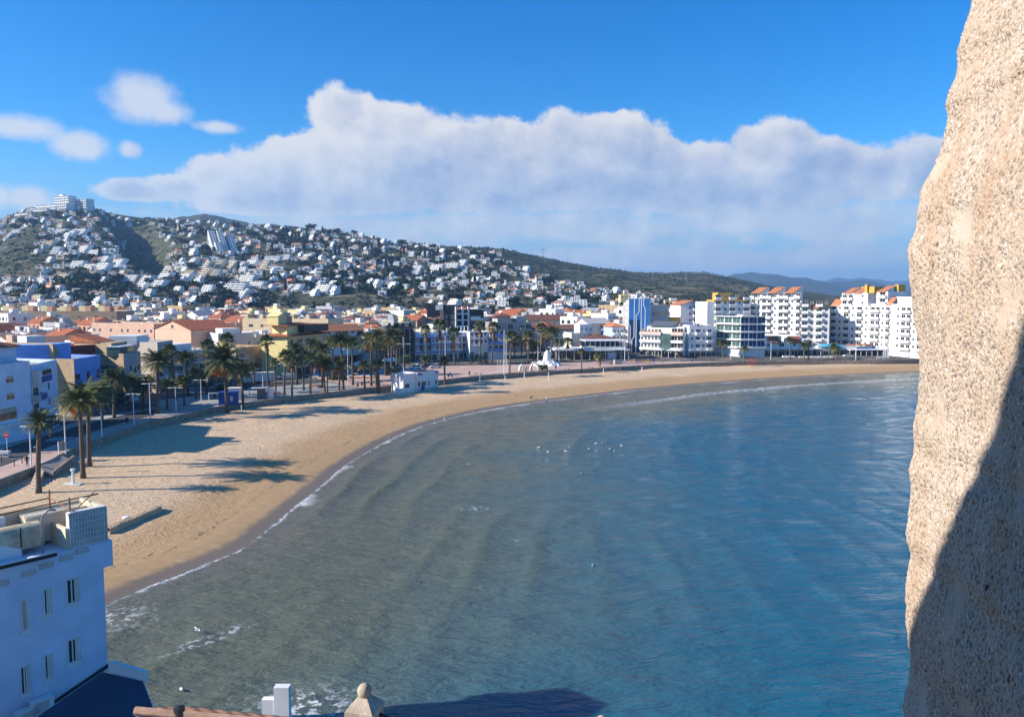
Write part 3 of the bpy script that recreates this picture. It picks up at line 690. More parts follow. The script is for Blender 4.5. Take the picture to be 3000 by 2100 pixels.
def parapet(q, x0, x1, y0, y1, z, h=.9, t=.2, m=0):
    q.box(x0, x1, y0, y0 + t, z, z + h, m); q.box(x0, x1, y1 - t, y1, z, z + h, m)
    q.box(x0, x0 + t, y0 + t, y1 - t, z, z + h, m); q.box(x1 - t, x1, y0 + t, y1 - t, z, z + h, m)

# ------------------------------------------------------------------ near white house, bottom left
d1 = 44.5
pR = at(300, 1585, d1); pL_dir = Vector((math.cos(R(51)), math.sin(R(51)), 0))
zr = pR.z; zb = zat(1962, d1)
aN = (pR.x - pL_dir.x * 17, pR.y - pL_dir.y * 17); bN = (pR.x, pR.y)
nh, L = root_on('harbour_house', 'large near white house with block screen terrace above the water', 'house', aN, bN, 0.4)
zt_ = zr - 0.4; q = MB(); q.box(0, L, 0, 3.7, 0, zt_ - .35, 0); q.box(.003, L + .55, -.012, 3.7, zt_ - 1.6, zt_ - .06, 0)
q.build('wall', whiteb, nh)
q = MB(); q.box(0, L - 2.6, -.3, -.02, zt_ - .056, zt_ + .12, 0); q.box(0, L - 2.6, -.36, -.3, zt_ - .12, zt_ + .06, 1); q.build('coping', [white, dark], nh)
# openings placed from the front's own coordinates
def on_front(px, py):            # where the sight line meets the front plane
    r = Vector(_ray(px, py)); o = Vector((0, 0, CH)); n = Vector((math.sin(R(51)), -math.cos(R(51)), 0)); P0 = Vector((aN[0], aN[1], 0))
    t = (P0 - o).dot(n) / r.dot(n); p = o + r * t
    return (Vector((p.x, p.y, 0)) - P0).dot(pL_dir), p.z - 0.4
for (pa, pb, kd) in [((192, 1692), (236, 1765), 's'), ((125, 1722), (155, 1798), 'w'), ((60, 1755), (88, 1845), 's'), ((196, 1868), (238, 1938), 's'), ((128, 1915), (157, 1985), 'w'), ((57, 1948), (92, 2030), 'w')]:
    ua, za = on_front(pa[0], pa[1]); ub, zb_ = on_front(pb[0], pb[1]); uc = (ua + ub) / 2
    zlo = on_front((pa[0] + pb[0]) / 2, pb[1])[1]; zhi = on_front((pa[0] + pb[0]) / 2, pa[1])[1]
    w_, hh_ = ub - ua, zhi - zlo; gx = w_ * .66
    q = MB(); t = .06
    q.box(.0, gx, -.012, .015, 0.0, hh_, 1)
    for x0 in (0.0, gx * .5, gx - t): q.box(x0, x0 + t, -.04, .02, 0.0, hh_, 0)
    q.box(t, gx - t, -.04, .02, 0, t, 0); q.box(t, gx - t, -.04, .02, hh_ - t, hh_, 0)
    wo_ = q.build('window', [frame, glass], nh); wo_.location = (ua, 0, zlo)
    MB().box(gx + .02, w_, -.05, .02, 0, hh_).build('reveal', white2, wo_); MB().box(-.1, w_ * .95, -.12, .0, -.16, -.004).build('sill', white, wo_)  # flat pale strip drawn in place of the recessed window reveal
    if pa[0] == 60 and pa[1] < 1800: MB().box(.05, gx - .05, -.06, -.042, .08, hh_ - .08).build('blind', shut, wo_)
for px, py in [(84, 1678), (136, 1655), (195, 1632), (240, 1612), (5, 1708)]:
    u, z = on_front(px, py); v_ = MB().box(-.36, .36, -.045, -.013, -.16, .16, 0); 
    for k in range(4): v_.box(-.34, .34, -.06, -.046, -.13 + k * .075, -.09 + k * .075, 1)
    o = v_.build('vent_grille', [greyw, white2], nh); o.location = (u, 0 if z < zt_ - 1.6 else 0, z)
for px, py in [(112, 2055), (70, 2085)]:
    u, z = on_front(px, py); q = MB(); q.box(-.55, .55, -.75, -.3, -.4, .4, 0); q.box(-.5, -.45, -.3, 0, -.45, -.4, 1); q.box(.45, .5, -.3, 0, -.45, -.4, 1)
    for k in range(7): q.box(-.45, .3, -.775, -.752, -.3 + k * .09, -.26 + k * .09, 1)
    o = thing('air_conditioner', ('upper' if py < 2070 else 'lower') + ' white air conditioner box on the near white house wall', 'air conditioner', (0, 0, 0), 0, 'air conditioners on the near white house')
    bx_ = q.build('casing', [metalw, greyw], o); rr = R(51)
    o.location = (aN[0] + pL_dir.x * u, aN[1] + pL_dir.y * u, z + .4); o.rotation_euler.z = rr
uA, zA = on_front(302, 1960); uB, zB = on_front(98, 2100); sl_u = (zA - zB) / (uA - uB)
q = MB()
for (o0, o1, m_) in ((-.10, .10, 0), (.104, .17, 1)):
    u0, u1 = uB - 3, uA + .35; z0, z1 = zB - 3 * sl_u, zA + .35 * sl_u
    for ya, yb2 in ((-.36, -.02),):
        i = len(q.v); q.v += [(u0, ya, z0 + o0), (u1, ya, z1 + o0), (u1, ya, z1 + o1), (u0, ya, z0 + o1), (u0, yb2, z0 + o0), (u1, yb2, z1 + o0), (u1, yb2, z1 + o1), (u0, yb2, z0 + o1)]
        q.f += [tuple(i + k for k in f) for f in ((0, 1, 2, 3), (3, 2, 6, 7), (1, 5, 6, 2), (4, 7, 6, 5), (0, 4, 5, 1), (0, 3, 7, 4))]; q.m += [m_] * 6
q.build('ledge', [white2, dark], nh)
# roof terrace: block screen, parapet walls, barrel tank, frame
us = on_front(207, 1590)[0]
q = MB()
nx, nz = 13, 6; W0, H0 = L + .3 - us, 2.05; cw_, ch_ = W0 / nx, H0 / nz
for i in range(nx + 1): q.box(us + i * cw_ - .035, us + i * cw_ + .035, 0.0, .42, zt_ - .05, zt_ + H0)
for k in range(nz + 1): q.box(us + .036, us + W0 - .036, 0.004, .416, zt_ + k * ch_ - .035, zt_ + k * ch_ + .035)
for i in range(nx):
    for k in range(nz):
        x0, z0 = us + i * cw_, zt_ + k * ch_
        q.box(x0 + cw_ * .42, x0 + cw_ * .58, -.0, .28, z0 + ch_ * .12, z0 + ch_ * .88); q.box(x0 + cw_ * .12, x0 + cw_ * .4, -.0, .28, z0 + ch_ * .45, z0 + ch_ * .6)
q.build('block_screen', white2, nh)
q = MB(); q.box(us - 4.5, us + W0, 3.4, 3.6, zt_ - .05, zt_ + 1.9); q.box(us + W0 - .2, us + W0, .43, 3.38, zt_ - .05, zt_ + 2.05); q.box(us - .2, us - .04, .14, 3.39, zt_ - .05, zt_ + 1.2)
q.box(us, us + W0 - .21, .31, 3.39, zt_ - .02, zt_ + .1); q.box(us - 1.5, us + W0 - .22, 2.2, 3.38, zt_ + .12, zt_ + 1.75)
q.build('terrace_wall', cream, nh)
q = MB(); q.box(-1, us - 5.0, 3.4, 3.65, zt_ - .05, zt_ + 1.9)
q.prism([(us - 6.5, 1.2), (us - 2.2, .9), (us - 2.2, 1.15), (us - 6.5, 1.45)], zt_ - .06, [zt_ + 2.3, zt_ + .35, zt_ + .35, zt_ + 2.3]); q.box(us - 3.4, us - 2.4, 2.6, 2.9, zt_, zt_ + 1.9)
q.build('parapet', white, nh)
tk = thing('water_tank', 'rust stained barrel water tank on the near house terrace', 'tank', (aN[0] + pL_dir.x * (us - 3.0) + .35, aN[1] + pL_dir.y * (us - 3.0) - .28, zr + .35), R(51)); tk.scale = (.82, .82, .82)
q = MB(); n = 14; pr = [(-.85, 0.0)] + [(-.85 * math.cos(PI * k / n), .75 + .75 * math.sin(PI * k / n)) for k in range(n + 1)] + [(.85, 0.0)]
q.hprism([(y + 2.6, z) for y, z in pr[::-1]], -.3, 2.4); q.build('shell', mat('rusty_cream_paint', (0.66, 0.55, 0.36), 0.8, 0.4, 1.2, streak=0.5), tk)
MB().box(.95, 1.02, 1.70, 1.745, .1, 1.5).build('strap', dark, tk); MB().box(-.2, 2.3, 1.76, 3.4, -.1, 0).build('cradle', conc, tk)
fr_ = thing('pergola_frame', 'rusty bare pipe frame over the near house terrace', 'frame', (aN[0] + pL_dir.x * us, aN[1] + pL_dir.y * us, zr), R(51))
q = MB(); rust = mat('rusty_pipe', (0.30, 0.16, 0.09), 0.8, 0.3, 3.0)
for x, y in ((.15, .3), (.15, 3.2), (-3.6, 3.2)): q.tube([(x, y, 0), (x, y, 2.9)], .05, 6)
q.tube([(.15, .3, 2.2), (.15, 3.2, 2.4), (-3.6, 3.2, 2.3)], .045, 6); q.tube([(-5.2, 3.2, 1.9), (3.0, 3.4, 2.05)], .05, 6); q.tube([(.15, .3, 1.9), (2.6, 3.0, 2.3)], .035, 6); q.build('pipework', rust, fr_)
sl_ = thing('shower_pipe', 'curved grey pipe standing on the near house roof edge', 'pipe', (aN[0] + pL_dir.x * (us - 1.3), aN[1] + pL_dir.y * (us - 1.3), zr), R(51))
MB().tube([(0, .5, 0), (0, .5, 1.7), (.1, .5, 2.1), (.4, .5, 2.35), (.8, .5, 2.3)], .05, 6).build('pipe', metalg, sl_)
ag = thing('agave_plant', 'spiky dark agave behind the near house roof edge', 'plant', (aN[0] + pL_dir.x * (us - 7.6), aN[1] + pL_dir.y * (us - 7.6) + .6, zr - .3), 0)
q = MB()
for k in range(22):
    t = k * 2.4; e = R(random.uniform(25, 80)); l = random.uniform(.8, 1.15); dx, dy, dz_ = math.cos(t) * math.cos(e) * l, math.sin(t) * math.cos(e) * l, math.sin(e) * l
    q.face([(-math.sin(t) * .06, math.cos(t) * .06, 0), (math.sin(t) * .06, -math.cos(t) * .06, 0), (dx, dy, dz_)])
q.build('leaves', mat('agave_leaf', (0.05, 0.07, 0.05)), ag)
MB().lathe([(.22, 0), (.3, .35), (.28, .36), (.2, .3)], 10).build('pot', tile2, ag)

# lower terrace building: dark roof in the shade beside the near house
zl = 8.2
q = MB(); P_ = [G(300, 1966, zl), G(420, 1993, zl), G(446, 2060, zl), G(480, 2180, zl), G(300, 2400, zl), G(-60, 2400, zl), G(98, 2104, zl)][::-1]
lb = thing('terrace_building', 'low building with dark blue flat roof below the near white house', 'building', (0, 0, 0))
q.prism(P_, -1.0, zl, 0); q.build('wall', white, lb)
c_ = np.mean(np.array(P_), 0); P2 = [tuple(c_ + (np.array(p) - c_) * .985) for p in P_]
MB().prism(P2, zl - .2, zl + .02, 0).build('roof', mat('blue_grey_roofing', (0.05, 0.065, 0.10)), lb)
edge_ = MB(); e0, e1 = np.array(G(318, 1962, zl)), np.array(G(424, 1993, zl)); dd = (e1 - e0) / np.linalg.norm(e1 - e0); nn = np.array([-dd[1], dd[0]])
edge_.prism([tuple(e0), tuple(e1), tuple(e1 + nn * .25), tuple(e0 + nn * .25)], zl - .1, zl + .45); edge_.build('kerb', white, lb)

# tile roof with black flue at the bottom edge
dT = 23.0; p0 = at(405, 2078, dT); p1 = at(760, 2112, dT)
rt = thing('tiled_house', 'terracotta tiled house roof at the very bottom of the view', 'house', (0, 0, 0))
u_ = (p1 - p0).normalized(); q = MB()
n = 40; L_ = (p1 - p0).length
base_ = Vector((0.55, -1.0, -.30)).normalized()
inn = Vector((-.25, 1, 0)).normalized()
roofN = MB()
for k in range(n):                       # rows of barrel tiles falling towards the water
    a_ = p0 + u_ * (L_ * k / n) + Vector((0, 0, -.05))
    for s_ in range(5):
        st_ = a_ + Vector((.12, .55, .0)) * 0 + Vector((.32, .9, -.47)) * (s_ * .42)
        roofN.tube([st_, st_ + Vector((.32, .9, -.47)) * .45], [.105, .085], 6)
roofN.build('roof', tile2, rt)
cp = MB(); cp.tube([p0 + Vector((-.08, -.05, 0)), p0 + u_ * L_], .13, 7); cp.build('ridge', mat('pale_ridge_tile', (0.55, 0.33, 0.22), 0.9, 0.35, 3), rt)
wq = MB(); wq.prism([(p0.x, p0.y - .18), (p1.x, p1.y - .18), (p1.x + 1.5, p1.y - 5), (p0.x - .5, p0.y - 5)], 0.5, [p0.z - .12, p1.z - .12, p1.z - 1.5, p0.z - 1.5]); wq.build('wall', white, rt)
fl = thing('roof_flue', 'black capped flue pipe standing at the tiled roof edge', 'pipe', tuple(at(527, 2150, dT - .6)))
MB().lathe([(.12, -1), (.12, .72)], 10).build('pipe', dark, fl); MB().lathe([(.17, .735), (.17, .86), (.05, .9)], 10).build('cap', dark, fl)

# white stepped chimney wall, half in shade
dW = 26.0
cw0 = at(765, 2080, dW); cw1 = at(845, 2012, dW)
ck = thing('stepped_wall', 'white stepped garden wall jutting up at the bottom beside the tiled roof', 'wall', (0, 0, 0))
q = MB()
xa, xm, xb = at(766, 2060, dW).x, at(802, 2060, dW).x, at(846, 2060, dW).x
q.box(xm, xb, dW, dW + .3, 4.0, at(800, 2014, dW).z); q.box(xa, xm - .003, dW + .02, dW + .26, 4.0, at(800, 2050, dW).z)
q.build('masonry', white, ck)

# stone gate piers with ball finials and the railing between them
def pier(px, py_ball, d, rad_, label):
    c = at(px, py_ball, d); t = thing('stone_pier', label, 'pillar', (c.x, c.y, 0), R(-14), 'stone piers with ball finials')
    w_ = rad_ * 2.05; z0 = c.z - rad_
    MB().ell((0, 0, c.z), (rad_, rad_, rad_ * 1.03), 0, 20, 12).build('ball', stone, t, True)
    q = MB(); q.prism([(-w_, -w_), (w_, -w_), (w_, w_), (-w_, w_)], z0 - rad_ * 2.0, z0 - rad_ * 1.25)
    i = len(q.v); h0, h1 = z0 - rad_ * 1.25, z0 + .03; a, bb = w_, w_ * .32
    lo = [(-a, -a, h0), (a, -a, h0), (a, a, h0), (-a, a, h0)]; hi = [(-bb, -bb, h1), (bb, -bb, h1), (bb, bb, h1), (-bb, bb, h1)]
    for k in range(4): q.face([lo[k], lo[(k + 1) % 4], hi[(k + 1) % 4], hi[k]])
    q.face(hi); q.build('cap', stone, t)
    w2 = w_ * .95; MB().box(-w2, w2, -w2, w2, 10.0, z0 - rad_ * 2.0 - .004).build('shaft', stone, t); return c, w_
c1_, w1_ = pier(1068, 2022, 12.0, .118, 'tall stone pier with ball finial, the nearer one by the bottom edge')
c2_, w2_ = pier(1763, 2112, 12.6, .10, 'stone ball finial barely showing at the bottom edge right of centre')
rl = thing('railing', 'dark metal handrail between the two stone piers', 'railing', (0, 0, 0)); zr_ = at(1120, 2091, 12.0).z
A_ = Vector((c1_.x + w1_, c1_.y, zr_)); B_ = Vector((c2_.x - w2_, c2_.y, c2_.z - .75))
q = MB(); q.tube([A_, A_.lerp(B_, .08) + Vector((0, 0, -.07)), B_], .035, 8); q.build('handrail', dark, rl)
q = MB()
for k in range(1, 24): p = A_.lerp(B_, k / 24) - Vector((0, 0, .08)); q.tube([p, (p.x, p.y, p.z - 1.0)], .012, 5)
q.build('balusters', dark, rl)['kind'] = 'stuff'
MB().box(c1_.x - .6, c2_.x + .6, 11.4, 12.9, 6, 19.9).build('parapet_wall', stone, None); tag(bpy.data.objects['parapet_wall'], 'stone terrace wall carrying the two ball topped piers', 'wall')
# ------------------------------------------------------------------ buildings along the waterfront
def P(px, d): v = at(px, 1000, d); return (v.x, v.y)
def chimney(q, x, y, z, h=1.2, w_=.35, m=0): q.box(x - w_, x + w_, y - w_, y + w_, z, z + h, m); q.box(x - w_ - .1, x + w_ + .1, y - w_ - .1, y + w_ + .1, z + h + .003, z + h + .12, m)
def clutter(root, x0, x1, y0, y1, z, n=3, m=None):
    # roof-top gear on a flat roof: stair heads, chimneys, aerials
    for k in range(n):
        x = random.uniform(x0 + .8, x1 - .8); y = random.uniform(y0 + .8, y1 - .8); t = random.random()
        if t < .4: chimney_ = MB(); chimney(chimney_, x, y, z, random.uniform(.8, 1.6), random.uniform(.2, .4)); chimney_.build('chimney', m or white, root)
        elif t < .65: q = MB(); antenna(q, x, y, z, random.uniform(2, 3.5)); q.build('aerial', metalg, root)
        elif t < .85: q = MB(); q.box(x - .5, x + .5, y - .3, y + .3, z, z + .8); q.build('roof_unit', metalw, root)
        else: q = MB(); q.lathe([(.6, z), (.6, z + 1.2), (.3, z + 1.4)], 10, 0, (x, y)); q.build('water_tank', greyw, root)
def bldg(name, label, cat, pa, da, pb, db, ytop, dirD=None, depth=14, wm=None, sidem=None, roof='flat', rm=None, base=3.0, rh=2.0, ov=.5, gear=3, group=None, par=.8, dtop=None):
    a, b_ = P(pa, da), P(pb, db); wm = wm or white
    root, L = root_on(name, label, cat, a, b_, base - .3, group)
    H = zat(ytop, dtop or da) - base + .3; ux, uy = (b_[0] - a[0]) / L, (b_[1] - a[1]) / L
    if dirD is None: sx_, sy_ = 0.0, depth
    else:
        n_ = math.hypot(*dirD); D = (dirD[0] / n_ * depth, dirD[1] / n_ * depth)
        sx_ = D[0] * ux + D[1] * uy; sy_ = -D[0] * uy + D[1] * ux
    poly = [(0, 0), (L, 0), (L + sx_, sy_), (sx_, sy_)]
    hb = H - (par if roof == 'flat' else 0)
    MB().prism(poly, 0, hb - .05).build('wall', wm, root)
    if sidem is not None:
        e = .06; l_ = math.hypot(sx_, sy_); nx_, ny_ = -sy_ / l_ * e, sx_ / l_ * e
        MB().prism([(nx_, ny_), (.0, .0), (sx_, sy_), (sx_ + nx_, sy_ + ny_)][::-1], 0.01, H + .02).build('party_wall', sidem, root)
    cx_, cy_ = sum(p[0] for p in poly) / 4, sum(p[1] for p in poly) / 4
    if roof == 'flat':
        q = MB(); t = .22; inn = [(cx_ + (x - cx_) * (1 - 2 * t / L), cy_ + (y - cy_) * (1 - 2 * t / depth)) for x, y in poly]
        for k in range(4): j = (k + 1) % 4; q.prism([poly[k], poly[j], inn[j], inn[k]], hb - .046, H)
        q.build('parapet', wm, root); MB().prism(inn, hb - .2, hb + .02).build('roof', rm or deck, root)
        clutter(root, min(sx_, 0) * .5 + 1, L + max(sx_, 0) * .5 - 1, 1.0, sy_ - 1, hb + .02, gear, wm)
    elif roof == 'hip': MB().hip(0, L, 0, sy_, H, rh, 0, ov).build('roof', rm or tile, root)
    elif roof in ('gx', 'gy'): MB().gable(0, L, 0, sy_, H, rh, 0, 1, ov, roof[1]).build('roof', [rm or tile, wm], root)
    elif roof == 'shed':
        q = MB(); q.hprism([(-ov, H - .02), (sy_ + ov, H + rh), (sy_ + ov, H + rh + .18), (-ov, H + .16)], -ov, L + ov); q.build('roof', rm or tile, root)
        g = MB(); g.hprism([(.01, H - .05), (sy_ - .01, H - .05), (sy_ - .01, H + rh - .05)], .01, L - .01); g.build('gable', wm, root)
    root['L'] = L; return root, L, H
def box_on(root, x0, x1, y0, y1, z0, z1, name, m): return MB().box(x0, x1, y0, y1, z0, z1).build(name, m, root)
DW_ = (-.95, .30)

# the shaded row along the beach street, nearest first
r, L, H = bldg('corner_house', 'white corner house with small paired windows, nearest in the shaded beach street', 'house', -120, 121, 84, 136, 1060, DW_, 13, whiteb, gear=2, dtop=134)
for u, (w_, h_, z) in [(10.1, (1.9, 1.25, 10.6)), (10.1, (1.9, 1.25, 7.7)), (9.3, (4.2, 2.2, 4.3)), (4.5, (1.9, 1.25, 10.6)), (4.5, (1.9, 1.25, 7.7)), (3.5, (3.0, 2.0, 4.3))]:
    put('window', window_mesh(w_, h_, kind='s'), r, (u, 0, z))
box_on(r, 6, L - .3, -.7, -.01, 3.4, 3.75, 'ledge', white); box_on(r, 6, 9, -.62, -.01, 1.9, 3.39, 'lower_bay', white)
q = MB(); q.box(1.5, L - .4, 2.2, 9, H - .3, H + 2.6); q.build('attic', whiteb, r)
MB().hip(1.2, L - .2, 2.0, 9.2, H + 2.6, 1.4, 0, .5).build('attic_roof', tile, r)
q = MB(); q.box(L - 5.4, L - 4.2, 4.4, 5.6, H + 3.0, H + 5.0); q.gable(L - 5.5, L - 4.1, 4.3, 5.7, H + 5.0, .5, 0, 0, .1); q.build('chimney', white, r)
q = MB(); q.tube([(L - 7.2, 2.6, H + 2.5), (L - 7.2, 2.6, H + 4.2)], .28, 8); q.lathe([(.38, H + 4.2), (.38, H + 4.6), (.1, H + 4.8)], 8, 0, (L - 7.2, 2.6)); q.build('flue', metalw, r)
q = MB(); q.box(L - 2.8, L - 1.9, 1.0, 1.6, H - .75, H + .1); q.box(L - 1.8, L - 1.1, .9, 1.5, H - .75, H - .1); q.build('air_conditioner', metalw, r)
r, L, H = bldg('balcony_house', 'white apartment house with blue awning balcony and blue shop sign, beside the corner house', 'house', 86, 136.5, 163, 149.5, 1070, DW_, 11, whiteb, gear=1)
facade(r, 0, 0, 0, L, 3.9, 2.95, 2, 'b w ', 1.0, 1.4, 1.0, bd=1.3, bw=4.6, bm=greyw); facade(r, 0, 0, 0, L, .4, 3.4, 1, 'SdSS')
q = MB(); q.box(.6, 3.2, -1.38, -1.32, 6.8, 7.75); q.build('blue_awning', bluep, r); MB().box(.3, 6.2, -1.3, -.02, 9.7, 12.2).build('sign_box', white2, r)
MB().box(1.6, 5.9, -1.42, -1.31, 11.2, 12.0).build('sign', dark, r); MB().box(1.2, 2.9, -1.42, -1.31, 9.9, 11.0).build('sign', bluep, r); MB().box(3.2, 6.1, -1.42, -1.31, 9.9, 11.0).build('sign', bluep, r)
r, L, H = bldg('blue_house', 'blue fronted house with a tall bare tan side wall', 'house', 214, 160, 291, 171.5, 1052, DW_, 25, bluew, tan, gear=0)
MB().prism([(2.3, 6), (L - .5, 6), (L - 3, 22), (-3, 22)], H - .8, H + 2.9).build('penthouse', bluew, r)
l_ = 1.0
D_ = (DW_[0], DW_[1]); b0 = P(214, 160); ux = (P(291, 171.5)[0] - b0[0]) / L; uy = (P(291, 171.5)[1] - b0[1]) / L
sx1, sy1 = (D_[0] * ux + D_[1] * uy), (-D_[0] * uy + D_[1] * ux)
MB().prism([(sx1 * 5.5 - .07, sy1 * 5.5), (sx1 * 5.5 + .3, sy1 * 5.5), (sx1 * 25 + .3, sy1 * 25), (sx1 * 25 - .07, sy1 * 25)], H - .1, H + 3.2).build('party_wall', tan, r)
q = MB(); q.box(2.5, 5.2, 5.7, 5.98, H + .1, H + 2.2); q.build('painted_patch', tan, r)
facade(r, 0, 0, 0, L, 3.9, 3.0, 2, 'b w w', 1.1, 1.9, .5, bd=1.2, bm=bluew, mf=dark); facade(r, 0, 0, 0, L, .4, 3.2, 1, 'SdS', mf=dark)
r, L, H = bldg('brown_house', 'narrow dark brown house with white shutters between the blue and tan houses', 'house', 293, 172, 358, 181.5, 1085, DW_, 12, brownw, gear=1)
facade(r, 0, 0, 0, L, 3.6, 2.9, 2, 'w w', .8, 1.7, .6, mg=frame); facade(r, 0, 0, 0, L, .4, 3.0, 1, 'SdS', mf=dark); box_on(r, .2, 1.8, 2, 3.6, H - .3, H + 1.6, 'chimney', brownw)
r, L, H = bldg('tan_house', 'grey fronted house with tan side wall, small red roof and glazed attic terrace', 'house', 361, 182, 410, 190.5, 1036, DW_, 17, greyw, tan, gear=1)
q = MB(); q.prism([(sx1 * 4 + .3, sy1 * 4), (L - .4 + sx1 * 4, sy1 * 4), (L - .4 + sx1 * 16, sy1 * 16), (sx1 * 16 + .3, sy1 * 16)], H - .8, H + 2.4); q.build('attic', tan, r)
MB().prism([(sx1 * 8, sy1 * 8), (L + sx1 * 8, sy1 * 8), (L + sx1 * 17, sy1 * 17), (sx1 * 17, sy1 * 17)], H + 2.41, [H + 2.5, H + 2.5, H + 4.2, H + 4.2]).build('attic_roof', tile, r)
q = MB(); q.box(.4, L - 1.5, 1.0, 4.2, H - .8, H + 1.5, 0); q.box(.2, L - 1.2, .8, 4.4, H + 1.504, H + 1.7, 1); q.build('glazed_terrace', [glassg, frame], r)
facade(r, 0, 0, 0, L, 6.3, 3.0, 1, ' www', .8, 1.8, .6, mf=dark); facade(r, 0, 0, 0, L, .4, 3.0, 2, 'SbdS', mf=dark); box_on(r, .1, L, -1.6, -.02, 6.0, 6.15, 'awning', canvas)
r, L, H = bldg('cream_house', 'cream flat roofed house with lit blank side wall behind the street palms', 'house', 461, 200, 506, 211, 1003, DW_, 19, greyw, mat('pale_party_wall', (0.62, 0.54, 0.45), streak=.2), gear=2)
facade(r, 0, 0, 0, L, 3.6, 2.95, 2, 'bwb'); box_on(r, 2, L - 1, 6, 13, H - .7, H + 1.6, 'roof_hut', white)
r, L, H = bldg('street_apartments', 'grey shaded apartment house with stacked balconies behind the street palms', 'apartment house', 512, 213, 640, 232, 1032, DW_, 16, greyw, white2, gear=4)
facade(r, 0, 0, 0, L, 3.7, 2.9, 2, 'bwbbwb', bst='rail'); facade(r, 0, 0, 0, L, .4, 3.1, 1, 'SSdSSd', mf=dark)
box_on(r, 3, 11, 3, 10, H - .7, H + 1.9, 'attic', white)
r, L, H = bldg('lilac_house', 'tall pale grey blank walled house behind the big orange fruited palm', 'house', 640, 254, 742, 262, 977, (-.6, .8), 13, mat('pale_grey_render', (0.52, 0.52, 0.55), streak=.2), white2, gear=3)
facade(r, 0, 0, 0, L, 8, 3, 1, '   w', 1.0, 1.4)
box_on(r, 3, L - 3, 4, 10, H - .6, H + 1.4, 'roof_hut', white)
r, L, H = bldg('beige_house', 'beige shaded house with two balconies just left of the yellow house', 'house', 690, 231, 776, 246, 1020, DW_, 13, tan, cream, gear=2)
facade(r, 0, 0, 0, L, 3.8, 2.9, 2, 'b w', bst='rail'); facade(r, 0, 0, 0, L, .4, 3.2, 1, 'SSd'); box_on(r, 1, 4.5, 3, 7, H - .6, H + 1.8, 'roof_hut', yellow)
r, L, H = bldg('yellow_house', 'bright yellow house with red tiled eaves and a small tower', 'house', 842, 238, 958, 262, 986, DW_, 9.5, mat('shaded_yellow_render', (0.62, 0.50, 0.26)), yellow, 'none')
MB().hip(-.2, L, -.1, sy1 * 9.5, H, .9, 0, .9).build('eaves_roof', tile, r)
q = MB(); q.prism([(sx1 * 1 + 1.0, sy1 * 1), (L - 8, sy1 * 1), (L - 8 + sx1 * 7, sy1 * 8), (1.0 + sx1 * 7, sy1 * 8)], H - .3, H + 3.3); q.build('upper_storey', yellow, r)
MB().hip(.4, L - 7.4, .4, 8.2, H + 3.3, .6, 0, .5).build('upper_roof', tile, r)
q = MB(); q.box(.2, 5.2, 3.2, 7.2, H + 3.3, H + 6.2); q.gable(.2, 5.2, 3.2, 7.2, H + 6.2, 1.0, 0, 0, .2, 'y'); q.build('tower', yellow, r); q = MB(); q.box(5.2, 8.6, 3.4, 7, H + 3.3, H + 6.0); q.build('tower_back', salmon, r)
box_on(r, 5.0, 8.9, 3.1, 7.3, H + 6.003, H + 6.2, 'tower_roof', tile3)
facade(r, 0, 0, 0, L, 3.7, 3.0, 3, 'wbbBb', bst='rail', mf=dark); facade(r, 0, 0, 0, L, .4, 3.1, 1, 'SSSSS', mf=dark); box_on(r, 8, L - 1, -1.2, 4, H + .9, H + 3.1, 'terrace_rooms', dark)
MB().box(7.6, L, -1.6, 5, H + 3.12, H + 3.3).build('terrace_roof', tiled, r)
aS = math.atan2(-sy1, -sx1)
facade(r, sx1 * 9.5, sy1 * 9.5, aS, 9.5, 6.2, 3.0, 2, ' w ', 1.3, 1.2, 1.0); facade(r, sx1 * 9.5, sy1 * 9.5, aS, 9.5, 3.2, 3.0, 1, 'ww ', 1.2, 1.2, 1.0)
r, L, H = bldg('long_tiled_house', 'long house with faded orange tiled roof behind the palms right of the yellow house', 'house', 930, 282, 1066, 296, 972, None, 11, white, white2, 'gx', tile3, rh=2.2)
facade(r, 0, 0, 0, L, 7.5, 2.9, 2, 'bwwbwb', bst='dark'); facade(r, 0, 0, 0, L, .5, 3.2, 1, 'SSSSSS', mf=dark); MB().box(0, L, -3.2, -.05, 3.7, 3.9).build('awning', canvas, r)
r, L, H = bldg('grey_villa', 'grey balcony house in shade behind the tallest date palms', 'house', 1068, 290, 1128, 296, 985, None, 12, greyw, None, 'hip', tiled, rh=1.2)
facade(r, 0, 0, 0, L, 3.8, 3.0, 3, 'bwb', bst='dark')
r, L, H = bldg('dark_framed_house', 'dark brown building with slender white columns and deep galleries', 'building', 1131, 292, 1212, 297, 957, None, 12, brownw, None, 'flat', slate, gear=4)
for k in range(6): x = .1 + (L - .4) * k / 5; q = MB(); q.box(x, x + .22, -2.4, -2.2, 0, H - 1.0); q.build('column', greyw, r)
for k in range(4): box_on(r, 0, L, -2.3 + .11, -.03, 3.6 + k * 3.0, 3.85 + k * 3.0, 'gallery_floor', greyd)
facade(r, 0, 0, 0, L, 3.85, 3.0, 4, 'wWww', 1.2, 1.6, mf=woodb); MB().box(-.3, L + .3, -2.9, 6, H - .95, H - .6).build('canopy', slate, r)
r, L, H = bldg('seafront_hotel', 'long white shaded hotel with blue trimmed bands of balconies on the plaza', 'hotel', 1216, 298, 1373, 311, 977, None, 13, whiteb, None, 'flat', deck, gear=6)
zf = [zat(y, 298) - 2.7 for y in (1031, 1009.5, 988)]
for z in zf:
    q = MB(); q.box(-.1, L + .1, -1.2, -.02, z - .35, z, 0); q.box(-.12, L + .12, -1.28, -1.2, z - .42, z - .12, 1); q.build('balcony_band', [white, bluep], r)
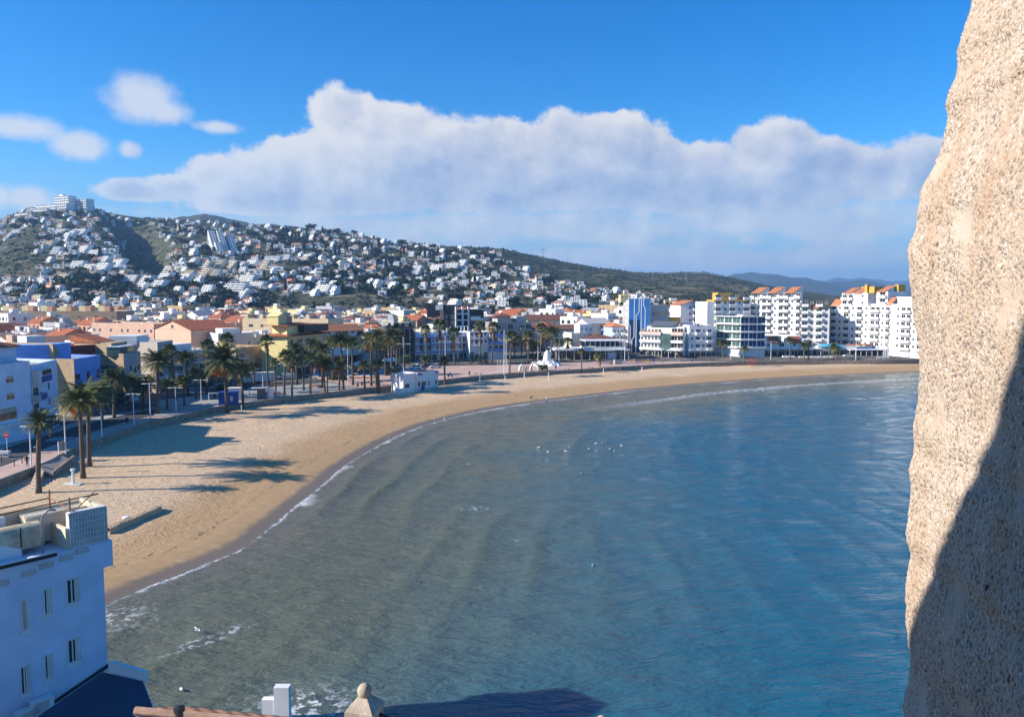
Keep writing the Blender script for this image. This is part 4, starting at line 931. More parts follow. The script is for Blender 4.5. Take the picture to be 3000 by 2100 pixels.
for z in zf[:2]:
    facade(r, 0, 0, 0, L, z, 2.8, 1, 'wGwGwwGwwGwwGw', .95, 1.3, .8)
    for k in range(8): x = (L - .3) * k / 7; q = MB(); q.box(x, x + .18, -1.2, -.02, z + .004, z + 2.4); q.build('partition', white, r)
facade(r, 0, 0, 0, L, .4, 3.2, 1, 'SwSSwSSdSS'); facade(r, 0, 0, 0, L, zf[2] - .1, 2, 1, ' ww  w  w ', .9, 1.0, .4)
for k in range(9): x = L * .45 + (L * .55 - .3) * k / 8; q = MB(); q.box(x, x + .25, .05, .3, H, H + 2.4); q.build('pergola_post', white, r)
MB().box(5, 12, -3.5, -1.3, 3.0, 3.15).build('awning', canvas, r)
r, L, H = bldg('white_plaza_house', 'white four storey house with arched balconies at the end of the long shaded hotel', 'house', 1376, 304, 1429, 306, 972, None, 12, white, None, 'flat', gear=3)
facade(r, 0, 0, 0, L, 6.2, 2.9, 2, 'wbbw', .9, 1.2, bst='rail'); facade(r, 0, 0, 0, L, .6, 4, 1, 'SdwS')
r, L, H = bldg('blue_trim_house', 'white and blue balcony house behind the first plaza palms', 'house', 1431, 306, 1476, 309, 985, None, 12, white, None, 'hip', tile2, rh=1.4)
facade(r, 0, 0, 0, L, 3.8, 2.9, 3, 'bBb', bst='solid', bm=bluew)

# restaurants and low buildings behind the plaza
r, L, H = bldg('beach_restaurant', 'long low white restaurant with flat canopy roof behind the white fountain', 'restaurant', 1630, 309, 1832, 312, 1022, None, 12, greyd, None, 'none')
MB().box(-1.5, L + .5, -6, 12, H - .35, H).build('canopy', white, r); MB().box(L * .35, L * .75, -6.6, -5.9, H - .5, H - .1).build('fascia', white2, r)
for k in range(10): x = L * k / 9; q = MB(); q.box(x - .1, x + .1, -5.6, -5.4, 0, H - .35); q.build('post', white, r)
facade(r, 0, 0, 0, L, .3, 3.6, 1, 'SSSSSSSSSSSS', mf=frame)
q = MB(); q.box(L * .38, L * .97, -4, 6, H + .004, H + .9); q.box(L * .38, L * .97, -4.2, 6.2, H + 3.2, H + 3.5); q.build('upper_terrace', white, r)
for k in range(9): x = L * .39 + L * .57 * k / 8; q = MB(); q.box(x - .1, x + .1, -3.9, -3.7, H + .9, H + 3.2); q.build('post', white, r)
box_on(r, L * .39, L * .96, 1.0, 5.6, H + .9, H + 3.19, 'upper_room', glass)
MB().box(L * .52, L * .72, -5.2, -4.6, H + .004, H + .7).build('planter', white2, r)
r, L, H = bldg('cream_cube_house', 'small cream and white cube house with round windows behind the restaurant', 'house', 1674, 326, 1722, 328, 975, None, 10, mat('light_cream_render', (0.76, 0.72, 0.55)), None, 'flat', gear=0)
facade(r, 0, 0, 0, L, 7.5, 3, 1, 'ww ', .6, .6); box_on(r, 4.5, L + 3, 2, 9, H - .6, H + 3.4, 'upper_cube', white); facade(r, 4.5, 2, 0, L - 1.5, H, 3, 1, 'www', .6, 1.3, .7)
r, L, H = bldg('brown_tiled_house', 'low house with broad brown tiled roof above the restaurant terrace', 'house', 1722, 322, 1802, 324, 993, None, 12, mat('brick_brown_render', (0.30, 0.15, 0.10)), None, 'hip', tiled, rh=1.8, ov=1.0)
facade(r, 0, 0, 0, L, H - 3.2, 3, 1, 'GGGG')
r, L, H = bldg('grey_gabled_house', 'grey sided house with pink front and shallow roof left of the blue hotel', 'house', 1722, 352, 1790, 356, 948, None, 14, mat('pale_pink_render', (0.62, 0.52, 0.46)), greyw, 'gx', greyw, rh=2.2)
facade(r, 0, 0, 0, L, H - 6.2, 3, 2, 'w bb')
r, L, H = bldg('terracotta_cap_house', 'blue shaded house with bright tiled cap beside the blue hotel', 'house', 1794, 345, 1828, 347, 958, None, 12, mat('pale_blue_render', (0.40, 0.50, 0.68)), None, 'hip', tile3, rh=1.6)
facade(r, 0, 0, 0, L, H - 6.4, 3, 2, 'bwb')
# the blue glass hotel
r, L, H = bldg('blue_glass_hotel', 'tall blue glass fronted hotel with white zigzag lines', 'hotel', 1839, 336, 1902, 334, 873, None, 15, white, None, 'flat', felt, gear=5, par=.4)
xm = L * .58
MB().box(.25, xm, -.16, -.01, .8, H * .62).build('lower_glass', glassb, r); MB().box(.25, xm, -.16, -.01, H * .623, H - .3).build('upper_glass', glassbl, r)
MB().box(xm + .02, L, -.16, -.01, H * .42, H - .2).build('blue_panel', glassbl, r)
def zig(pts):
    q = MB()
    for (x0, z0), (x1, z1) in zip(pts[:-1], pts[1:]): q.hprism([(-.22, 0), (-.165, 0), (-.165, .001), (-.22, .001)], 0, .001) if False else q.face([(x0 - .13, -.2, z0), (x0 + .13, -.2, z0), (x1 + .13, -.2, z1), (x1 - .13, -.2, z1)])
    q.build('white_line', white, r)
zig([(.3, H), (.3, H * .55), (1.0, H * .50), (1.0, .8)]); zig([(xm * .5, H), (xm * .5, H * .32), (xm * .33, H * .27), (xm * .33, .8)]); zig([(xm * .88, H), (xm * .88, H * .75), (xm * .66, H * .7), (xm * .66, .8)]); zig([(xm + .3, H), (xm + .3, H * .42)]); zig([(xm + 1.3, H), (xm + 1.3, H * .86), (xm + 2.0, H * .81), (xm + 2.0, H * .42)])
for k in range(8): q = MB(); q.lathe([(.9, 2.6 + k * 2.9), (.9, 3.5 + k * 2.9)], 14, 0, (-.1, 1.2)); q.build('round_balcony', white, r)
for k in range(6): x = .3 + L * .9 * k / 5; q = MB(); q.box(x - .12, x + .12, -.2, .05, H - .2, H + .9); q.build('fin', white, r)
r2, L2, H2 = bldg('hotel_wing', 'pale grey wing with dark arched windows behind the blue glass hotel', 'hotel', 1903, 339, 1958, 352, 893, None, 14, greyw, None, 'flat', felt, gear=2, par=.3)
for z in (H2 - 5.2, H2 - 9.2): facade(r2, 0, 0, 0, L2, z, 3, 1, ' wwwwwwww', .95, 1.5, .5, mf=dark)
MB().hip(1, 8, 3, 11, H2, 2.6, 0, .4).build('blue_roof', bluep, r2)
r, L, H = bldg('glass_stair_hotel', 'white four storey hotel with a green glass stair tower and tiled strips', 'hotel', 1876, 326, 2002, 317, 972, None, 12, white, None, 'flat', deck, gear=5)
x1_, x2_ = L * .50, L * .73
MB().box(x1_, x2_, -.9, -.02, 3.2, H - .5).build('glass_stair', glassg, r)
for k, zz in enumerate((3.4, 6.5, 9.6)):
    box_on(r, 0, x1_ - .05, -1.3, -.02, zz - .2, zz + .85, 'balcony', white); box_on(r, x2_ + .05, L, -1.3, -.02, zz - .2, zz + .85, 'balcony', white)
    facade(r, 0, 0, 0, x1_, zz, 3, 1, 'wwwwWW', 1.0, 2.0, .3); facade(r, x2_, 0, 0, L - x2_, zz, 3, 1, 'GG')
for x0, x1 in ((0, x1_), (x2_, L)): q = MB(); q.hprism([(-1.4, H - .9), (0.0, H + .3), (.0, H + .45), (-1.4, H - .75)], x0, x1); q.build('tiled_strip', tile2, r)
q = MB(); q.box(L * .1, L * .95, 3, 9, H - .2, H + 2.4); q.build('roof_hut', white, r); q = MB(); q.hprism([(2, H + 2.6), (10, H + 4.2), (10, H + 4.4), (2, H + 2.8)], L * .15, L * .75); q.build('solar_roof', slate, r)
facade(r, 0, 0, 0, L, .3, 3.0, 1, 'SSSSSSS', mf=dark)
q = MB()
for x in (L * .32, L * .75): q.hip(x, x + 6, -8, -2.5, 3.6, .9, 0, .2); 
q.build('awning', canvas, r)
for k in range(5): x = L * .33 + L * .62 * k / 4; q = MB(); q.box(x - .07, x + .07, -7.9, -7.76, 0, 3.6); q.build('awning_post', metalw, r)
r, L, H = bldg('bright_white_hotel', 'bright white hotel with short balconies between the glass stair and the blue windowed corner building', 'hotel', 2019, 318, 2086, 319, 953, None, 13, white, None, 'flat', deck, gear=3)
facade(r, 0, 0, 0, L, 3.5, 3.15, 3, 'wbwb', 1.0, 1.2, bst='solid'); facade(r, 0, 0, 0, L, .3, 3, 1, 'SSSS'); facade(r, 0, 0, 0, L, 13.0, 2, 1, ' w  ', 1.2, 1.0, .3)
MB().box(-.3, L + .3, -1.5, -.02, 3.2, 3.45).build('fascia', white, r); facade(r, L, 0, PI / 2, 13, 3.5, 3.15, 3, 'bb', bst='solid', bd=1.0)
r, L, H = bldg('ochre_gable_house', 'deep yellow walled building rising behind the glass stair hotel', 'building', 1960, 362, 1992, 364, 930, None, 14, ochre, None, 'shed', ochre, rh=-2.0)
r, L, H = bldg('blue_panel_house', 'white apartment house with orange tiled roof and a dark blue wall below', 'apartment house', 1992, 372, 2066, 374, 893, None, 14, white, None, 'gy', tile3, rh=2.0)
facade(r, L * .5, 0, 0, L * .5, H - 12, 3.1, 4, 'Bb', bst='solid'); box_on(r, 0, L * .6, -2.5, -.03, 0, H - 9.0, 'blue_wall', bluep); facade(r, 0, 0, 0, L * .5, H - 9, 3.1, 3, ' w', 1.2, 1.2)
r, L, H = bldg('tall_white_block', 'tall white apartment block with ochre roof rooms', 'apartment block', 2070, 352, 2195, 354, 884, None, 16, white, None, 'flat', gear=4)
facade(r, 0, 0, 0, L, 12.0, 3.05, 5, ' bwBwB', 1.2, 1.2, bst='solid', bd=1.1)
q = MB(); q.box(4, L - 1, 2, 12, H - .1, H + .9); q.box(6, 13, 3, 10, H + .9, H + 4.2); q.box(14, 16, 3, 8, H + .9, H + 3.4); q.build('roof_room', ochre, r)
r, L, H = bldg('glass_corner_building', 'white framed corner building with blue green windows on four floors', 'building', 2098, 326, 2168, 316, 930, None, 14, white, None, 'flat', felt, gear=2)
facade(r, 0, 0, 0, L, 4.6, 3.2, 4, 'GGG', mf=frame, mg=glassg)
for k in range(5): box_on(r, -.2, L + .1, -1.2, -.02, 4.3 + k * 3.2, 4.62 + k * 3.2, 'floor_band', white)
a2 = P(2168, 316); 
r2, L2, H2 = bldg('blue_glass_block', 'right half of the corner building with four bands of blue windows', 'building', 2168.5, 316, 2241, 317, 951, None, 14, white, None, 'flat', felt, gear=2)
facade(r2, 0, 0, 0, L2, 4.6, 3.2, 4, 'GGG', mf=frame, mg=glassb)
for k in range(5): box_on(r2, -.1, L2 + .2, -1.2, -.02, 4.3 + k * 3.2, 4.62 + k * 3.2, 'floor_band', white)
box_on(r2, 2, 7, 3, 9, H2 - .4, H2 + 4.0, 'roof_room', white2)
# the big terrace hotels at the far end
r, L, H = bldg('terrace_hotel', 'big white stepped hotel with three orange tiled roof ends and rows of balconies', 'hotel', 2196, 358, 2344, 338, 878, (.37, 1), 20, white, None, 'flat', gear=6)
facade(r, 0, 0, 0, L, 9.5, 3.05, 6, 'bwBBwBBwB', 1.1, 1.2, bst='solid', bd=1.5)
for k in range(3):
    x0 = L * (.03 + .33 * k); q = MB(); q.box(x0, x0 + L * .2, .3, 6, H - .8, H + 3.4); q.hprism([(-.4, H + 3.1), (6, H + 5.6), (6.01, H + 5.6), (6.01, H + 3.4)], x0, x0 + L * .19); q.build('roof_room', white, r)
    q = MB(); q.hprism([(-.9, H + 2.95), (5.2, H + 5.55), (5.2, H + 5.75), (-.9, H + 3.15)], x0 + .2, x0 + L * .19); q.build('tiled_roof', tile3, r)
    facade(r, x0, .3, 0, L * .2, H + .2, 3, 1, 'b', bst='solid', bd=1.2)
r, L, H = bldg('lower_terrace_hotel', 'lower grey white wing with dark balconies between the two big terrace hotels', 'hotel', 2345, 338, 2428, 334, 905, (.4, 1), 16, white2, None, 'flat', gear=4)
facade(r, 0, 0, 0, L, 6.2, 3.0, 6, 'BwBw', 1.2, 1.2, bst='solid', bd=1.4)
q = MB(); q.hprism([(0, H), (5, H + 2.6), (5, H + 2.8), (-.4, H + .1)], L * .35, L * .75); q.build('tiled_roof', tile3, r); box_on(r, L * .35, L * .7, 5.01, 9, H - .3, H + 2.4, 'roof_room', cream)
r, L, H = bldg('far_terrace_hotel', 'big bright white hotel with ochre roof towers beside the rough castle wall', 'hotel', 2430, 350, 2545, 332, 895, (.44, 1), 22, white, None, 'flat', gear=6)
facade(r, 0, 0, 0, L, 3.6, 3.05, 6, 'BwBwBw', 1.1, 1.2, bst='solid', bd=1.2)
q = MB(); q.box(L * .25, L * .9, 1, 12, H - .7, H + 5.6); q.build('upper_block', white, r); facade(r, L * .25, 1, 0, L * .6, H - .2, 2.9, 2, 'bb w', bst='solid', bd=1.1)
for x in (.3, .56): q = MB(); q.hprism([(0.4, H + 5.4), (7, H + 7.9), (7, H + 8.1), (.4, H + 5.6)], L * x, L * (x + .2)); q.build('tiled_roof', tile3, r)
q = MB(); q.box(L * .5, L * .72, 7.02, 12, H + 5.6, H + 8.4); q.box(L * .78, L * .84, 2, 4, H + 5.6, H + 9.2); q.box(L * .84, L * .98, 3, 9, H + 5.6, H + 8.4); q.build('roof_tower', ochre, r)
q = MB(); q.hprism([(-.3, H - .6), (3.0, H + 2.6), (3.0, H + 2.8), (-.3, H - .4)], 0, L * .22); q.build('tiled_roof', tile3, r)
r, L, H = bldg('end_hotel', 'right most white hotel block with tiled sheds, partly hidden by the castle wall', 'hotel', 2547, 332, 2700, 308, 890, (.5, 1), 22, white, None, 'flat', gear=5)
facade(r, 0, 0, 0, L, 3.6, 3.05, 6, 'BBwB wBBwB', 1.1, 1.2, bst='solid', bd=1.2)
q = MB(); q.box(L * .08, L * .3, 1, 12, H - .7, H + 5.2); q.box(L * .4, L * .9, 3, 12, H - .7, H + 3.0); q.build('upper_block', white, r); facade(r, L * .1, 1, 0, L * .2, H - .2, 2.9, 2, 'b', bst='solid', bd=1.1)
q = MB(); q.hprism([(.4, H + 5.0), (7, H + 7.6), (7, H + 7.8), (.4, H + 5.2)], L * .09, L * .26); q.build('tiled_roof', tile3, r); q = MB(); q.box(L * .22, L * .3, 7.02, 11, H + 5.2, H + 8.2); q.build('roof_tower', ochre, r)
q = MB(); q.hprism([(-.3, H - .6), (3.0, H + 2.6), (3.0, H + 2.8), (-.3, H - .4)], L * .31, L * .42); q.build('tiled_roof', tile3, r)
# shops in front of the hotels
r, L, H = bldg('shop_row', 'low white shop row with two orange tiled roofs in front of the terrace hotel', 'shop', 2242, 326, 2395, 328, 1004, None, 9, white, None, 'flat', gear=3, par=.5)
for k in (.1, .5): q = MB(); q.hprism([(-.8, H - .3), (4, H + 2.4), (4, H + 2.6), (-.8, H - .1)], L * k, L * (k + .2)); q.build('tiled_roof', tile, r); q = MB(); q.box(L * k + .2, L * (k + .2) + 2, 4.01, 8, H - .4, H + 2.6); q.build('upper_room', white, r)
facade(r, 0, 0, 0, L, 3.6, 2.6, 1, 'w W w ww', 1.2, 1.3, .7); facade(r, 0, 0, 0, L, .3, 3, 1, 'SSSSSSSS', mf=frame); MB().box(-.5, L + .5, -3.5, -.02, 3.2, 3.5).build('canopy', white, r)
for k in range(7): x = L * k / 6; q = MB(); q.box(x - .08, x + .08, -3.4, -3.2, 0, 3.2); q.build('post', metalw, r)
r, L, H = bldg('awning_restaurant', 'long low restaurant with blue awnings and pergola in front of the bright hotels', 'restaurant', 2397, 326, 2556, 328, 1014, None, 9, white, None, 'flat', gear=2, par=.5)
MB().hip(1, 10, -4, 2, H, 1.0, 0, .2).build('blue_awning', cyan, r); q = MB(); q.hip(15, 27, -3.5, 1.0, H - 2.2, 1.2, 0, .3); q.build('blue_awning', bluep, r); MB().box(15, L, -1, 5, H + .3, H + .6).build('tiled_roof', tile, r)
facade(r, 0, 0, 0, L, .3, 3, 1, 'SSSSSSSSSS', mf=frame); MB().box(11, L + 4, -6, -.02, 3.0, 3.25).build('canopy', white, r)
for k in range(8): x = 11 + (L - 7) * k / 7; q = MB(); q.box(x - .08, x + .08, -5.9, -5.75, 0, 3.0); q.build('post', metalw, r)
# behind the plaza: modern black and white block, grey apartments
r, L, H = bldg('black_white_building', 'modern building of black cladding and white frames behind the shaded hotel', 'building', 1300, 372, 1418, 376, 908, None, 16, blackp, None, 'flat', slate, gear=5)
for k in range(4): box_on(r, L * .28, L * .62, -2.2, -.03, H - 11.2 + k * 3.0, H - 10.6 + k * 3.0, 'white_floor', white)
for x in (.28, .44, .585): box_on(r, L * x, L * x + .7, -2.25, -.02, H - 14, H + 1.6, 'white_frame', white)
facade(r, 0, 0, 0, L, H - 11, 3, 3, 'ww  wbb', 1.3, 1.5, mf=frame)
box_on(r, L * .66, L * .9, -1.5, -.03, H - 5.2, H - 3.2, 'white_panel', white)
r, L, H = bldg('black_pavilion', 'black roof pavilion standing above the white town roofs', 'building', 1252, 440, 1336, 442, 893, None, 12, blackp, None, 'flat', slate, gear=1, base=8)
box_on(r, L * .3, L * .55, -1, -.02, H - 3, H - .2, 'white_bay', white)
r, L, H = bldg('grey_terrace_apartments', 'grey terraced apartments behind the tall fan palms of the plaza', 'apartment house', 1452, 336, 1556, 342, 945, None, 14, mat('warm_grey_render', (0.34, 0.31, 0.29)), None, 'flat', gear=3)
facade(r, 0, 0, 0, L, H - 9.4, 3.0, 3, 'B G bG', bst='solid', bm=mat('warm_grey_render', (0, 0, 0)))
q = MB(); q.box(2, 8, 3, 10, H - .5, H + 2.3); q.box(11, L - 1, 3, 10, H - .5, H + 2.6); q.build('attic', greyw, r); MB().hip(1, 9, 2.5, 10.5, H + 2.3, 1.5, 0, .4).build('attic_roof', tiled, r)
r, L, H = bldg('long_pale_house', 'long pale house with dark windows and brown tiled roof behind the restaurant palms', 'house', 1560, 352, 1716, 356, 965, None, 12, greyw, None, 'gx', tiled, rh=1.8)
facade(r, 0, 0, 0, L, H - 6.2, 3.0, 2, ' WW  bWwb')
r, L, H = bldg('cream_tiled_terrace', 'cream terrace house row under one long brown tiled roof', 'house', 1545, 400, 1700, 406, 938, None, 12, cream, None, 'gx', tiled, rh=2.6, base=6)
facade(r, 0, 0, 0, L, H - 3.2, 3.0, 1, 'w w w w w')
r, L, H = bldg('long_cream_block', 'long cream apartment block with notched parapet and rooftop gables', 'apartment block', 712, 334, 962, 322, 932, None, 13, mat('deep_cream_render', (0.66, 0.52, 0.33), streak=.1), None, 'flat', felt, gear=8)
facade(r, 0, 0, 0, L, H - 4.6, 3.0, 1, ' W w w W  W w W', 1.4, 1.3, .8); facade(r, 0, 0, 0, L, H - 8.0, 3.0, 1, ' W w w W  W w W', 1.4, 1.3, .8)
for k in range(6): x = 1 + (L - 4) * k / 5; q = MB(); q.box(x, x + 1.8, .02, 3, H - .3, H + 1.8); q.build('parapet_pier', MATS['deep_cream_render'], r)
for k in range(4): x = 3 + (L - 12) * k / 3; q = MB(); q.gable(x, x + 7, 4, 11, H - .5, 2.6, 0, 1, .3, 'y'); q.build('roof_gable', [felt, white], r)
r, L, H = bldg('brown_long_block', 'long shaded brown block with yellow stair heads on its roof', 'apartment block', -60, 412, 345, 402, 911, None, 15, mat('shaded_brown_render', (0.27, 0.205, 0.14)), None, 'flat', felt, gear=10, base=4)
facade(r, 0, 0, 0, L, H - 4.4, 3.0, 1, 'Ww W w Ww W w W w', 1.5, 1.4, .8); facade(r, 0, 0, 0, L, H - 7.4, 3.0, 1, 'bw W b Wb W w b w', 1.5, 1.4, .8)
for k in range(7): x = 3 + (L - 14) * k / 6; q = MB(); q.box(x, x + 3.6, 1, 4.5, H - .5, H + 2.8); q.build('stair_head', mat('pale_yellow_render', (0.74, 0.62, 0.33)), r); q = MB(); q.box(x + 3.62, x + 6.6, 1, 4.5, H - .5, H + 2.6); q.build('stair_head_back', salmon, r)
r, L, H = bldg('pink_gable_house', 'pink house with a broad gable and red tiled roof in the left of the town', 'house', 455, 272, 560, 258, 962, None, 17, pinkw, None, 'gy', tile, rh=2.9)
facade(r, 0, 0, 0, L, H - .6, 3, 1, ' w ', 1.5, 1.3, .9)
r, L, H = bldg('pink_row_house', 'pink and white row house with long grey roof left of the broad pink gable', 'house', 270, 304, 452, 290, 945, None, 13, pinkw, None, 'flat', felt, gear=5, par=.6)
facade(r, 0, 0, 0, L, H - 4.0, 3, 1, 'ww w ww www', 1.2, 1.3, .6)
r, L, H = bldg('maroon_terrace_house', 'flat roofed house with dark maroon terrace walls behind the corner house', 'house', 18, 184, 150, 176, 1010, None, 12, maroon, None, 'flat', deck, gear=3)
box_on(r, 3.5, 7.2, .6, 5, H - .8, H + 2.2, 'roof_hut', white); box_on(r, 0.2, 2.6, -.1, 3, H - 2, H + 2.4, 'chimney_breast', pinkw)
# ------------------------------------------------------------------ roofs of the old town: prototypes with parts, then copies
def town_proto(kind, far=False):
    name, phrase, wd, dp, H, wm, roof, rm, hut = kind
    t = thing(name, phrase, 'house', (0, 0, -200)); hw, hd = wd / 2, dp / 2
    q = MB(); q.box(-hw, hw, -hd, hd, -3, H)
    if far:
        n = max(3, int(wd / 2.8))
        for j in range(n): c = -hw + wd * (j + .5) / n; ww = random.uniform(.4, .95); q.box(c - ww, c + ww, -hd - .05, -hd + .05, H - 2.3, H - .9, 1)
        for sgn in (-1, 1):
            for j in range(2): c = -hd + dp * (j + .5) / 2; q.box(sgn * hw - .05, sgn * hw + .05, c - .6, c + .6, H - 2.2, H - .9, 1)
    q.build('wall', [wm, glass], t)
    if roof == 'flat':
        q = MB(); parapet(q, -hw - .03, hw + .03, -hd - .03, hd + .03, H - .2, .95, .22); q.build('parapet', wm, t)
        MB().box(-hw + .2, hw - .2, -hd + .2, hd - .2, H - .1, H + .03).build('roof', rm, t)
    elif roof == 'hip': MB().hip(-hw, hw, -hd, hd, H, 1.9, 0, .45).build('roof', rm, t)
    else: MB().gable(-hw, hw, -hd, hd, H, 2.1, 0, 1, .4, roof[1]).build('roof', [rm, wm], t)
    z = H + (.03 if roof == 'flat' else .8)
    if hut:
        x, y = random.uniform(-hw + 1.8, hw - 4.5), random.uniform(-hd + .4, hd - 4)
        q = MB(); q.box(x, x + 3.4, y, y + 3, z, z + 2.3); q.box(x - .15, x + 3.55, y - .15, y + 3.15, z + 2.304, z + 2.45); q.build('roof_hut', wm if random.random() < .6 else white, t)
        if not far: put('door', window_mesh(.9, 2.0, woodb, glass), t, (x + 1.2, y, z + .02)); put('window', window_mesh(.6, .7), t, (x, y + 1.5, z + 1.0), -PI / 2)
    for k in range(random.choice((1, 2, 2, 3))):
        q = MB(); chimney(q, random.uniform(-hw + .7, hw - .7), random.uniform(-hd + .7, hd - .7), z, random.uniform(.8, 1.5), random.uniform(.22, .4)); q.build('chimney', random.choice((white, wm, cream)), t)
    for k in range(random.choice((0, 1, 1))):
        q = MB(); antenna(q, random.uniform(-hw + 1, hw - 1), random.uniform(-hd + 1, hd - 1), z, random.uniform(2, 3.4)); q.build('aerial', metalg, t)
    if roof == 'flat' and random.random() < .45:
        x, y = random.uniform(-hw + 2, hw - 3), random.uniform(-hd + 1, hd - 3)
        q = MB(); q.face([(x, y, z + .2), (x + 2.2, y, z + .2), (x + 2.2, y + 1.5, z + 1.3), (x, y + 1.5, z + 1.3)]); q.box(x + .2, x + 2, y + 1.4, y + 1.5, z, z + 1.25); q.build('solar_panel', slate, t)
    if roof == 'flat' and random.random() < .5:
        x, y = random.uniform(-hw + 1, hw - 1), random.uniform(-hd + 1, hd - 1)
        MB().lathe([(.55, z), (.6, z + 1.1), (.2, z + 1.4)], 10, 0, (x, y)).build('water_tank', random.choice((greyw, white2)), t)
    if far: return t
    n = max(2, int(wd / 3.6))
    facade(t, -hw, -hd, 0, wd, H - 2.9, 2.9, 1, ''.join(random.choice('wwbW') for _ in range(n)), 1.0, 1.3, .8, bst=random.choice(('rail', 'solid')), kind=random.choice('ws'))
    facade(t, -hw, hd, -PI / 2, dp, H - 2.9, 2.9, 1, ' w w'[:max(2, int(dp / 4))], 1.0, 1.2, .9)
    facade(t, hw, -hd, PI / 2, dp, H - 2.9, 2.9, 1, ' w w'[:max(2, int(dp / 4))], 1.0, 1.2, .9)
    return t
KIN = [('town_house', 'white flat roofed town house', 11, 12, 8.6, white, 'flat', deck, 1), ('town_house', 'weathered white flat roofed town house', 13, 11, 9.6, white2, 'flat', felt, 1),
       ('town_house', 'white town house with bright tiled roof', 12, 11, 8.0, white, 'hip', tile3, 0), ('town_house', 'white town house with faded gabled roof', 11, 13, 8.4, white, 'gx', tile2, 0),
       ('town_house', 'cream flat roofed town house', 12, 12, 9.0, cream, 'flat', deck, 1), ('town_house', 'pink town house with tiled roof', 11, 12, 8.2, pinkw, 'hip', tile, 0),
       ('town_house', 'grey flat roofed town house', 14, 12, 9.4, greyw, 'flat', felt, 1), ('town_house', 'low white house with red terrace', 12, 14, 7.2, white, 'flat', redp, 1),
       ('town_house', 'tan sided town house with roof terrace', 10, 14, 10.0, tan, 'flat', deck, 1), ('town_house', 'white house with grey gabled roof', 12, 12, 8.0, white, 'gy', felt, 0),
       ('town_house', 'tall white town house with roof hut', 10, 11, 11.2, white, 'flat', deck, 1), ('town_house', 'orange town house with tiled roof', 11, 11, 8.8, salmon, 'gx', tile, 0),
       ('town_house', 'white house with brown hipped roof', 14, 12, 8.2, white2, 'hip', tiled, 0), ('town_house', 'yellow flat roofed town house', 11, 12, 9.2, mat('pale_yellow_render', (0.74, 0.62, 0.33)), 'flat', deck, 1)]
PROT = [town_proto(k) for k in KIN]; PROTF = [town_proto(k, True) for k in KIN]; usedf = set()
def tall_of(i): return KIN[i][4]
placed = []
front_boxes = []                        # footprints of the buildings placed by hand, as circles along their fronts
for o in list(COL.objects):
    if o.parent is None and 'L' in o.keys() and o.get('category') in ('house', 'hotel', 'apartment house', 'apartment block', 'building', 'restaurant', 'shop'):
        L = o['L']; a = o.rotation_euler.z
        for k in range(int(L // 6) + 1):
            for yy in (1, 8, 14): front_boxes.append((o.location.x + math.cos(a) * min(L, k * 6) - math.sin(a) * yy, o.location.y + math.sin(a) * min(L, k * 6) + math.cos(a) * yy))
FB = np.array(front_boxes)
def zone_town(px, d):
    near_ = 'behind the beach street' if d < 250 else ('in mid town' if d < 400 else 'at the town edge')
    return near_
used = set(); rnd = random.Random(11)
def street_dist(x, y):
    d = np.hypot(LS[:, 0] - x, LS[:, 1] - y); i = d.argmin(); v = (x - LS[i][0]) * LDV[i][0] + (y - LS[i][1]) * LDV[i][1]
    return d[i] if v > 0 else -d[i]
count = 0; rowang = R(14)
cells = []
for r_ in range(-6, 60):
    for c_ in range(-40, 50):
        u = c_ * 15.2 + (r_ % 2) * 4; v = r_ * 17.0 + (6 if r_ % 3 == 0 else 0)
        x = -60 + u * math.cos(rowang) - v * math.sin(rowang); y = 190 + u * math.sin(rowang) + v * math.cos(rowang)
        cells.append((y, x))
cells.sort()
for y, x in cells:
    if y < 150 or y > 520: continue
    px, _ = proj(x, y, 10)
    if px < -40 or px > 2330: continue
    if street_dist(x, y) < (30 if px < 560 else 42 if px < 720 else 62 if px < 850 else 88 if px < 1720 else 90): continue
    if np.hypot(FB[:, 0] - x, FB[:, 1] - y).min() < 13.5: continue
    if px > 1500 and y < 370: continue
    i = rnd.randrange(len(PROT)); Q, us_ = (PROT, used) if y < 330 else (PROTF, usedf)
    o = Q[i] if i not in us_ else copy_tree(Q[i]); us_.add(i)
    s_ = rnd.uniform(.92, 1.06); o.location = (x + rnd.uniform(-1, 1), y + rnd.uniform(-1, 1), ztf(x, y) - rnd.uniform(0, 1.2)); o.rotation_euler = (0, 0, R(-30) + rnd.choice((0, 0, PI, PI / 2, -PI / 2)) + rnd.uniform(-.04, .04)); o.scale = (s_, s_, s_ * rnd.uniform(.95, 1.3))
    o['group'] = 'flat and tiled roofed houses of the old town'; MASS.append((o, KIN[i][1] + ' ' + zone_town(px, y))); count += 1
for Q, us_ in ((PROT, used), (PROTF, usedf)):
    for i, o in enumerate(Q):
        if i not in us_:
            for ch in list(o.children): bpy.data.objects.remove(ch)
            bpy.data.objects.remove(o)
print('town', count)

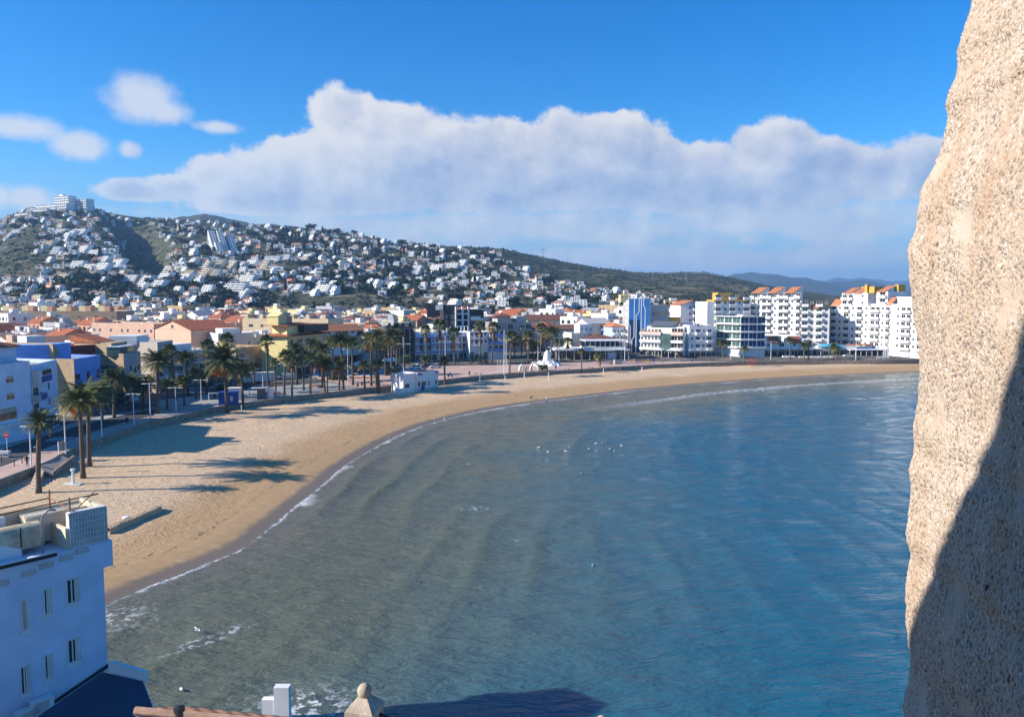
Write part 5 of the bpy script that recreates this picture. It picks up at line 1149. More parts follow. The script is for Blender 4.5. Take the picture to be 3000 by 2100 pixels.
# rows of terraced houses further out
def row_proto(name, phrase, n, wm, rm, kind):
    t = thing(name, phrase, 'house', (0, 0, -200)); W_ = 6.0; L = n * W_
    wq = MB(); rq = MB(); wq.box(-L / 2, L / 2, -5, 5, -3, 6.2)
    for k in range(n):
        x0 = -L / 2 + k * W_
        if kind == 'saw': rq.hprism([(-5.3, 6.1), (5.2, 8.6), (5.2, 8.8), (-5.3, 6.3)], x0 + .9, x0 + W_ - .02); wq.hprism([(-5.05, 5.9), (5.05, 5.9), (5.05, 9.2), (-5.05, 6.8)], x0 + .02, x0 + .85)
        elif kind == 'flat': parapet(wq, x0, x0 + W_ - .05, -5.03, 5.03, 6.1, .9, .2); wq.box(x0 + .6, x0 + 3.2, 1, 4, 6.28, 8.6); rq.box(x0 + .21, x0 + W_ - .26, -4.8, 4.8, 6.21, 6.26)
        else: rq.gable(x0 + .1, x0 + W_ - .1, -5, 5, 6.2, 2.0, 0, 0, .3, 'x')
        wq.box(x0 + 1.2, x0 + 2.8, -5.06, -4.9, 3.5, 4.9, 1); wq.box(x0 + 3.9, x0 + 5.2, -5.06, -4.9, 2.9, 5.0, 1); chimney(wq, x0 + rnd.uniform(1, 4), rnd.uniform(-2, 3), 7.2, 1.6, .25)
    wq.build('wall', [wm, glass], t); rq.build('roof', rm, t); return t
tile4 = tile_mat('pale_clay_tile', (0.50, 0.31, 0.215)); tile5 = tile_mat('dusty_clay_tile', (0.40, 0.20, 0.125))
RK = [('terraced_houses', 'row of white houses with tiled sheds', 5, white, tile4, 'saw'), ('terraced_houses', 'row of cream tiled houses', 6, cream, tile5, 'gab'),
      ('terraced_houses', 'row of white flat roofed houses', 5, white, deck, 'flat'), ('terraced_houses', 'row of weathered brick roofed houses', 4, white2, tile5, 'saw'), ('terraced_houses', 'row of pinkish tiled houses', 5, pinkw, tile4, 'gab')]
RP = [row_proto(*k) for k in RK]; used = set(); count = 0
for r_ in range(0, 13):
    y0 = 530 + r_ * 19.0
    for c_ in range(-22, 22):
        x = c_ * 37.0 + (r_ % 2) * 15 + rnd.uniform(-3, 3); y = y0 + .06 * x + rnd.uniform(-2, 2)
        px, py = proj(x, y, ztf(x, y) + 7)
        if px < -60 or px > 2560 or y < 515 or y > 770: continue
        if px < 1000 and y > 640 and rnd.random() < .45: continue
        if px > 1900 and rnd.random() < .35: continue
        if 800 < px < 1300 and 660 < y and rnd.random() < .5: continue
        i = rnd.choice((2, 2, 2, 3, 0, 4)) if px < 1350 else rnd.choice((0, 1, 0, 2, 2, 4))
        if rnd.random() < .16: continue; o = RP[i] if i not in used else copy_tree(RP[i]); used.add(i)
        o.location = (x, y, ztf(x, y) - .4); o.rotation_euler = (0, 0, .06 + rnd.uniform(-.1, .1)); s_ = rnd.uniform(.95, 1.1); o.scale = (s_ * .95, s_, s_)
        o['group'] = 'terraced house rows between town and hill'; MASS.append((o, RK[i][1] + (' at the hill foot' if y > 650 else ' behind the town'))); count += 1
for i, o in enumerate(RP):
    if i not in used:
        for ch in list(o.children): bpy.data.objects.remove(ch)
        bpy.data.objects.remove(o)
print('rows', count)

# ------------------------------------------------------------------ villas on the hillside: one mesh each, copies share it
def villa_mesh(k, wm, rm):
    q = MB(); rr = random.Random(100 + k); w_ = rr.uniform(10, 15); d_ = rr.uniform(8, 11); kind = k % 7
    def openings(x0, x1, y, z, h, n):
        for j in range(n):
            c = x0 + (x1 - x0) * (j + .5) / n; ww = (x1 - x0) / n * rr.uniform(.2, .5)
            q.box(c - ww / 2, c + ww / 2, y - .06, y + .05, z + rr.choice((.1, .9)), z + h, 2)
    def side(y0, y1, x, z, h, n):
        for j in range(n): c = y0 + (y1 - y0) * (j + .5) / n; q.box(x - .06, x + .05, c - .7, c + .7, z + .7, z + h, 2)
    q.box(-w_ / 2, w_ / 2, -d_ / 2, d_ / 2, -8, 3.0, 0); openings(-w_ / 2, w_ / 2, -d_ / 2, 0, 2.1, 3); side(-d_ / 2, d_ / 2, -w_ / 2, 0, 2.1, 2); side(-d_ / 2, d_ / 2, w_ / 2, 0, 2.1, 2)
    if kind in (0, 3):
        q.box(-w_ / 2 + 1.5, w_ / 2, -d_ / 2 + 2, d_ / 2, 3.0, 5.9, 0); openings(-w_ / 2 + 1.5, w_ / 2, -d_ / 2 + 2, 3, 2.2, 3); parapet(q, -w_ / 2, w_ / 2, -d_ / 2 - .02, -d_ / 2 + 2, 3.0, .8, .15); side(-d_ / 2 + 2, d_ / 2, -w_ / 2 + 1.5, 3, 2.0, 1)
        q.box(-w_ / 2 + 1.2, w_ / 2 + .3, -d_ / 2 + 1.4, d_ / 2 + .3, 5.9, 6.2, 0)
    elif kind in (1, 5):
        q.box(-w_ / 2 + .4, w_ / 2 - .4, -d_ / 2 + .8, d_ / 2 - .3, 3.0, 5.6, 0); openings(-w_ / 2 + .4, w_ / 2 - .4, -d_ / 2 + .8, 3, 2.0, 3); q.hip(-w_ / 2 + .4, w_ / 2 - .4, -d_ / 2 + .8, d_ / 2 - .3, 5.6, 1.7, 1, .5)
        q.box(-w_ / 2, w_ / 2, -d_ / 2 - 1.6, -d_ / 2 - .01, 2.8, 3.05, 0)
        for x in (-w_ / 2 + .3, 0, w_ / 2 - .3): q.box(x - .18, x + .18, -d_ / 2 - 1.5, -d_ / 2 - 1.15, -4, 2.8, 0)
    elif kind == 2:
        q.box(-w_ / 2 + 1, w_ / 2 - 3, -d_ / 2 + 2.5, d_ / 2, 3, 5.9, 0); openings(-w_ / 2 + 1, w_ / 2 - 3, -d_ / 2 + 2.5, 3, 2.2, 2); q.box(w_ / 2 - 6, w_ / 2 - 3.1, -d_ / 2 + 5, d_ / 2, 5.9, 8.2, 0); parapet(q, -w_ / 2, w_ / 2, -d_ / 2, d_ / 2, 3.0, .6, .15)
    elif kind == 4:
        q.gable(-w_ / 2, w_ / 2, -d_ / 2, d_ / 2, 3.0, 2.2, 1, 0, .4); q.box(w_ / 2 - 3.5, w_ / 2 - .3, -d_ / 2 + .5, -d_ / 2 + 3.6, 3, 6.0, 0); q.hip(w_ / 2 - 3.5, w_ / 2 - .3, -d_ / 2 + .5, -d_ / 2 + 3.6, 6.0, .8, 1, .3)
    else:
        for f in range(2): q.box(-w_ / 2 + .3 * f, w_ / 2 - .3 * f, -d_ / 2 + 2.2 * (f + 1), d_ / 2, 3 * (f + 1), 3 * (f + 2) - .1, 0); openings(-w_ / 2 + .4, w_ / 2 - .4, -d_ / 2 + 2.2 * (f + 1), 3 * (f + 1), 2.2, 3); q.box(-w_ / 2, w_ / 2, -d_ / 2 + 2.2 * f - .2, -d_ / 2 + 2.2 * f + .05, 3 * (f + 1) - .02, 3 * (f + 1) + .8, 0)
    q.box(-w_ / 2 - 3, w_ / 2 + 3, -d_ / 2 - 4.5, -d_ / 2 - 4.2, -9, -1.6, 3); q.box(-w_ / 2 - 3, w_ / 2 + 3, -d_ / 2 - 4.2, d_ / 2, -9, -2.2, 3)
    return q.mesh('hillside_villa', [wm, rm, glass, conc])
VK = [(0, white, deck, 'white villa with set back floor'), (1, white, tile2, 'white villa with terracotta roof'), (2, white, deck, 'white cubic villa with tower'), (3, cream, deck, 'cream flat villa'), (4, white, tile, 'white gabled villa'),
      (5, cream, tile, 'cream tiled villa'), (6, white, deck, 'white three tier villa'), (7, white2, felt, 'weathered flat villa'), (8, white2, tile, 'weathered red tiled villa'), (9, white, tile3, 'white villa with square tower'), (11, pinkw, tile, 'pink gabled villa'), (12, salmon, tile, 'orange tiled villa'), (13, white, deck, 'tall white stepped villa')]
VM = [villa_mesh(k, wm, rm) for k, wm, rm, _ in VK]; VW = [10, 9, 9, 4, 6, 4, 9, 6, 4, 6, 2, 1, 9]
def hill_xy(a, y_frac):                # column of the photo and fraction of the way up -> plan position
    Rr = np.interp(a, SK_A, SK_R); y = HB + (Rr - HB) * y_frac; x = (a - 1500) / F * y * 1.003
    return x, y
def hzone(a, t):
    v = 'low' if t < .3 else ('midway' if t < .66 else 'high')
    h = ('below the summit hotel' if a < 290 else 'around the dark ravine' if a < 520 else 'by the stepped complex' if a < 760 else 'on the mid slope' if a < 1000 else 'on the wooded slope' if a < 1300 else 'under the bare ridge')
    return v + ' ' + h
def bare(a, t):
    if 300 < a < 505 and .28 < t < .93:
        ca = 345 + 150 * (1 - t); 
        if abs(a - ca - 22) < 78: return True
    if a < 125 and .22 < t < .74: return True
    if a > 1480 and t > .62 - (a - 1480) * .0011: return True
    if a > 1300 and t > .93: return True
    if 780 < a < 1250 and t < .10: return True
    return False
spots = []; rv = random.Random(5); tries = 0
def free(px, py, sx, sy, lst):
    return all(((px - q[0]) / sx) ** 2 + ((py - q[1]) / sy) ** 2 > 1 for q in lst)
LIM = 292
while len(spots) < LIM and tries < 60000:
    tries += 1; a = rv.uniform(-25, 2020); t = rv.uniform(0, 1.0) ** (1.0 if a < 900 else 1.2)
    if bare(a, t) or (a > 1500 and rv.random() < .35): continue
    x, y = hill_xy(a, t); z = ztf(x, y); px, py = proj(x, y, z)
    k_ = .8 + .25 * vnoise(np.array([a]), np.array([t * 600]), 120, 41)[0] * 2
    if not free(px, py, 30 * k_, 11.5 * k_, spots): continue
    spots.append((px, py, a, t, x, y, z))
print('villas', len(spots), tries)
for (px, py, a, t, x, y, z) in spots:
    i = rv.choices(range(len(VM)), VW)[0]
    o = put('hillside_villa', VM[i], None, (x, y, z + .8), -.5 + rv.uniform(-.55, .5)); s_ = rv.uniform(.56, .82); o.scale = (s_ * rv.uniform(.9, 1.2), s_, s_)
    o['category'] = 'villa'; o['group'] = 'villas scattered over the hillside'; MASS.append((o, VK[i][3] + ' ' + hzone(a, t)))
# apartment tiers stepping up the slope
def tier_mesh(n, w_, wm, stepb):
    q = MB()
    for f in range(n):
        y0 = f * stepb; q.box(-w_ / 2, w_ / 2, y0, y0 + 9, f * 2.9 - (12 if f == 0 else 0), f * 2.9 + 2.8, 0)
        q.box(-w_ / 2 - .1, w_ / 2 + .1, y0 - 1.2, y0 - .02, f * 2.9 - .3, f * 2.9 + .85, 0)
        m = max(3, int(w_ / 3.5))
        for j in range(m): c = -w_ / 2 + w_ * (j + .5) / m; hw_ = random.uniform(.5, 1.0); q.box(c - hw_, c + hw_, y0 - .05, y0 + .05, f * 2.9 + .86, f * 2.9 + 2.3, 1)
        for j in range(0, m + 1, 2): c = -w_ / 2 + w_ * j / m; q.box(max(-w_ / 2, c - .1), min(w_ / 2, c + .1), y0 - 1.15, y0 - .06, f * 2.9 + .853, f * 2.9 + 2.59, 0)
        q.box(-w_ / 2 + .01, w_ / 2 - .01, y0 - 1.22, y0 - .0, f * 2.9 + 2.6, f * 2.9 + 2.82, 0)
    return q.mesh('terraced_apartments', [wm, glass])
TMS = [(tier_mesh(5, 16, white, 2.6), 'white five tier flats'), (tier_mesh(4, 26, white, 2.4), 'wide white four tier flats'), (tier_mesh(6, 12, mat('ivory_render', (0.70, 0.64, 0.52)), 2.8), 'slender ivory six tier flats'), (tier_mesh(4, 18, cream, 2.4), 'cream four tier flats'), (tier_mesh(7, 11, white, 3.4), 'narrow white seven tier flats')]
TP = [(560, .36, 0), (600, .31, 2), (640, .33, 2), (672, .33, 2), (590, .20, 2), (625, .19, 2), (540, .17, 1), (700, .36, 1), (735, .38, 1), (770, .33, 2), (800, .40, 1), (830, .43, 1), (500, .41, 1), (530, .38, 1), (555, .27, 3), (720, .20, 1), (745, .15, 1), (690, .13, 1),
      (250, .44, 1), (280, .40, 1), (310, .34, 1), (345, .30, 1), (210, .36, 1), (230, .30, 1), (265, .27, 1), (300, .24, 1), (190, .62, 1), (215, .60, 1), (245, .63, 1), (150, .44, 3), (170, .38, 0), (270, .17, 3), (320, .15, 3), (420, .13, 0), (455, .10, 0), (480, .17, 1), (185, .16, 3), (380, .15, 1), (30, .62, 0), (60, .68, 1), (360, .84, 1), (1320, .50, 1), (1350, .52, 0), (1275, .48, 1), (1215, .42, 0), (940, .12, 1), (860, .13, 1), (700, .05, 0), (900, .52, 1)]
for a, t, i in TP:
    x, y = hill_xy(a, t); me, ph = TMS[i]; z = ztf(x, y)
    o = put('terraced_apartments', me, None, (x, y, z + .5), -.45 + rv.uniform(-.3, .3)); s_ = rv.uniform(.65, .85); o.scale = (s_, s_, s_)
    o['category'] = 'apartments'; o['group'] = 'stepped apartment blocks on the hillside'; MASS.append((o, ph + ' ' + hzone(a, t)))
# the stepped white complex
for k, (a, t0, n) in enumerate([(642, .52, 11), (670, .52, 12), (697, .54, 10), (656, .49, 6)]):
    x, y = hill_xy(a, t0); t = thing('stepped_complex', ['left stair of the tall stepped white complex', 'tallest middle stair of the stepped white complex', 'right stair of the tall stepped white complex', 'low front stair of the stepped white complex'][k], 'apartments', (x, y, ztf(x, y) + 1), .45)
    for f in range(n):
        q = MB(); y0 = f * 7.2; z0 = f * 3.0; q.box(-4.2, 4.2, y0, y0 + 9, z0 - 8, z0 + 3.1, 0); q.box(-4.3, 4.3, y0 - .9, y0 - .02, z0 + .1, z0 + 1.1, 0)
        for j in range(2): c = -2 + j * 4; q.box(c - .9, c + .9, y0 - .05, y0 + .05, z0 + 1.2, z0 + 2.6, 1)
        q.build('tier', [white, glass], t)
# summit hotel
dS = 1400
def S(px): return at(px, 800, dS).x
sh = thing('summit_hotel', 'big white terraced hotel crowning the hill on the left', 'hotel', (S(195), dS, 0), -.42)
X0 = S(195)
for nm, xa, xb, yt, yb_, dy in [('main_wing', 165, 222, 574, 640, 0), ('right_wing', 222, 266, 583, 640, 14), ('lower_wing', 118, 248, 601, 650, -16), ('left_wing', 108, 150, 613, 660, -24), ('base_wing', 120, 205, 617, 670, -34), ('front_wing', 95, 170, 628, 690, -46)]:
    x0, x1 = S(xa) - X0, S(xb) - X0; z1 = zat(yt, dS); n = max(2, int((zat(yt, dS) - zat(yb_, dS)) / 4.2)); q = MB(); wl = []
    q.box(x0, x1, dy, dy + 14, z1 - n * 4.2 - 12, z1, 0)
    for f in range(n):
        z = z1 - (f + 1) * 4.2; q.box(x0 - .6, x1 + .6, dy - 3.0, dy - .02, z - .2, z + 1.25, 0)
        m = max(3, int((x1 - x0) / 5.5))
        for j in range(m): c = x0 + (x1 - x0) * (j + .5) / m; q.box(c - 1.9, c + 1.9, dy - .06, dy + .05, z + 1.26, z + 3.5, 1)
        for j in range(m + 1): c = x0 + (x1 - x0) * j / m; q.box(c - .25, c + .25, dy - 2.9, dy - .07, z + 1.253, z + 3.95, 0)
    if nm == 'main_wing': q.box(x0 + 4, x0 + 14, dy + 3, dy + 11, z1, z1 + 3.2, 0)
    q.build(nm, [white, glass], sh)
# villas too small and many to build singly: one far mass
q = MB(); rest = []; tries = 0
while len(rest) < 560 and tries < 60000:
    tries += 1; a = rv.uniform(-25, 2350); t = rv.uniform(0.0, 1.0)
    if bare(a, t): continue
    x, y = hill_xy(a, t); z = ztf(x, y); px, py = proj(x, y, z)
    if not free(px, py, 11, 5.5, rest) or not free(px, py, 12, 6.5, spots): continue
    rest.append((px, py)); w_, d_, h_ = rv.uniform(2.6, 5.2), rv.uniform(2.5, 4.5), rv.uniform(2.6, 5.0)
    q.box(x - w_, x + w_, y - d_, y + d_, z - 4, z + h_, rv.choice((0, 0, 0, 1))); q.box(x - w_ * .6, x + w_ * .3, y - d_ - .06, y - d_ + .05, z + 1.0, z + min(h_ - .4, 2.6), 2)
    if rv.random() < .4: q.hip(x - w_, x + w_, y - d_, y + d_, z + h_, 1.4, 3, .4)
struct(q.build('distant_houses', [white, cream, glass, tile2]), 'stuff')
# ------------------------------------------------------------------ palms
def frond(V, Fc, M, t, e0, L, droop, nseg, lw, m, rr):
    # feather frond: arching midrib with drooping leaflets on both sides
    ct, st = math.cos(t), math.sin(t); pts = []; p = Vector((0, 0, 0)); e = e0
    for k in range(nseg + 1):
        pts.append(p.copy()); p = p + Vector((ct * math.cos(e), st * math.cos(e), math.sin(e))) * (L / nseg); e -= droop / nseg * (.5 + k / nseg)
    side = Vector((-st, ct, 0))
    for k in range(nseg):
        i = len(V); a, b_ = pts[k], pts[k + 1]; w0 = .022 * L * .5 * (1 - k / nseg) + .008
        V.extend([a - side * w0, a + side * w0, b_ + side * w0 * .8, b_ - side * w0 * .8]); Fc.append((i, i + 1, i + 2, i + 3)); M.append(m)
        if k < 2: continue
        f = k / nseg; ll = lw * (1 - abs(f - .45) * 1.1) * rr.uniform(.8, 1.1); d = (b_ - a).normalized()
        for s_ in (-1, 1):
            for h in (0, .5):
                q = a + (b_ - a) * h; tip = q + side * s_ * ll * .72 + d * ll * .62 + Vector((0, 0, -ll * rr.uniform(.15, .5))); wv = d * (L / nseg * .30)
                i = len(V); V.extend([q - wv * .5, q + wv, tip + wv * .12, tip - wv * .12]); Fc.append((i, i + 1, i + 2, i + 3)); M.append(m)
def finish(name, V, Fc, M, mats):
    me = bpy.data.meshes.new(name); me.from_pydata([tuple(v) for v in V], [], Fc)
    for x in mats: me.materials.append(x)
    me.polygons.foreach_set('material_index', M); me.update(); return me
def date_crown(seed, n=62):
    rr = random.Random(seed); V, Fc, M = [], [], []
    for k in range(n):
        f = k / n; t = k * 2.39996 + rr.uniform(-.2, .2); e0 = R(82 - 108 * f ** 1.1) + rr.uniform(-.12, .12)
        L = rr.uniform(.82, 1.05) * (.75 + .3 * min(1, f * 2.5)); frond(V, Fc, M, t, e0, L, rr.uniform(.75, 1.25), 13, .26, 1 if (f > .86 and rr.random() < .5) else 0, rr)
    return finish('crown', V, Fc, M, [frond_g, frond_y])
def fan_crown(seed, n=34):
    rr = random.Random(seed); V, Fc, M = [], [], []
    for k in range(n):
        f = k / n; t = k * 2.39996 + rr.uniform(-.2, .2); e = R(80 - 105 * f) + rr.uniform(-.15, .15); ct, st = math.cos(t), math.sin(t)
        d = Vector((ct * math.cos(e), st * math.cos(e), math.sin(e))); side = Vector((-st, ct, 0)); up = side.cross(d) * -1
        pl = rr.uniform(.42, .58); c = d * pl; m = 1 if f > .85 else 0
        i = len(V); V.extend([side * .018, -side * .018, c - side * .012, c + side * .012]); Fc.append((i, i + 1, i + 2, i + 3)); M.append(m)
        nb = 13; Rl = rr.uniform(.42, .55)
        for j in range(nb):
            a = R(-105 + 210 * j / (nb - 1)); dd = d * math.cos(a) + side * math.sin(a); tip = c + dd * Rl * (1 - .15 * abs(a)) + Vector((0, 0, -.16 * rr.uniform(.5, 1.5)))
            pp = (side * math.cos(a) - d * math.sin(a)) * .045; mid = c + dd * Rl * .55
            i = len(V); V.extend([c - pp * .3, mid - pp, tip, mid + pp]); Fc.append((i, i + 1, i + 2, i + 3)); M.append(m)
    return finish('crown', V, Fc, M, [frond_g, frond_y])
def skirt_mesh(seed, n=46):
    rr = random.Random(seed); V, Fc, M = [], [], []
    for k in range(n):
        t = k * 2.39996; z0 = -rr.uniform(0, .75); ct, st = math.cos(t), math.sin(t); l = rr.uniform(.4, .65); o = rr.uniform(.14, .26); w_ = rr.uniform(.06, .11)
        i = len(V); V.extend([Vector((ct * .05 - st * w_ * .3, st * .05 + ct * w_ * .3, z0)), Vector((ct * .05 + st * w_ * .3, st * .05 - ct * w_ * .3, z0)), Vector((ct * o + st * w_, st * o - ct * w_, z0 - l)), Vector((ct * o - st * w_, st * o + ct * w_, z0 - l))]); Fc.append((i, i + 1, i + 2, i + 3)); M.append(0)
    return finish('dead_fronds', V, Fc, M, [frond_d])
def fruit_mesh(seed):
    rr = random.Random(seed); q = MB()
    for k in range(7):
        t = rr.uniform(3.0, 5.2) + (2.6 if k > 5 else 0); c = Vector((math.cos(t) * .30, math.sin(t) * .30, -.16 - rr.uniform(0, .12)))
        for j in range(30):
            d = Vector((rr.gauss(0, 1), rr.gauss(0, 1), rr.gauss(0, 1) * 1.3)) * .05; s_ = .042; u_ = Vector((rr.uniform(-1, 1), rr.uniform(-1, 1), rr.uniform(-1, 1))).normalized() * s_; v_ = u_.cross(Vector((.3, .5, .8))).normalized() * s_
            p = c + d; q.face([p - u_, p - v_, p + u_, p + v_])
        q.tube([(0, 0, .02), tuple(c * .6 + Vector((0, 0, .05))), tuple(c)], .008, 4)
    return q.mesh('fruit_cluster', fruit)
DC = [date_crown(s, n) for s, n in ((1, 66), (2, 60), (3, 52), (4, 70))]; FC = [fan_crown(s) for s in (11, 12, 13, 14)]; SK = [skirt_mesh(s) for s in (21, 22, 23)]; FR = [fruit_mesh(s) for s in (31, 32, 33)]
def palm(px, py, pyc, rpx, kind, phrase, fruit_=0, skirt=0.0, sand=False, k=[0]):
    k[0] += 1; rr = random.Random(k[0] * 17 + 3)
    if sand: x, y, z = Gs(px, py)
    else: x, y = G(px, py, 3.0); z = 3.0
    h = zat(pyc, y) - z; Rr = rpx / F * y * (.96 if kind == 'd' else 1.1)
    o = thing('date_palm' if kind == 'd' else 'fan_palm', '', 'palm tree', (x, y, z), 0, 'date palms along the beach' if kind == 'd' else 'fan palms along the beach')
    lx, ly = rr.uniform(-.06, .06) * h, rr.uniform(-.05, .05) * h; r0 = .30 if kind == 'd' else .24; r0 *= min(1.15, .6 + h / 18)
    q = MB(); pts = []; rd = []
    for j in range(9):
        f = j / 8; pts.append((lx * f * f, ly * f * f, h * f - .3)); rd.append(r0 * (1.35 if j == 0 else 1.0) * (1 - .28 * f) * rr.uniform(.93, 1.07) * (1.35 if (kind == 'd' and j == 8) else 1))
    q.tube(pts, rd, 9); q.build('trunk', palm_t, o, True)
    c = put('crown', rr.choice(DC if kind == 'd' else FC), o, (lx, ly, h - .15), rr.uniform(0, 6.28)); v_ = rr.uniform(.88, 1.1); c.scale = (Rr * v_, Rr * v_ * rr.uniform(.9, 1.08), Rr * rr.uniform(.88, 1.1)); c.rotation_euler = (lx / h * 2, ly / h * 2, c.rotation_euler.z)
    if fruit_: f_ = put('fruit_cluster', rr.choice(FR), o, (lx, ly, h - .12 * Rr)); f_.scale = (Rr * fruit_,) * 3
    if skirt: s_ = put('dead_fronds', rr.choice(SK), o, (lx, ly, h - .1)); s_.scale = (Rr * .95, Rr * .95, Rr * skirt)
    MASS.append((o, phrase)); return o
D_, W_ = 'd', 'w'
for a in [
 (114,1443,1232,58,D_,'ragged yellowing date palm nearest the camera on the sand',0,0,True), (244,1400,1172,80,D_,'big date palm with orange fruit before the sea wall',1.0,0,True), (262,1366,1158,80,D_,'big date palm standing just behind the fruited one',.6,0,True),
 (300,1240,1150,50,D_,'dark date palm in the shaded beach street'), (440,1190,1120,44,D_,'dark date palm in the shaded beach street'), (490,1200,1128,40,D_,'dark date palm in the shaded beach street'), (575,1168,1095,36,D_,'dark date palm in the shaded beach street'), (630,1165,1085,36,D_,'dark date palm in the shaded beach street'), (745,1140,1075,30,D_,'dark date palm in the shaded beach street'), (870,1125,1020,34,D_,'date palm behind the bright fan palms'), (925,1120,1010,36,D_,'date palm behind the bright fan palms'), (975,1115,1000,36,D_,'date palm behind the bright fan palms'), (1130,1100,1010,34,D_,'tall date palm on the esplanade'),
 (335,1222,1108,56,D_,'dark date palm in the shaded beach street'), (378,1205,1122,52,D_,'dark date palm in the shaded beach street'), (462,1212,1058,64,D_,'tall dark date palm in the shaded street'), (420,1200,1135,46,D_,'dark date palm in the shaded beach street'),
 (515,1170,1030,28,W_,'tall fan palm with long orange brown skirt in the street',0,1.9), (552,1160,1048,42,D_,'date palm beside the tall skirted fan palm'), (540,1188,1118,27,W_,'low yellowish fan palm in the street',0,.7), (607,1155,1014,27,W_,'tall fan palm in the shaded street',0,.9),
 (665,1209,1058,84,D_,'large date palm with heavy orange fruit on the shaded sand',1.1,0,True), (700,1166,1094,38,W_,'short yellow green fan palm behind the large fruited palm',0,.8), (713,1198,1082,48,D_,'slim date palm at the corner of the shaded sand',.4,0,True), (676,1140,995,27,W_,'tall fan palm rising above the large fruited palm',0,.8),
 (785,1145,1000,27,W_,'very tall fan palm before the yellow house',0,1.1), (808,1145,1062,20,W_,'small fan palm before the yellow house'), (833,1156,1046,28,W_,'bright fan palm on the grey esplanade',0,.6), (856,1160,1060,30,W_,'bright fan palm on the grey esplanade',0,.7), (890,1142,1040,28,W_,'bright fan palm on the grey esplanade',0,.6), (910,1154,1055,25,W_,'fan palm with brown skirt on the grey esplanade',0,1.1),
 (952,1164,1062,48,D_,'date palm with orange fruit at the beach wall opening',.9,0,True), (945,1135,1022,42,D_,'date palm behind the fruited one on the esplanade',.5), (959,1148,1070,26,W_,'small fan palm on the esplanade'), (994,1158,1072,36,D_,'leaning date palm on the sand by the low wall',.6,0,True),
 (1006,1142,998,42,D_,'tall date palm with orange fruit on the esplanade',.8), (1034,1128,1004,38,D_,'tall thick trunked date palm on the esplanade',.4), (1069,1150,1068,27,D_,'small date palm on the sand beside the low wall',.8,0,True), (1088,1130,1002,48,D_,'tall date palm with bright orange fruit',1.1), (1106,1140,985,40,D_,'tall date palm on the esplanade',.5), (1102,1128,1070,24,D_,'small date palm on the esplanade'),
 (1111,1151,1062,27,D_,'small date palm on the sand beside the low wall',.5,0,True), (1147,1118,985,44,D_,'tall date palm with bright orange fruit',1.1), (1162,1112,1000,36,D_,'tall date palm on the esplanade'), (1149,1146,1090,18,W_,'dwarf fan palm on the sand',0,0,True),
 (1185,1135,1052,26,D_,'slender young date palm before the white beach hut',.3,0,True), (1247,1132,1053,26,D_,'slender young date palm before the white beach hut',.3,0,True), (1303,1128,1056,25,D_,'slender young date palm beyond the white beach hut',.5,0,True),
 (1249,1070,966,21,W_,'tall fan palm before the long shaded hotel',0,1.2), (1290,1068,956,26,W_,'tall fan palm before the long shaded hotel',0,1.3), (1332,1068,977,23,W_,'fan palm with brown skirt before the shaded hotel',0,1.5), (1407,1060,957,21,W_,'tall fan palm before the white plaza house',0,1.1), (1442,1062,960,24,W_,'tall fan palm before the blue trimmed house',0,1.0),
 (1493,1107,988,24,W_,'tall fan palm at the plaza edge by the sand',0,.8,True), (1548,1062,983,22,W_,'skirted fan palm in the palm grove',0,1.4), (1584,1056,962,22,W_,'orange skirted fan palm in the palm grove',0,1.6), (1600,1060,985,24,W_,'leafy fan palm in the palm grove',0,.6), (1614,1066,972,32,D_,'tall date palm in the palm grove'),
 (1508,1052,1002,26,D_,'date palm in the palm grove',.5), (1528,1050,996,28,D_,'date palm in the palm grove'), (1560,1050,1008,26,D_,'date palm in the palm grove',.4), (1632,1052,1000,22,D_,'date palm in the palm grove'), (1572,1048,1012,24,D_,'date palm in the palm grove'),
 (1664,1052,1002,20,W_,'fan palm beside the restaurant',0,.9), (1704,1093,1028,13,W_,'thin bare stemmed fan palm on the sand edge',0,.5,True), (1758,1086,1042,20,W_,'drooping orange skirted fan palm on the sand edge',0,1.0,True), (1811,1030,974,17,W_,'slim fan palm beside the blue glass hotel',0,.6),
 (2118,1050,1006,22,D_,'date palm before the glass corner building'), (2179,1063,1020,17,D_,'small date palm at the beach before the corner building'), (2314,1056,997,18,D_,'date palm before the shop row'), (2356,1056,1012,22,D_,'date palm before the shop row'), (2368,1055,1008,22,D_,'date palm before the shop row'), (2443,1055,1016,22,D_,'date palm before the awning restaurant'), (2452,1052,1020,18,D_,'date palm before the awning restaurant')]: palm(*a)

# ------------------------------------------------------------------ hillside trees
def pine_mesh(seed, dark_, tall, n=150):
    rr = random.Random(seed); V, Fc, M = [], [], []; cl = [(rr.gauss(0, .45), rr.gauss(0, .45), rr.uniform(.45, 1.0), rr.uniform(.35, .6)) for _ in range(9)]
    for k in range(n):
        cx, cy, cz, cr = cl[k % 9]
        while True:
            d = Vector((rr.uniform(-1, 1), rr.uniform(-1, 1), rr.uniform(-1, 1)))
            if .35 < d.length < 1: break
        p = Vector((cx, cy, cz * tall)) + Vector((d.x * cr, d.y * cr, d.z * cr * .8)); s_ = rr.uniform(.16, .34)
        u_ = Vector((rr.uniform(-1, 1), rr.uniform(-1, 1), rr.uniform(-1, 1))).normalized() * s_; v_ = u_.cross(d).normalized() * s_
        i = len(V); V.extend([p - u_, p - v_ * .8, p + u_, p + v_ * .8]); Fc.append((i, i + 1, i + 2, i + 3)); M.append(0)
    q = MB(); q.tube([(0, 0, -.6), (.05, 0, tall * .3), (0, .05, tall * .8)], [.10, .08, .03], 5); i = len(V); V.extend([Vector(v) for v in q.v]); Fc.extend([tuple(i + j for j in f) for f in q.f]); M.extend([1] * len(q.f))
    return finish('pine_tree', V, Fc, M, [dark_, bark])
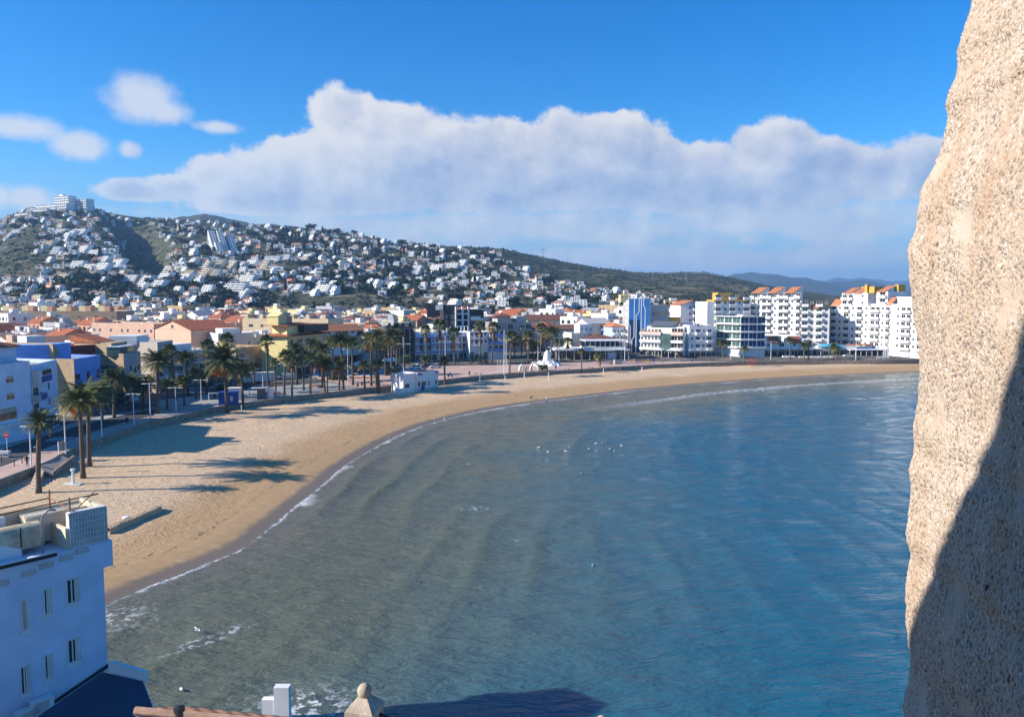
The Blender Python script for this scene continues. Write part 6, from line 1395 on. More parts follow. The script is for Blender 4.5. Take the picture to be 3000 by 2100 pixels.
def cypress_mesh(seed):
    rr = random.Random(seed); V, Fc, M = [], [], []
    for k in range(130):
        z = rr.uniform(0, 1); r = .16 * math.sin(min(1, z * 3 + .25) * PI / 2) * (1 - z) ** .45 + .015; t = rr.uniform(0, 6.28); p = Vector((math.cos(t) * r, math.sin(t) * r, z)); s_ = .07
        i = len(V); V.extend([p + Vector((-math.sin(t) * s_, math.cos(t) * s_, -.02)), p + Vector((math.sin(t) * s_, -math.cos(t) * s_, -.02)), p + Vector((math.cos(t) * .03, math.sin(t) * .03, .16))]); Fc.append((i, i + 1, i + 2)); M.append(0)
    q = MB(); q.tube([(0, 0, -.1), (0, 0, .9)], [.03, .01], 5); i = len(V); V.extend([Vector(v) for v in q.v]); Fc.extend([tuple(i + j for j in f) for f in q.f]); M.extend([1] * len(q.f))
    return finish('cypress_tree', V, Fc, M, [pine_d, bark])
PM = [pine_mesh(s, m, t) for s, m, t in ((1, pine_l, 1.0), (2, pine_d, .9), (3, pine_d, 1.25), (4, pine_l, .8), (5, olive_l, .8), (6, pine_d, 1.0))]; CM = [cypress_mesh(7), cypress_mesh(8)]
PN = ['mid green pine', 'dark spreading pine', 'dark tall pine', 'low green pine', 'grey green bushy tree', 'dark round pine']
rt_ = random.Random(9); CL = [(880, .40, 90, .2), (820, .72, 60, .12), (640, .70, 90, .15), (480, .16, 110, .1), (330, .10, 160, .08), (180, .14, 140, .07), (1020, .42, 120, .25), (1180, .50, 150, .3), (1310, .5, 80, .3), (560, .08, 70, .08), (680, .04, 90, .05), (900, .84, 160, .1), (250, .82, 120, .1), (420, .80, 70, .12), (1100, .18, 200, .12), (1420, .4, 120, .3)]
pts = []; tr_ = 0
while len(pts) < 292 and tr_ < 20000:
    tr_ += 1; c = rt_.choice(CL); a = rt_.gauss(c[0], c[2] * .7); t = rt_.gauss(c[1], c[3] * .8)
    if rt_.random() < .3: a, t = rt_.uniform(-20, 1750), rt_.uniform(.02, 1.0)
    if not (0 <= t <= 1.01) or a < -30 or bare(a, t): continue
    x, y = hill_xy(a, t); z = ztf(x, y); px, py = proj(x, y, z)
    if any(abs(px - s[0]) < 20 and -4 < py - s[1] < 13 for s in spots) and rt_.random() < .8: continue
    pts.append((a, t, x, y, z))
for a, t, x, y, z in pts:
    i = rt_.randrange(6); o = put('pine_tree', PM[i], None, (x, y, z - .5), rt_.uniform(0, 6)); s_ = rt_.uniform(4.2, 7.5); o.scale = (s_ * 1.15, s_ * 1.15, s_)
    o['category'] = 'tree'; o['group'] = 'pines on the hillside'; MASS.append((o, PN[i] + ' ' + hzone(a, t)))
for k in range(60):
    a, t = rt_.choice([(rt_.uniform(820, 1000), rt_.uniform(.5, .95)), (rt_.uniform(0, 1500), rt_.uniform(.05, .95)), (rt_.uniform(1000, 1400), rt_.uniform(.1, .8))])
    if bare(a, t): continue
    x, y = hill_xy(a, t); o = put('cypress_tree', CM[k % 2], None, (x, y, ztf(x, y) - .4), rt_.uniform(0, 6)); s_ = rt_.uniform(9, 15); o.scale = (s_ * .95, s_ * .95, s_)
    o['category'] = 'tree'; o['group'] = 'cypresses on the hillside'; MASS.append((o, 'slim dark cypress ' + hzone(a, t)))
# low scrub and gardens: nobody could count it
N = 17000; ra = np.random.RandomState(3); A = ra.uniform(-80, 2350, N); T_ = ra.uniform(0.0, 1.02, N); keep = vnoise(A * 1.0, T_ * 700, 60, 51) + ra.uniform(-.3, .3, N) > .42
A, T_ = A[keep], T_[keep]; Rr = np.interp(A, SK_A, SK_R); Yb = HB + (Rr - HB) * T_; Xb = (A - 1500) / F * Yb; Zb = zt(Xb, Yb); N = len(A)
sz = ra.uniform(.8, 2.6, N) * np.where(A > 1480, .8, 1.0); nf = 9
C = np.stack([Xb, Yb, Zb], 1)[:, None, :] + ra.normal(0, .45, (N, nf, 3)) * sz[:, None, None] * np.array([1.2, 1.2, .55]) + np.array([0, 0, .5]) * sz[:, None, None]
U = ra.normal(0, 1, (N, nf, 3)); U /= np.linalg.norm(U, axis=2, keepdims=True); Wv = ra.normal(0, 1, (N, nf, 3)); Wv /= np.linalg.norm(Wv, axis=2, keepdims=True); s3 = sz[:, None, None] * .62
P4 = np.stack([C - U * s3, C - Wv * s3, C + U * s3, C + Wv * s3], 2).reshape(-1, 3)
me = bpy.data.meshes.new('scrub'); me.vertices.add(len(P4)); me.vertices.foreach_set('co', P4.astype(np.float32).ravel()); nq = N * nf
me.loops.add(nq * 4); me.loops.foreach_set('vertex_index', np.arange(nq * 4, dtype=np.int32)); me.polygons.add(nq); me.polygons.foreach_set('loop_start', np.arange(0, nq * 4, 4, dtype=np.int32)); me.materials.append(pine_l); me.materials.append(olive_l); me.materials.append(pine_d)
me.polygons.foreach_set('material_index', np.repeat(ra.choice([0, 1, 2, 2], N), nf).astype(np.int32)); me.update(calc_edges=True); me.validate(); struct(put('scrub', me), 'stuff')
# a few garden trees among the town roofs
for a, d in [(20, 470), (210, 480), (300, 500), (600, 520), (980, 480), (1330, 520), (1540, 470), (780, 560), (1120, 590), (1800, 520), (1900, 560), (440, 560), (1700, 600), (1420, 560), (80, 560), (1960, 600), (2090, 620), (1270, 600)]:
    p = P(a, d); i = rt_.randrange(6); o = put('pine_tree', PM[i], None, (p[0], p[1], ztf(*p)), rt_.uniform(0, 6)); s_ = rt_.uniform(6, 9); o.scale = (s_, s_, s_); o['category'] = 'tree'; o['group'] = 'pines on the hillside'; MASS.append((o, PN[i] + ' between the town roofs'))

# ------------------------------------------------------------------ street furniture
def lamp(px, py, ytop, phrase, arms=2, cross=None):
    x, y = G(px, py, 3.0); h = zat(ytop, y) - 3.0; o = thing('street_lamp', '', 'street lamp', (x, y, 3.0), 0, 'white street lamps along the beach')
    MB().tube([(0, 0, 0), (0, 0, h)], [.12, .07], 8).build('pole', metalw, o); zc = h - .25 if cross is None else zat(cross, y) - 3.0; l = max(.9, 16 / F * y)
    for s_ in (-1, 1)[:arms]:
        q = MB(); q.box(min(0, s_ * l), max(0, s_ * l), -.05, .05, zc - .04, zc + .04); q.build('arm', metalw, o); q = MB(); q.box(s_ * l - .42, s_ * l + .42, -.16, .16, zc - .12, zc + .02); q.build('lamp_head', metalw, o)
    MASS.append((o, phrase))
for a in [(92,1367,1243,'white lamp post beside the walker'), (193,1329,1208,'white lamp post by the beach steps'), (299,1281,1178,'white lamp post in the shaded promenade'), (393,1246,1150,'white lamp post in the shaded promenade'), (441,1226,1120,'white lamp post in the shaded promenade'), (516,1206,1132,'white lamp post in the shaded promenade'), (590,1180,1110,'white lamp post by the volley frame'), (706,1160,1086,'white lamp post beside the blue cabin'), (771,1150,1078,'white lamp post above the kiosk',1), (836,1150,1062,'white lamp post on the grey esplanade'), (1020,1128,1000,'tall white cross armed lamp mast',2,1022), (1183,1128,988,'tall white cross armed lamp mast',2,1007), (1305,1108,982,'tall white cross armed lamp mast',2,1000), (1477,1098,966,'tall white cross armed lamp mast',2,994), (1483,1095,985,'tall white cross armed lamp mast',2,998), (1576,1062,974,'tall white plaza lamp with flat top'), (1638,1060,974,'tall white cross armed lamp mast',2,990), (1830,1062,1000,'plain white mast beside the letters sign'), (2140,1052,1010,'short white lamp before the far hotels'), (2258,1054,1000,'short white lamp before the far hotels'), (2507,1056,992,'tall thin lamp before the awning restaurant')]: lamp(*a)
# no entry sign, bollards, walker, bin, notice board, steps
x, y = G(22, 1326, 3.0); o = thing('no_entry_sign', 'round red no entry sign on a white post', 'road sign', (x, y, 3.0)); r_ = 1.05
MB().tube([(0, 0, 0), (0, 0, 2.9)], .06, 8).build('post', metalw, o)
def disc(cx, cz, r, y0, y1, m, name, par): 
    q = MB(); n = 24; a = [(cx + r * math.cos(2 * PI * k / n), cz + r * math.sin(2 * PI * k / n)) for k in range(n)]; i = len(q.v); q.v += [(p[0], y0, p[1]) for p in a] + [(p[0], y1, p[1]) for p in a]
    q.f += [tuple(range(n)), tuple(reversed(range(n, 2 * n)))] + [(k, n + k, n + (k + 1) % n, (k + 1) % n) for k in range(n)]; q.m += [0] * (n + 2); return q.build(name, m, par)
disc(0, 2.9, .42, -.09, -.06, redm, 'disc', o); MB().box(-.30, .30, -.105, -.092, 2.83, 2.97).build('bar', paint, o); disc(0, 2.9, .45, -.058, -.03, metalw, 'rim', o)
x, y = G(12, 1338, 3.0); o = thing('concrete_planter', 'white concrete block covered with dark scribble beside the no entry sign', 'block', (x, y, 3.0)); q = MB(); q.box(-1.3, .9, -.35, .35, 0, .95); q.build('block', white2, o)
q = MB()
for k in range(16): xx = -1.2 + k * .125; q.box(xx, xx + rt_.uniform(.03, .1), -.362, -.352, .15 + rt_.uniform(0, .2), .4 + rt_.uniform(0, .2))
q.build('scribble', dark, o)
def car(px, py, rz, paintm, phrase, kind='car', z=2.93, s_=1.0):
    x, y = G(px, py, z); o = thing('parked_car' if kind == 'car' else 'parked_van', '', 'car' if kind == 'car' else 'van', (x, y, z), rz, 'cars parked by the plaza')
    L, W2 = (2.1, .86) if kind == 'car' else (2.6, .98); q = MB()
    if kind == 'car':
        prof = [(-2.1, .35), (-2.1, .78), (-1.3, .92), (-.6, .95), (1.5, .98), (2.05, .85), (2.1, .35)]; cab = [(-1.0, .94), (-.35, 1.45), (.95, 1.47), (1.75, .97)]
    else:
        prof = [(-2.6, .4), (-2.6, .95), (-1.9, 1.15), (-1.5, 1.2), (2.6, 1.2), (2.6, .4)]; cab = [(-1.85, 1.19), (-1.2, 2.0), (2.5, 2.05), (2.58, 1.19)]
    P_ = MB(); n = len(prof)
    def slab(pr, w0, w1, m, qq):
        i = len(qq.v); nn = len(pr); z0, z1 = min(p[1] for p in pr), max(p[1] for p in pr)
        for sg in (-1, 1): qq.v += [(p[0], sg * (w0 + (w1 - w0) * (p[1] - z0) / max(.01, z1 - z0)), p[1]) for p in pr]
        for k in range(nn): j = (k + 1) % nn; qq.f.append((i + k, i + j, i + nn + j, i + nn + k)); qq.m.append(m)
        qq.f.append(tuple(i + k for k in reversed(range(nn)))); qq.m.append(m); qq.f.append(tuple(i + nn + k for k in range(nn))); qq.m.append(m)
    slab(prof, W2, W2, 0, q); q.build('body', paintm, o); q = MB(); slab(cab, W2 - .05, W2 - .22, 0, q); q.build('windows', glass if kind == 'car' else paintm, o)
    t = cab[1], cab[2]; MB().box(t[0][0], t[1][0], -W2 + .2, W2 - .2, cab[1][1] + .004, cab[1][1] + .05).build('roof', paintm, o)
    if kind != 'car': MB().box(-2.0 + .2, -1.25, -W2 - .0, W2 + .0, 1.3, 1.75).build('windscreen', glass, o)
    for sx_ in (-L * .62, L * .62):
        for sy_ in (-1, 1):
            wq = MB(); wq.tube([(sx_, sy_ * (W2 - .12), .33), (sx_, sy_ * (W2 + .03), .33)], .33, 12); wq.build('wheel', rubber, o)
    for sy_ in (-.6, .6): MB().box(-L - .015, -L + .02, sy_ - .16, sy_ + .16, .62, .76).build('headlight', metalw, o)
    MASS.append((o, phrase)); return o
carw = mat('white_car_paint', (0.75, 0.75, 0.76), .3, 0, spec=.6); carg = mat('grey_car_paint', (0.25, 0.26, 0.28), .3, 0, spec=.6); cars_ = mat('silver_car_paint', (0.5, 0.52, 0.55), .3, 0, metal=.3, spec=.6); carb = mat('dark_blue_car_paint', (0.03, 0.05, 0.12), .3, 0, spec=.6)
for a in [(1162,1080,.4,cars_,'silver car parked beside the white beach hut'), (1216,1082,.3,carw,'white hatchback parked behind the white beach hut'), (1236,1072,.2,carw,'white car parked by the shaded hotel'), (1262,1070,.2,cars_,'silver car parked by the shaded hotel'), (1276,1079,.25,carw,'white hatchback nearest the pink plaza'), (1250,1078,.3,carb,'dark car between two white cars'), (560,1155,1.9,carw,'white car in the shaded beach street'), (640,1140,.9,carg,'grey car in the shaded street'), (610,1128,.6,carb,'dark car in the shaded street'), (1040,1108,.2,carw,'white car at the end of the esplanade'), (2485,1046,.1,carw,'white jeep on the far sea front road'), (2640,1046,.1,carb,'dark car beside the castle wall edge'), (2105,1044,1.2,carw,'white car by the blue glass block'), (1600,1046,.1,carg,'grey car behind the palm grove'), (1545,1044,.1,carg,'dark grey car behind the palm grove')]: car(*a)
car(838, 1112, .2, cars_, 'silver van behind the fan palms', 'van'); 
x, y = G(745, 1125, 2.95); tk = thing('box_truck', 'white box lorry parked in the shade beside the blue cabin', 'truck', (x, y, 2.95), .35)
MB().box(-2.0, 5.5, -1.15, 1.15, .9, 3.4).build('cargo_box', metalw, tk); q = MB(); q.prism([(-3.8, -1.05), (-2.1, -1.05), (-2.1, 1.05), (-3.8, 1.05)], .6, [2.0, 2.7, 2.7, 2.0]); q.build('cab', metalw, tk); MB().box(-3.55, -3.2, -1.06, 1.06, 1.5, 2.0).build('windscreen', glass, tk)
for sx_ in (-3.0, 1.0, 3.8):
    for sy_ in (-1, 1): MB().tube([(sx_, sy_ * .8, .45), (sx_, sy_ * 1.1, .45)], .45, 12).build('wheel', rubber, tk)
# people
skin_m = mat('skin', (0.50, 0.30, 0.21), .6, 0)
def person(x, y, z, rz, label, top, legs, hair, pose='stand', scale=1.0):
    sk = {'pelvis': (0, 0, .95, .14), 'waist': (0, 0, 1.10, .13), 'chest': (0, -.01, 1.32, .155), 'neck': (0, 0, 1.50, .062), 'head': (0, -.02, 1.62, .10), 'crown': (0, -.02, 1.72, .085)}
    B = [('pelvis', 'waist'), ('waist', 'chest'), ('chest', 'neck'), ('neck', 'head'), ('head', 'crown')]
    fwd = .22 if pose == 'walk' else .03
    for s_, n in ((-1, 'l'), (1, 'r')):
        st = s_ * fwd
        sk['hip' + n] = (s_ * .10, 0, .88, .105); sk['knee' + n] = (s_ * .11, -st * .6 - .02, .48, .07); sk['ankle' + n] = (s_ * .11, st * .9 if pose == 'walk' else 0, .09, .045); sk['toe' + n] = (s_ * .12, (st * .9 if pose == 'walk' else 0) - .17, .035, .035)
        if pose == 'ride': sk['hip' + n] = (s_ * .12, 0, .88, .1); sk['knee' + n] = (s_ * .2, -.38, .72, .075); sk['ankle' + n] = (s_ * .2, -.32, .32, .05); sk['toe' + n] = (s_ * .2, -.5, .27, .04)
        ar = -.35 if pose == 'ride' else st * .7
        sk['sh' + n] = (s_ * .20, 0, 1.40, .065); sk['elb' + n] = (s_ * .27, ar * .5 + .02, 1.13, .048); sk['wri' + n] = (s_ * .27, ar - .04, .89 if pose != 'ride' else 1.05, .034); sk['hand' + n] = (s_ * .265, ar - .07, .78 if pose != 'ride' else 1.03, .03)
        B += [('pelvis', 'hip' + n), ('hip' + n, 'knee' + n), ('knee' + n, 'ankle' + n), ('ankle' + n, 'toe' + n), ('chest', 'sh' + n), ('sh' + n, 'elb' + n), ('elb' + n, 'wri' + n), ('wri' + n, 'hand' + n)]
    names = list(sk); me = bpy.data.meshes.new('tmp'); me.from_pydata([sk[n][:3] for n in names], [(names.index(a), names.index(b_)) for a, b_ in B], [])
    ob = bpy.data.objects.new('tmp', me); COL.objects.link(ob); ob.modifiers.new('s', 'SKIN'); 
    for i, n in enumerate(names): v = me.skin_vertices[0].data[i]; v.radius = (sk[n][3],) * 2; v.use_root = (n == 'pelvis')
    ob.modifiers.new('u', 'SUBSURF').levels = 1
    dg = bpy.context.evaluated_depsgraph_get(); me2 = bpy.data.meshes.new_from_object(ob.evaluated_get(dg)); bpy.data.objects.remove(ob); me2.name = 'body'; me2.materials.clear()
    for m in (skin_m, top, legs, rubber): me2.materials.append(m)
    for p in me2.polygons:
        c = p.center; p.use_smooth = True
        hz_ = abs(c.x) > .2 and c.z < .88 and pose != 'ride'
        p.material_index = 3 if c.z < .09 else (0 if (c.z > 1.5 or hz_) else (1 if c.z > .92 else 2))
    t = thing('person', label, 'person', (x, y, z), rz); t.scale = (scale,) * 3; put('body', me2, t)
    q = MB(); q.ell((0, .02, 1.70), (.105, .115, .10), 0, 10, 6); q.build('hair', hair, t, True); return t
blk = mat('black_cloth', (0.02, 0.02, 0.025), .9, 0); jean = mat('dark_blue_cloth', (0.05, 0.07, 0.13), .9, 0); whc = mat('white_cloth', (0.75, 0.75, 0.75), .9, 0); brh = mat('brown_hair', (0.05, 0.03, 0.02), .8, 0); redc = mat('red_cloth', (0.4, 0.05, 0.05), .9, 0)
x, y = G(80, 1366, 3.0); person(x, y, 3.0, PI + .3, 'person in dark clothes walking along the lit promenade with a backpack', blk, jean, brh, 'walk'); b_ = bpy.data.objects['person']; q = MB(); q.ell((0, .20, 1.25), (.16, .11, .23), 0, 10, 6); bp_ = q.build('backpack', blk, None, True); tag(bp_, 'dark backpack on the back of the walker in dark clothes', 'backpack'); bp_.location = (x, y, 3.0); bp_.rotation_euler.z = PI + .3
x, y, z = Gs(1602, 1177); person(x, y, z, 1.2, 'person in white top standing at the water edge', whc, jean, brh, 'walk')
x, y = G(1822, 1058, 3.0); person(x, y, 3.0, .4, 'person in dark clothes beside the colourful letters sign', blk, blk, brh)
x, y = G(1742, 1056, 3.0); person(x, y, 3.0, 2.0, 'person in red standing before the restaurant', redc, blk, brh)
x, y = G(1890, 1048, 3.0); person(x, y, 3.0, 1.0, 'person in white by the hotel awnings', whc, blk, brh)
x, y = G(1319, 1104, 3.0); t = person(x, y, 3.0, 1.5, 'person in dark clothes riding the scooter across the plaza', blk, jean, brh, 'ride')
sc_ = thing('motor_scooter', 'dark motor scooter crossing the pink plaza', 'scooter', (x, y, 3.0), 1.5); q = MB(); q.hprism([(-.55, .35), (-.5, .95), (-.42, .95), (-.35, .42), (.15, .42), (.2, .78), (.85, .78), (.8, .45), (.3, .3)], -.14, .14); q.build('body', blackp, sc_); q = MB(); q.tube([(-.36, -.48, 1.05), (.36, -.48, 1.05)], .02, 6); q.build('handlebar', dark, sc_)
for yy in (-.62, .62): MB().tube([(-.06, yy, .24), (.06, yy, .24)], .24, 12).build('wheel', rubber, sc_)
x, y, z = Gs(1556, 1166); dg_ = thing('dog', 'small dark dog on the damp sand', 'dog', (x, y, z), .6)
q = MB(); q.tube([(-.34, 0, .42), (-.15, 0, .44), (.12, 0, .45), (.3, 0, .52), (.42, 0, .66)], [.10, .13, .15, .10, .07], 8); q.tube([(.38, 0, .66), (.5, 0, .68), (.62, 0, .63)], [.085, .075, .04], 8); q.tube([(-.36, 0, .45), (-.55, 0, .60)], [.03, .015], 5)
for xx in (-.28, .22):
    for yy in (-.09, .09): q.tube([(xx, yy, .42), (xx - .03, yy, .2), (xx, yy, 0)], [.055, .035, .03], 6)
q.build('body', blk, dg_, True)
for i_, (px, py) in enumerate([(42, 1365), (65, 1357), (5, 1352)]):
    x, y = G(px, py, 3.0); o = thing('bollard', ['dark bollard left of the walker', 'dark bollard closest to the walker', 'dark bollard at the left picture edge'][i_], 'bollard', (x, y, 3.0)); MB().lathe([(.07, 0), (.06, .8), (.09, .82), (.05, .95)], 8).build('post', dark, o)
def bin_(px, py, label, z=3.0):
    x, y = G(px, py, z); o = thing('litter_bin', '', 'bin', (x, y, z), 0, 'dark litter bins on the promenade'); MB().lathe([(.24, .1), (.28, 1.0), (.30, 1.02)], 10).build('drum', dark, o); MB().lathe([(.32, 1.024), (.1, 1.2)], 10).build('lid', metalg, o); MASS.append((o, label))
for a in [(105, 1328, 'dark litter bin beside the lit road'), (372, 1238, 'litter bin in the shade by the sea wall'), (1375, 1098, 'dark litter bin on the pink plaza'), (1628, 1081, 'dark litter bin on the pink plaza'), (1790, 1068, 'dark litter bin beside the letters sign'), (2027, 1060, 'dark litter bin before the white hotel'), (1048, 1133, 'dark litter bin on the grey esplanade'), (1060, 1130, 'dark litter bin on the grey esplanade'), (993, 1140, 'dark litter bin on the grey esplanade')]: bin_(*a)
x, y = G(182, 1330, 3.0); o = thing('notice_board', 'white framed notice board at the top of the beach steps', 'notice board', (x, y, 3.0), R(70))
for xx in (-.6, .6): MB().box(xx - .05, xx + .05, -.05, .05, 0, 2.1).build('post', metalw, o)
MB().box(-.55, .55, -.03, .03, .7, 2.05).build('panel', metalg, o)
# beach steps with landing
st_ = thing('beach_steps', 'stone landing and steps down from the promenade to the sand', 'steps', (0, 0, 0)); a_, b1, c1, d1_ = G(110, 1368, 3.0), G(178, 1333, 3.0), G(214, 1346, 2.4), G(150, 1392, 2.2)
q = MB(); q.prism([a_, d1_, c1, b1], .2, [3.05, 2.2, 2.35, 3.05]); q.build('landing', stone, st_)
q = MB(); q.prism([c1, (c1[0] + .35, c1[1] - .1), (d1_[0] + .35, d1_[1] - .1), d1_], .0, [3.1, 3.1, 2.7, 2.7]); q.build('side_wall', wallst, st_)
for k in range(8):
    f = k / 8; e = np.array(d1_) - np.array(a_); p_ = np.array(a_) - np.array([-.5, 1.1]) * (k + .5); q = MB(); q.prism([tuple(p_), tuple(p_ + e * .55), tuple(p_ + e * .55 + [-.5 * -1, -1.1]), tuple(p_ + [.5, -1.1])], .2, 2.9 - k * .17); q.build('step', stone, st_)
x, y, z = Gs(215, 1418); o = thing('beach_shower', 'small white beach shower post on the shaded sand', 'shower', (x, y, z)); MB().box(-1.2, 1.2, -.6, .6, 0, .1).build('plinth', white2, o); MB().lathe([(.2, .1), (.16, 1.9), (.32, 1.95), (.3, 2.2), (.1, 2.25)], 10).build('column', metalw, o); MB().tube([(-.6, 0, 1.2), (.6, 0, 1.2)], .04, 6).build('pipe', metalg, o)
x, y, z = Gs(708, 1207); o = thing('beach_shower', 'white shower post on the sand corner near the slim palm', 'shower', (x, y, z)); MB().lathe([(.3, 0), (.12, .2), (.1, 1.4), (.25, 1.5)], 10).build('column', metalw, o)
# blue cabin and volley frame, kiosk, planters, parking sign
x, y = G(672, 1186, 3.0); o = thing('blue_cabin', 'dark blue beach cabin with pale oval emblem', 'cabin', (x, y, 3.0), .25); MB().box(-2.2, 2.0, -1.2, 1.2, 0, 3.0).build('body', bluep, o); MB().box(-2.3, 2.1, -1.3, 1.3, 3.004, 3.15).build('roof', bluep, o); e_ = disc(.8, 1.6, .45, -1.23, -1.202, cream, 'emblem', o); e_.scale = (.8, 1, 1.5); e_.location.z = -.8
x, y = G(690, 1172, 3.0); o = thing('white_kiosk', 'white flat topped stall just behind the blue cabin', 'kiosk', (x, y, 3.0), .2); MB().box(-1.4, 1.4, -1, 1, 0, 2.9).build('body', white, o); MB().box(-1.6, 1.6, -1.3, 1.2, 2.904, 3.1).build('roof', white, o)
for (pa, pb, py, lab) in [(612, 652, 1180, 'white goal frame beside the blue cabin'), (731, 762, 1165, 'white goal frame beside the kiosk')]:
    (xa, ya), (xb, yb_) = G(pa, py, 3.0), G(pb, py, 3.0); o = thing('goal_frame', lab, 'frame', (xa, ya, 3.0)); L = xb - xa; q = MB(); q.box(-.08, .08, -.08, .08, 0, 2.4); q.box(L - .08, L + .08, -.08, .08, 0, 2.4); q.box(.081, L - .081, -.07, .07, 2.25, 2.4); q.build('frame', metalw, o)
x, y = G(766, 1168, 3.0); o = thing('promenade_kiosk', 'small kiosk with flat overhanging roof on the esplanade', 'kiosk', (x, y, 3.0), .2); MB().box(-.9, .9, -.9, .9, 0, 2.7).build('body', greyd, o); MB().box(-2.2, 1.8, -1.8, 1.6, 2.704, 2.9).build('roof', white2, o); MB().box(1.6, 2.9, -.3, .3, .3, 2.5).build('panel', metalw, o)
def planter(pa, pb, py, label, wm_=white, h=.9, low=tile3):
    (xa, ya), (xb, yb_) = G(pa, py, 3.0), G(pb, py, 3.0); o = thing('planter_wall', label, 'planter', (xa, ya, 3.0), math.atan2(yb_ - ya, xb - xa)); L = math.hypot(xb - xa, yb_ - ya)
    MB().box(0, L, -.5, .5, 0, h * .55).build('base', low, o)
    n = max(2, int(L / 2.2))
    for k in range(n): q = MB(); q.box(L * k / n + .05, L * (k + .8) / n, -.45, .45, h * .55 + .004, h); q.build('block', wm_, o)
planter(773, 820, 1155, 'orange based planter wall with white blocks near the kiosk'); planter(1040, 1100, 1108, 'orange and white planter wall at the end of the esplanade'); planter(905, 942, 1132, 'low tan planter before the parking sign', tan, .6); planter(2292, 2330, 1049, 'white seat wall before the shop row', white, 1.0, white); planter(2340, 2450, 1050, 'long white seat wall before the awning restaurant', white, .9, pinkw)
x, y = G(926, 1137, 3.0); o = thing('parking_sign', 'blue parking sign with white letter P on a post', 'sign', (x, y, 3.0)); MB().box(-.12, .12, -.08, .08, 0, 4.0).build('post', metalw, o); MB().box(-1.0, .75, -.16, -.083, 3.5, 5.9).build('panel', bluep, o); MB().box(-1.0, .75, -.16, -.083, 3.15, 3.49).build('plate', metalw, o)
def text(ch, size, m, par, loc, rz=0.0, name='letter', ext=.05):
    cu = bpy.data.curves.new(name, 'FONT'); cu.body = ch; cu.size = size; cu.extrude = ext; cu.align_x = 'CENTER'; cu.materials.append(m); ob = bpy.data.objects.new(name, cu); COL.objects.link(ob); ob.parent = par; ob.location = loc; dg = bpy.context.evaluated_depsgraph_get(); dg.update(); me = bpy.data.meshes.new_from_object(ob.evaluated_get(dg)); bpy.data.objects.remove(ob); me.name = name
    if not len(me.materials): me.materials.append(m)
    ob = put(name, me, par, loc); ob.rotation_euler = (PI / 2, 0, rz); return ob
text('P', 2.1, paint, o, (-.1, -.18, 3.95), 0, 'letter', .02)
x, y = G(1880, 1066, 3.0); o = thing('town_letters', 'colourful town name letters on a white base, seen from behind', 'sign', (x, y, 3.0), .12); Ltot = 9.6; MB().box(-Ltot / 2 - .6, Ltot / 2 + .6, -.35, .35, 0, .35).build('base', white2, o)
for k, ch in enumerate('Peñiscola'): text(ch, 2.3, [bluep, orange, mat('yellow_paint', (.7, .45, .04)), mat('green_paint', (.1, .35, .08)), orange, redm, bluep, mat('yellow_paint', (.7, .45, .04)), orange][k], o, (Ltot / 2 - .4 - k * Ltot / 9.2, 0, .36), PI, 'letter', .14)
x, y = G(1812, 1067, 3.0); o = thing('letter_block', 'pale block with a white letter left of the town letters', 'sign', (x, y, 3.0), .1); MB().box(-1.2, 1.2, -.4, .4, 0, 1.6).build('block', metalg, o); MB().box(-1.7, -1.25, -.4, .4, 0, 1.7).build('letter', white, o)
# white beach hut
x0, x1 = 1168, 1283; (xa, ya), (xb, yb_) = G(1222, 1138, 2.6), G(1284, 1130, 2.6); o, L = root_on('beach_hut', 'small white beach hut with blue trim on the sand beside the plaza', 'hut', (xa, ya), (xb, yb_), 1.6); hh = zat(1094, ya) - 1.6
MB().box(0, L, 0, 5.5, 0, hh).build('wall', white, o); MB().box(-.02, L + .02, -.03, -.005, 0, .9).build('plinth', greyw, o); q = MB(); parapet(q, -.05, L + .05, -.05, 5.55, hh - .1, .35, .25); q.build('cornice', white, o); MB().box(.2, L - .2, .2, 5.3, hh - .05, hh + .06).build('roof', redp, o)
for u, ww in ((.8, .9), (2.6, 1.7), (4.6, .6), (L - .9, .8)): put('window', window_mesh(ww, 1.3, greyw), o, (u, 0, 1.5))
q = MB(); q.hprism([(-.6, hh - .35), (0, hh - .1), (0, hh), (-.6, hh - .25)], L - 1.4, L); q.hprism([(-.6, hh - .5), (0, hh - .25), (0, hh - .15), (-.6, hh - .4)], .2, 1.8); q.build('awning', bluep, o)
MB().box(-4.6, -.02, .6, 5.5, 0, hh - .25).build('annex', white, o); q = MB(); parapet(q, -4.65, -.03, .55, 5.5, hh - .3, .4, .25); q.build('cornice', white, o); put('window', window_mesh(1.6, 1.2, greyw), o, (-3.2, .6, 1.4)); put('door', window_mesh(.95, 2.0, frame, frame), o, (-.9, .6, .3)); disc(2.2, .95, .75, -.12, -.04, bluep, 'round_board', o)
q = MB(); q.box(-6.2, -4.7, 0, .2, 0, 1.6); q.box(-6.2, -6.0, .2, 3, 0, 1.6); q.build('yard_wall', white, o)
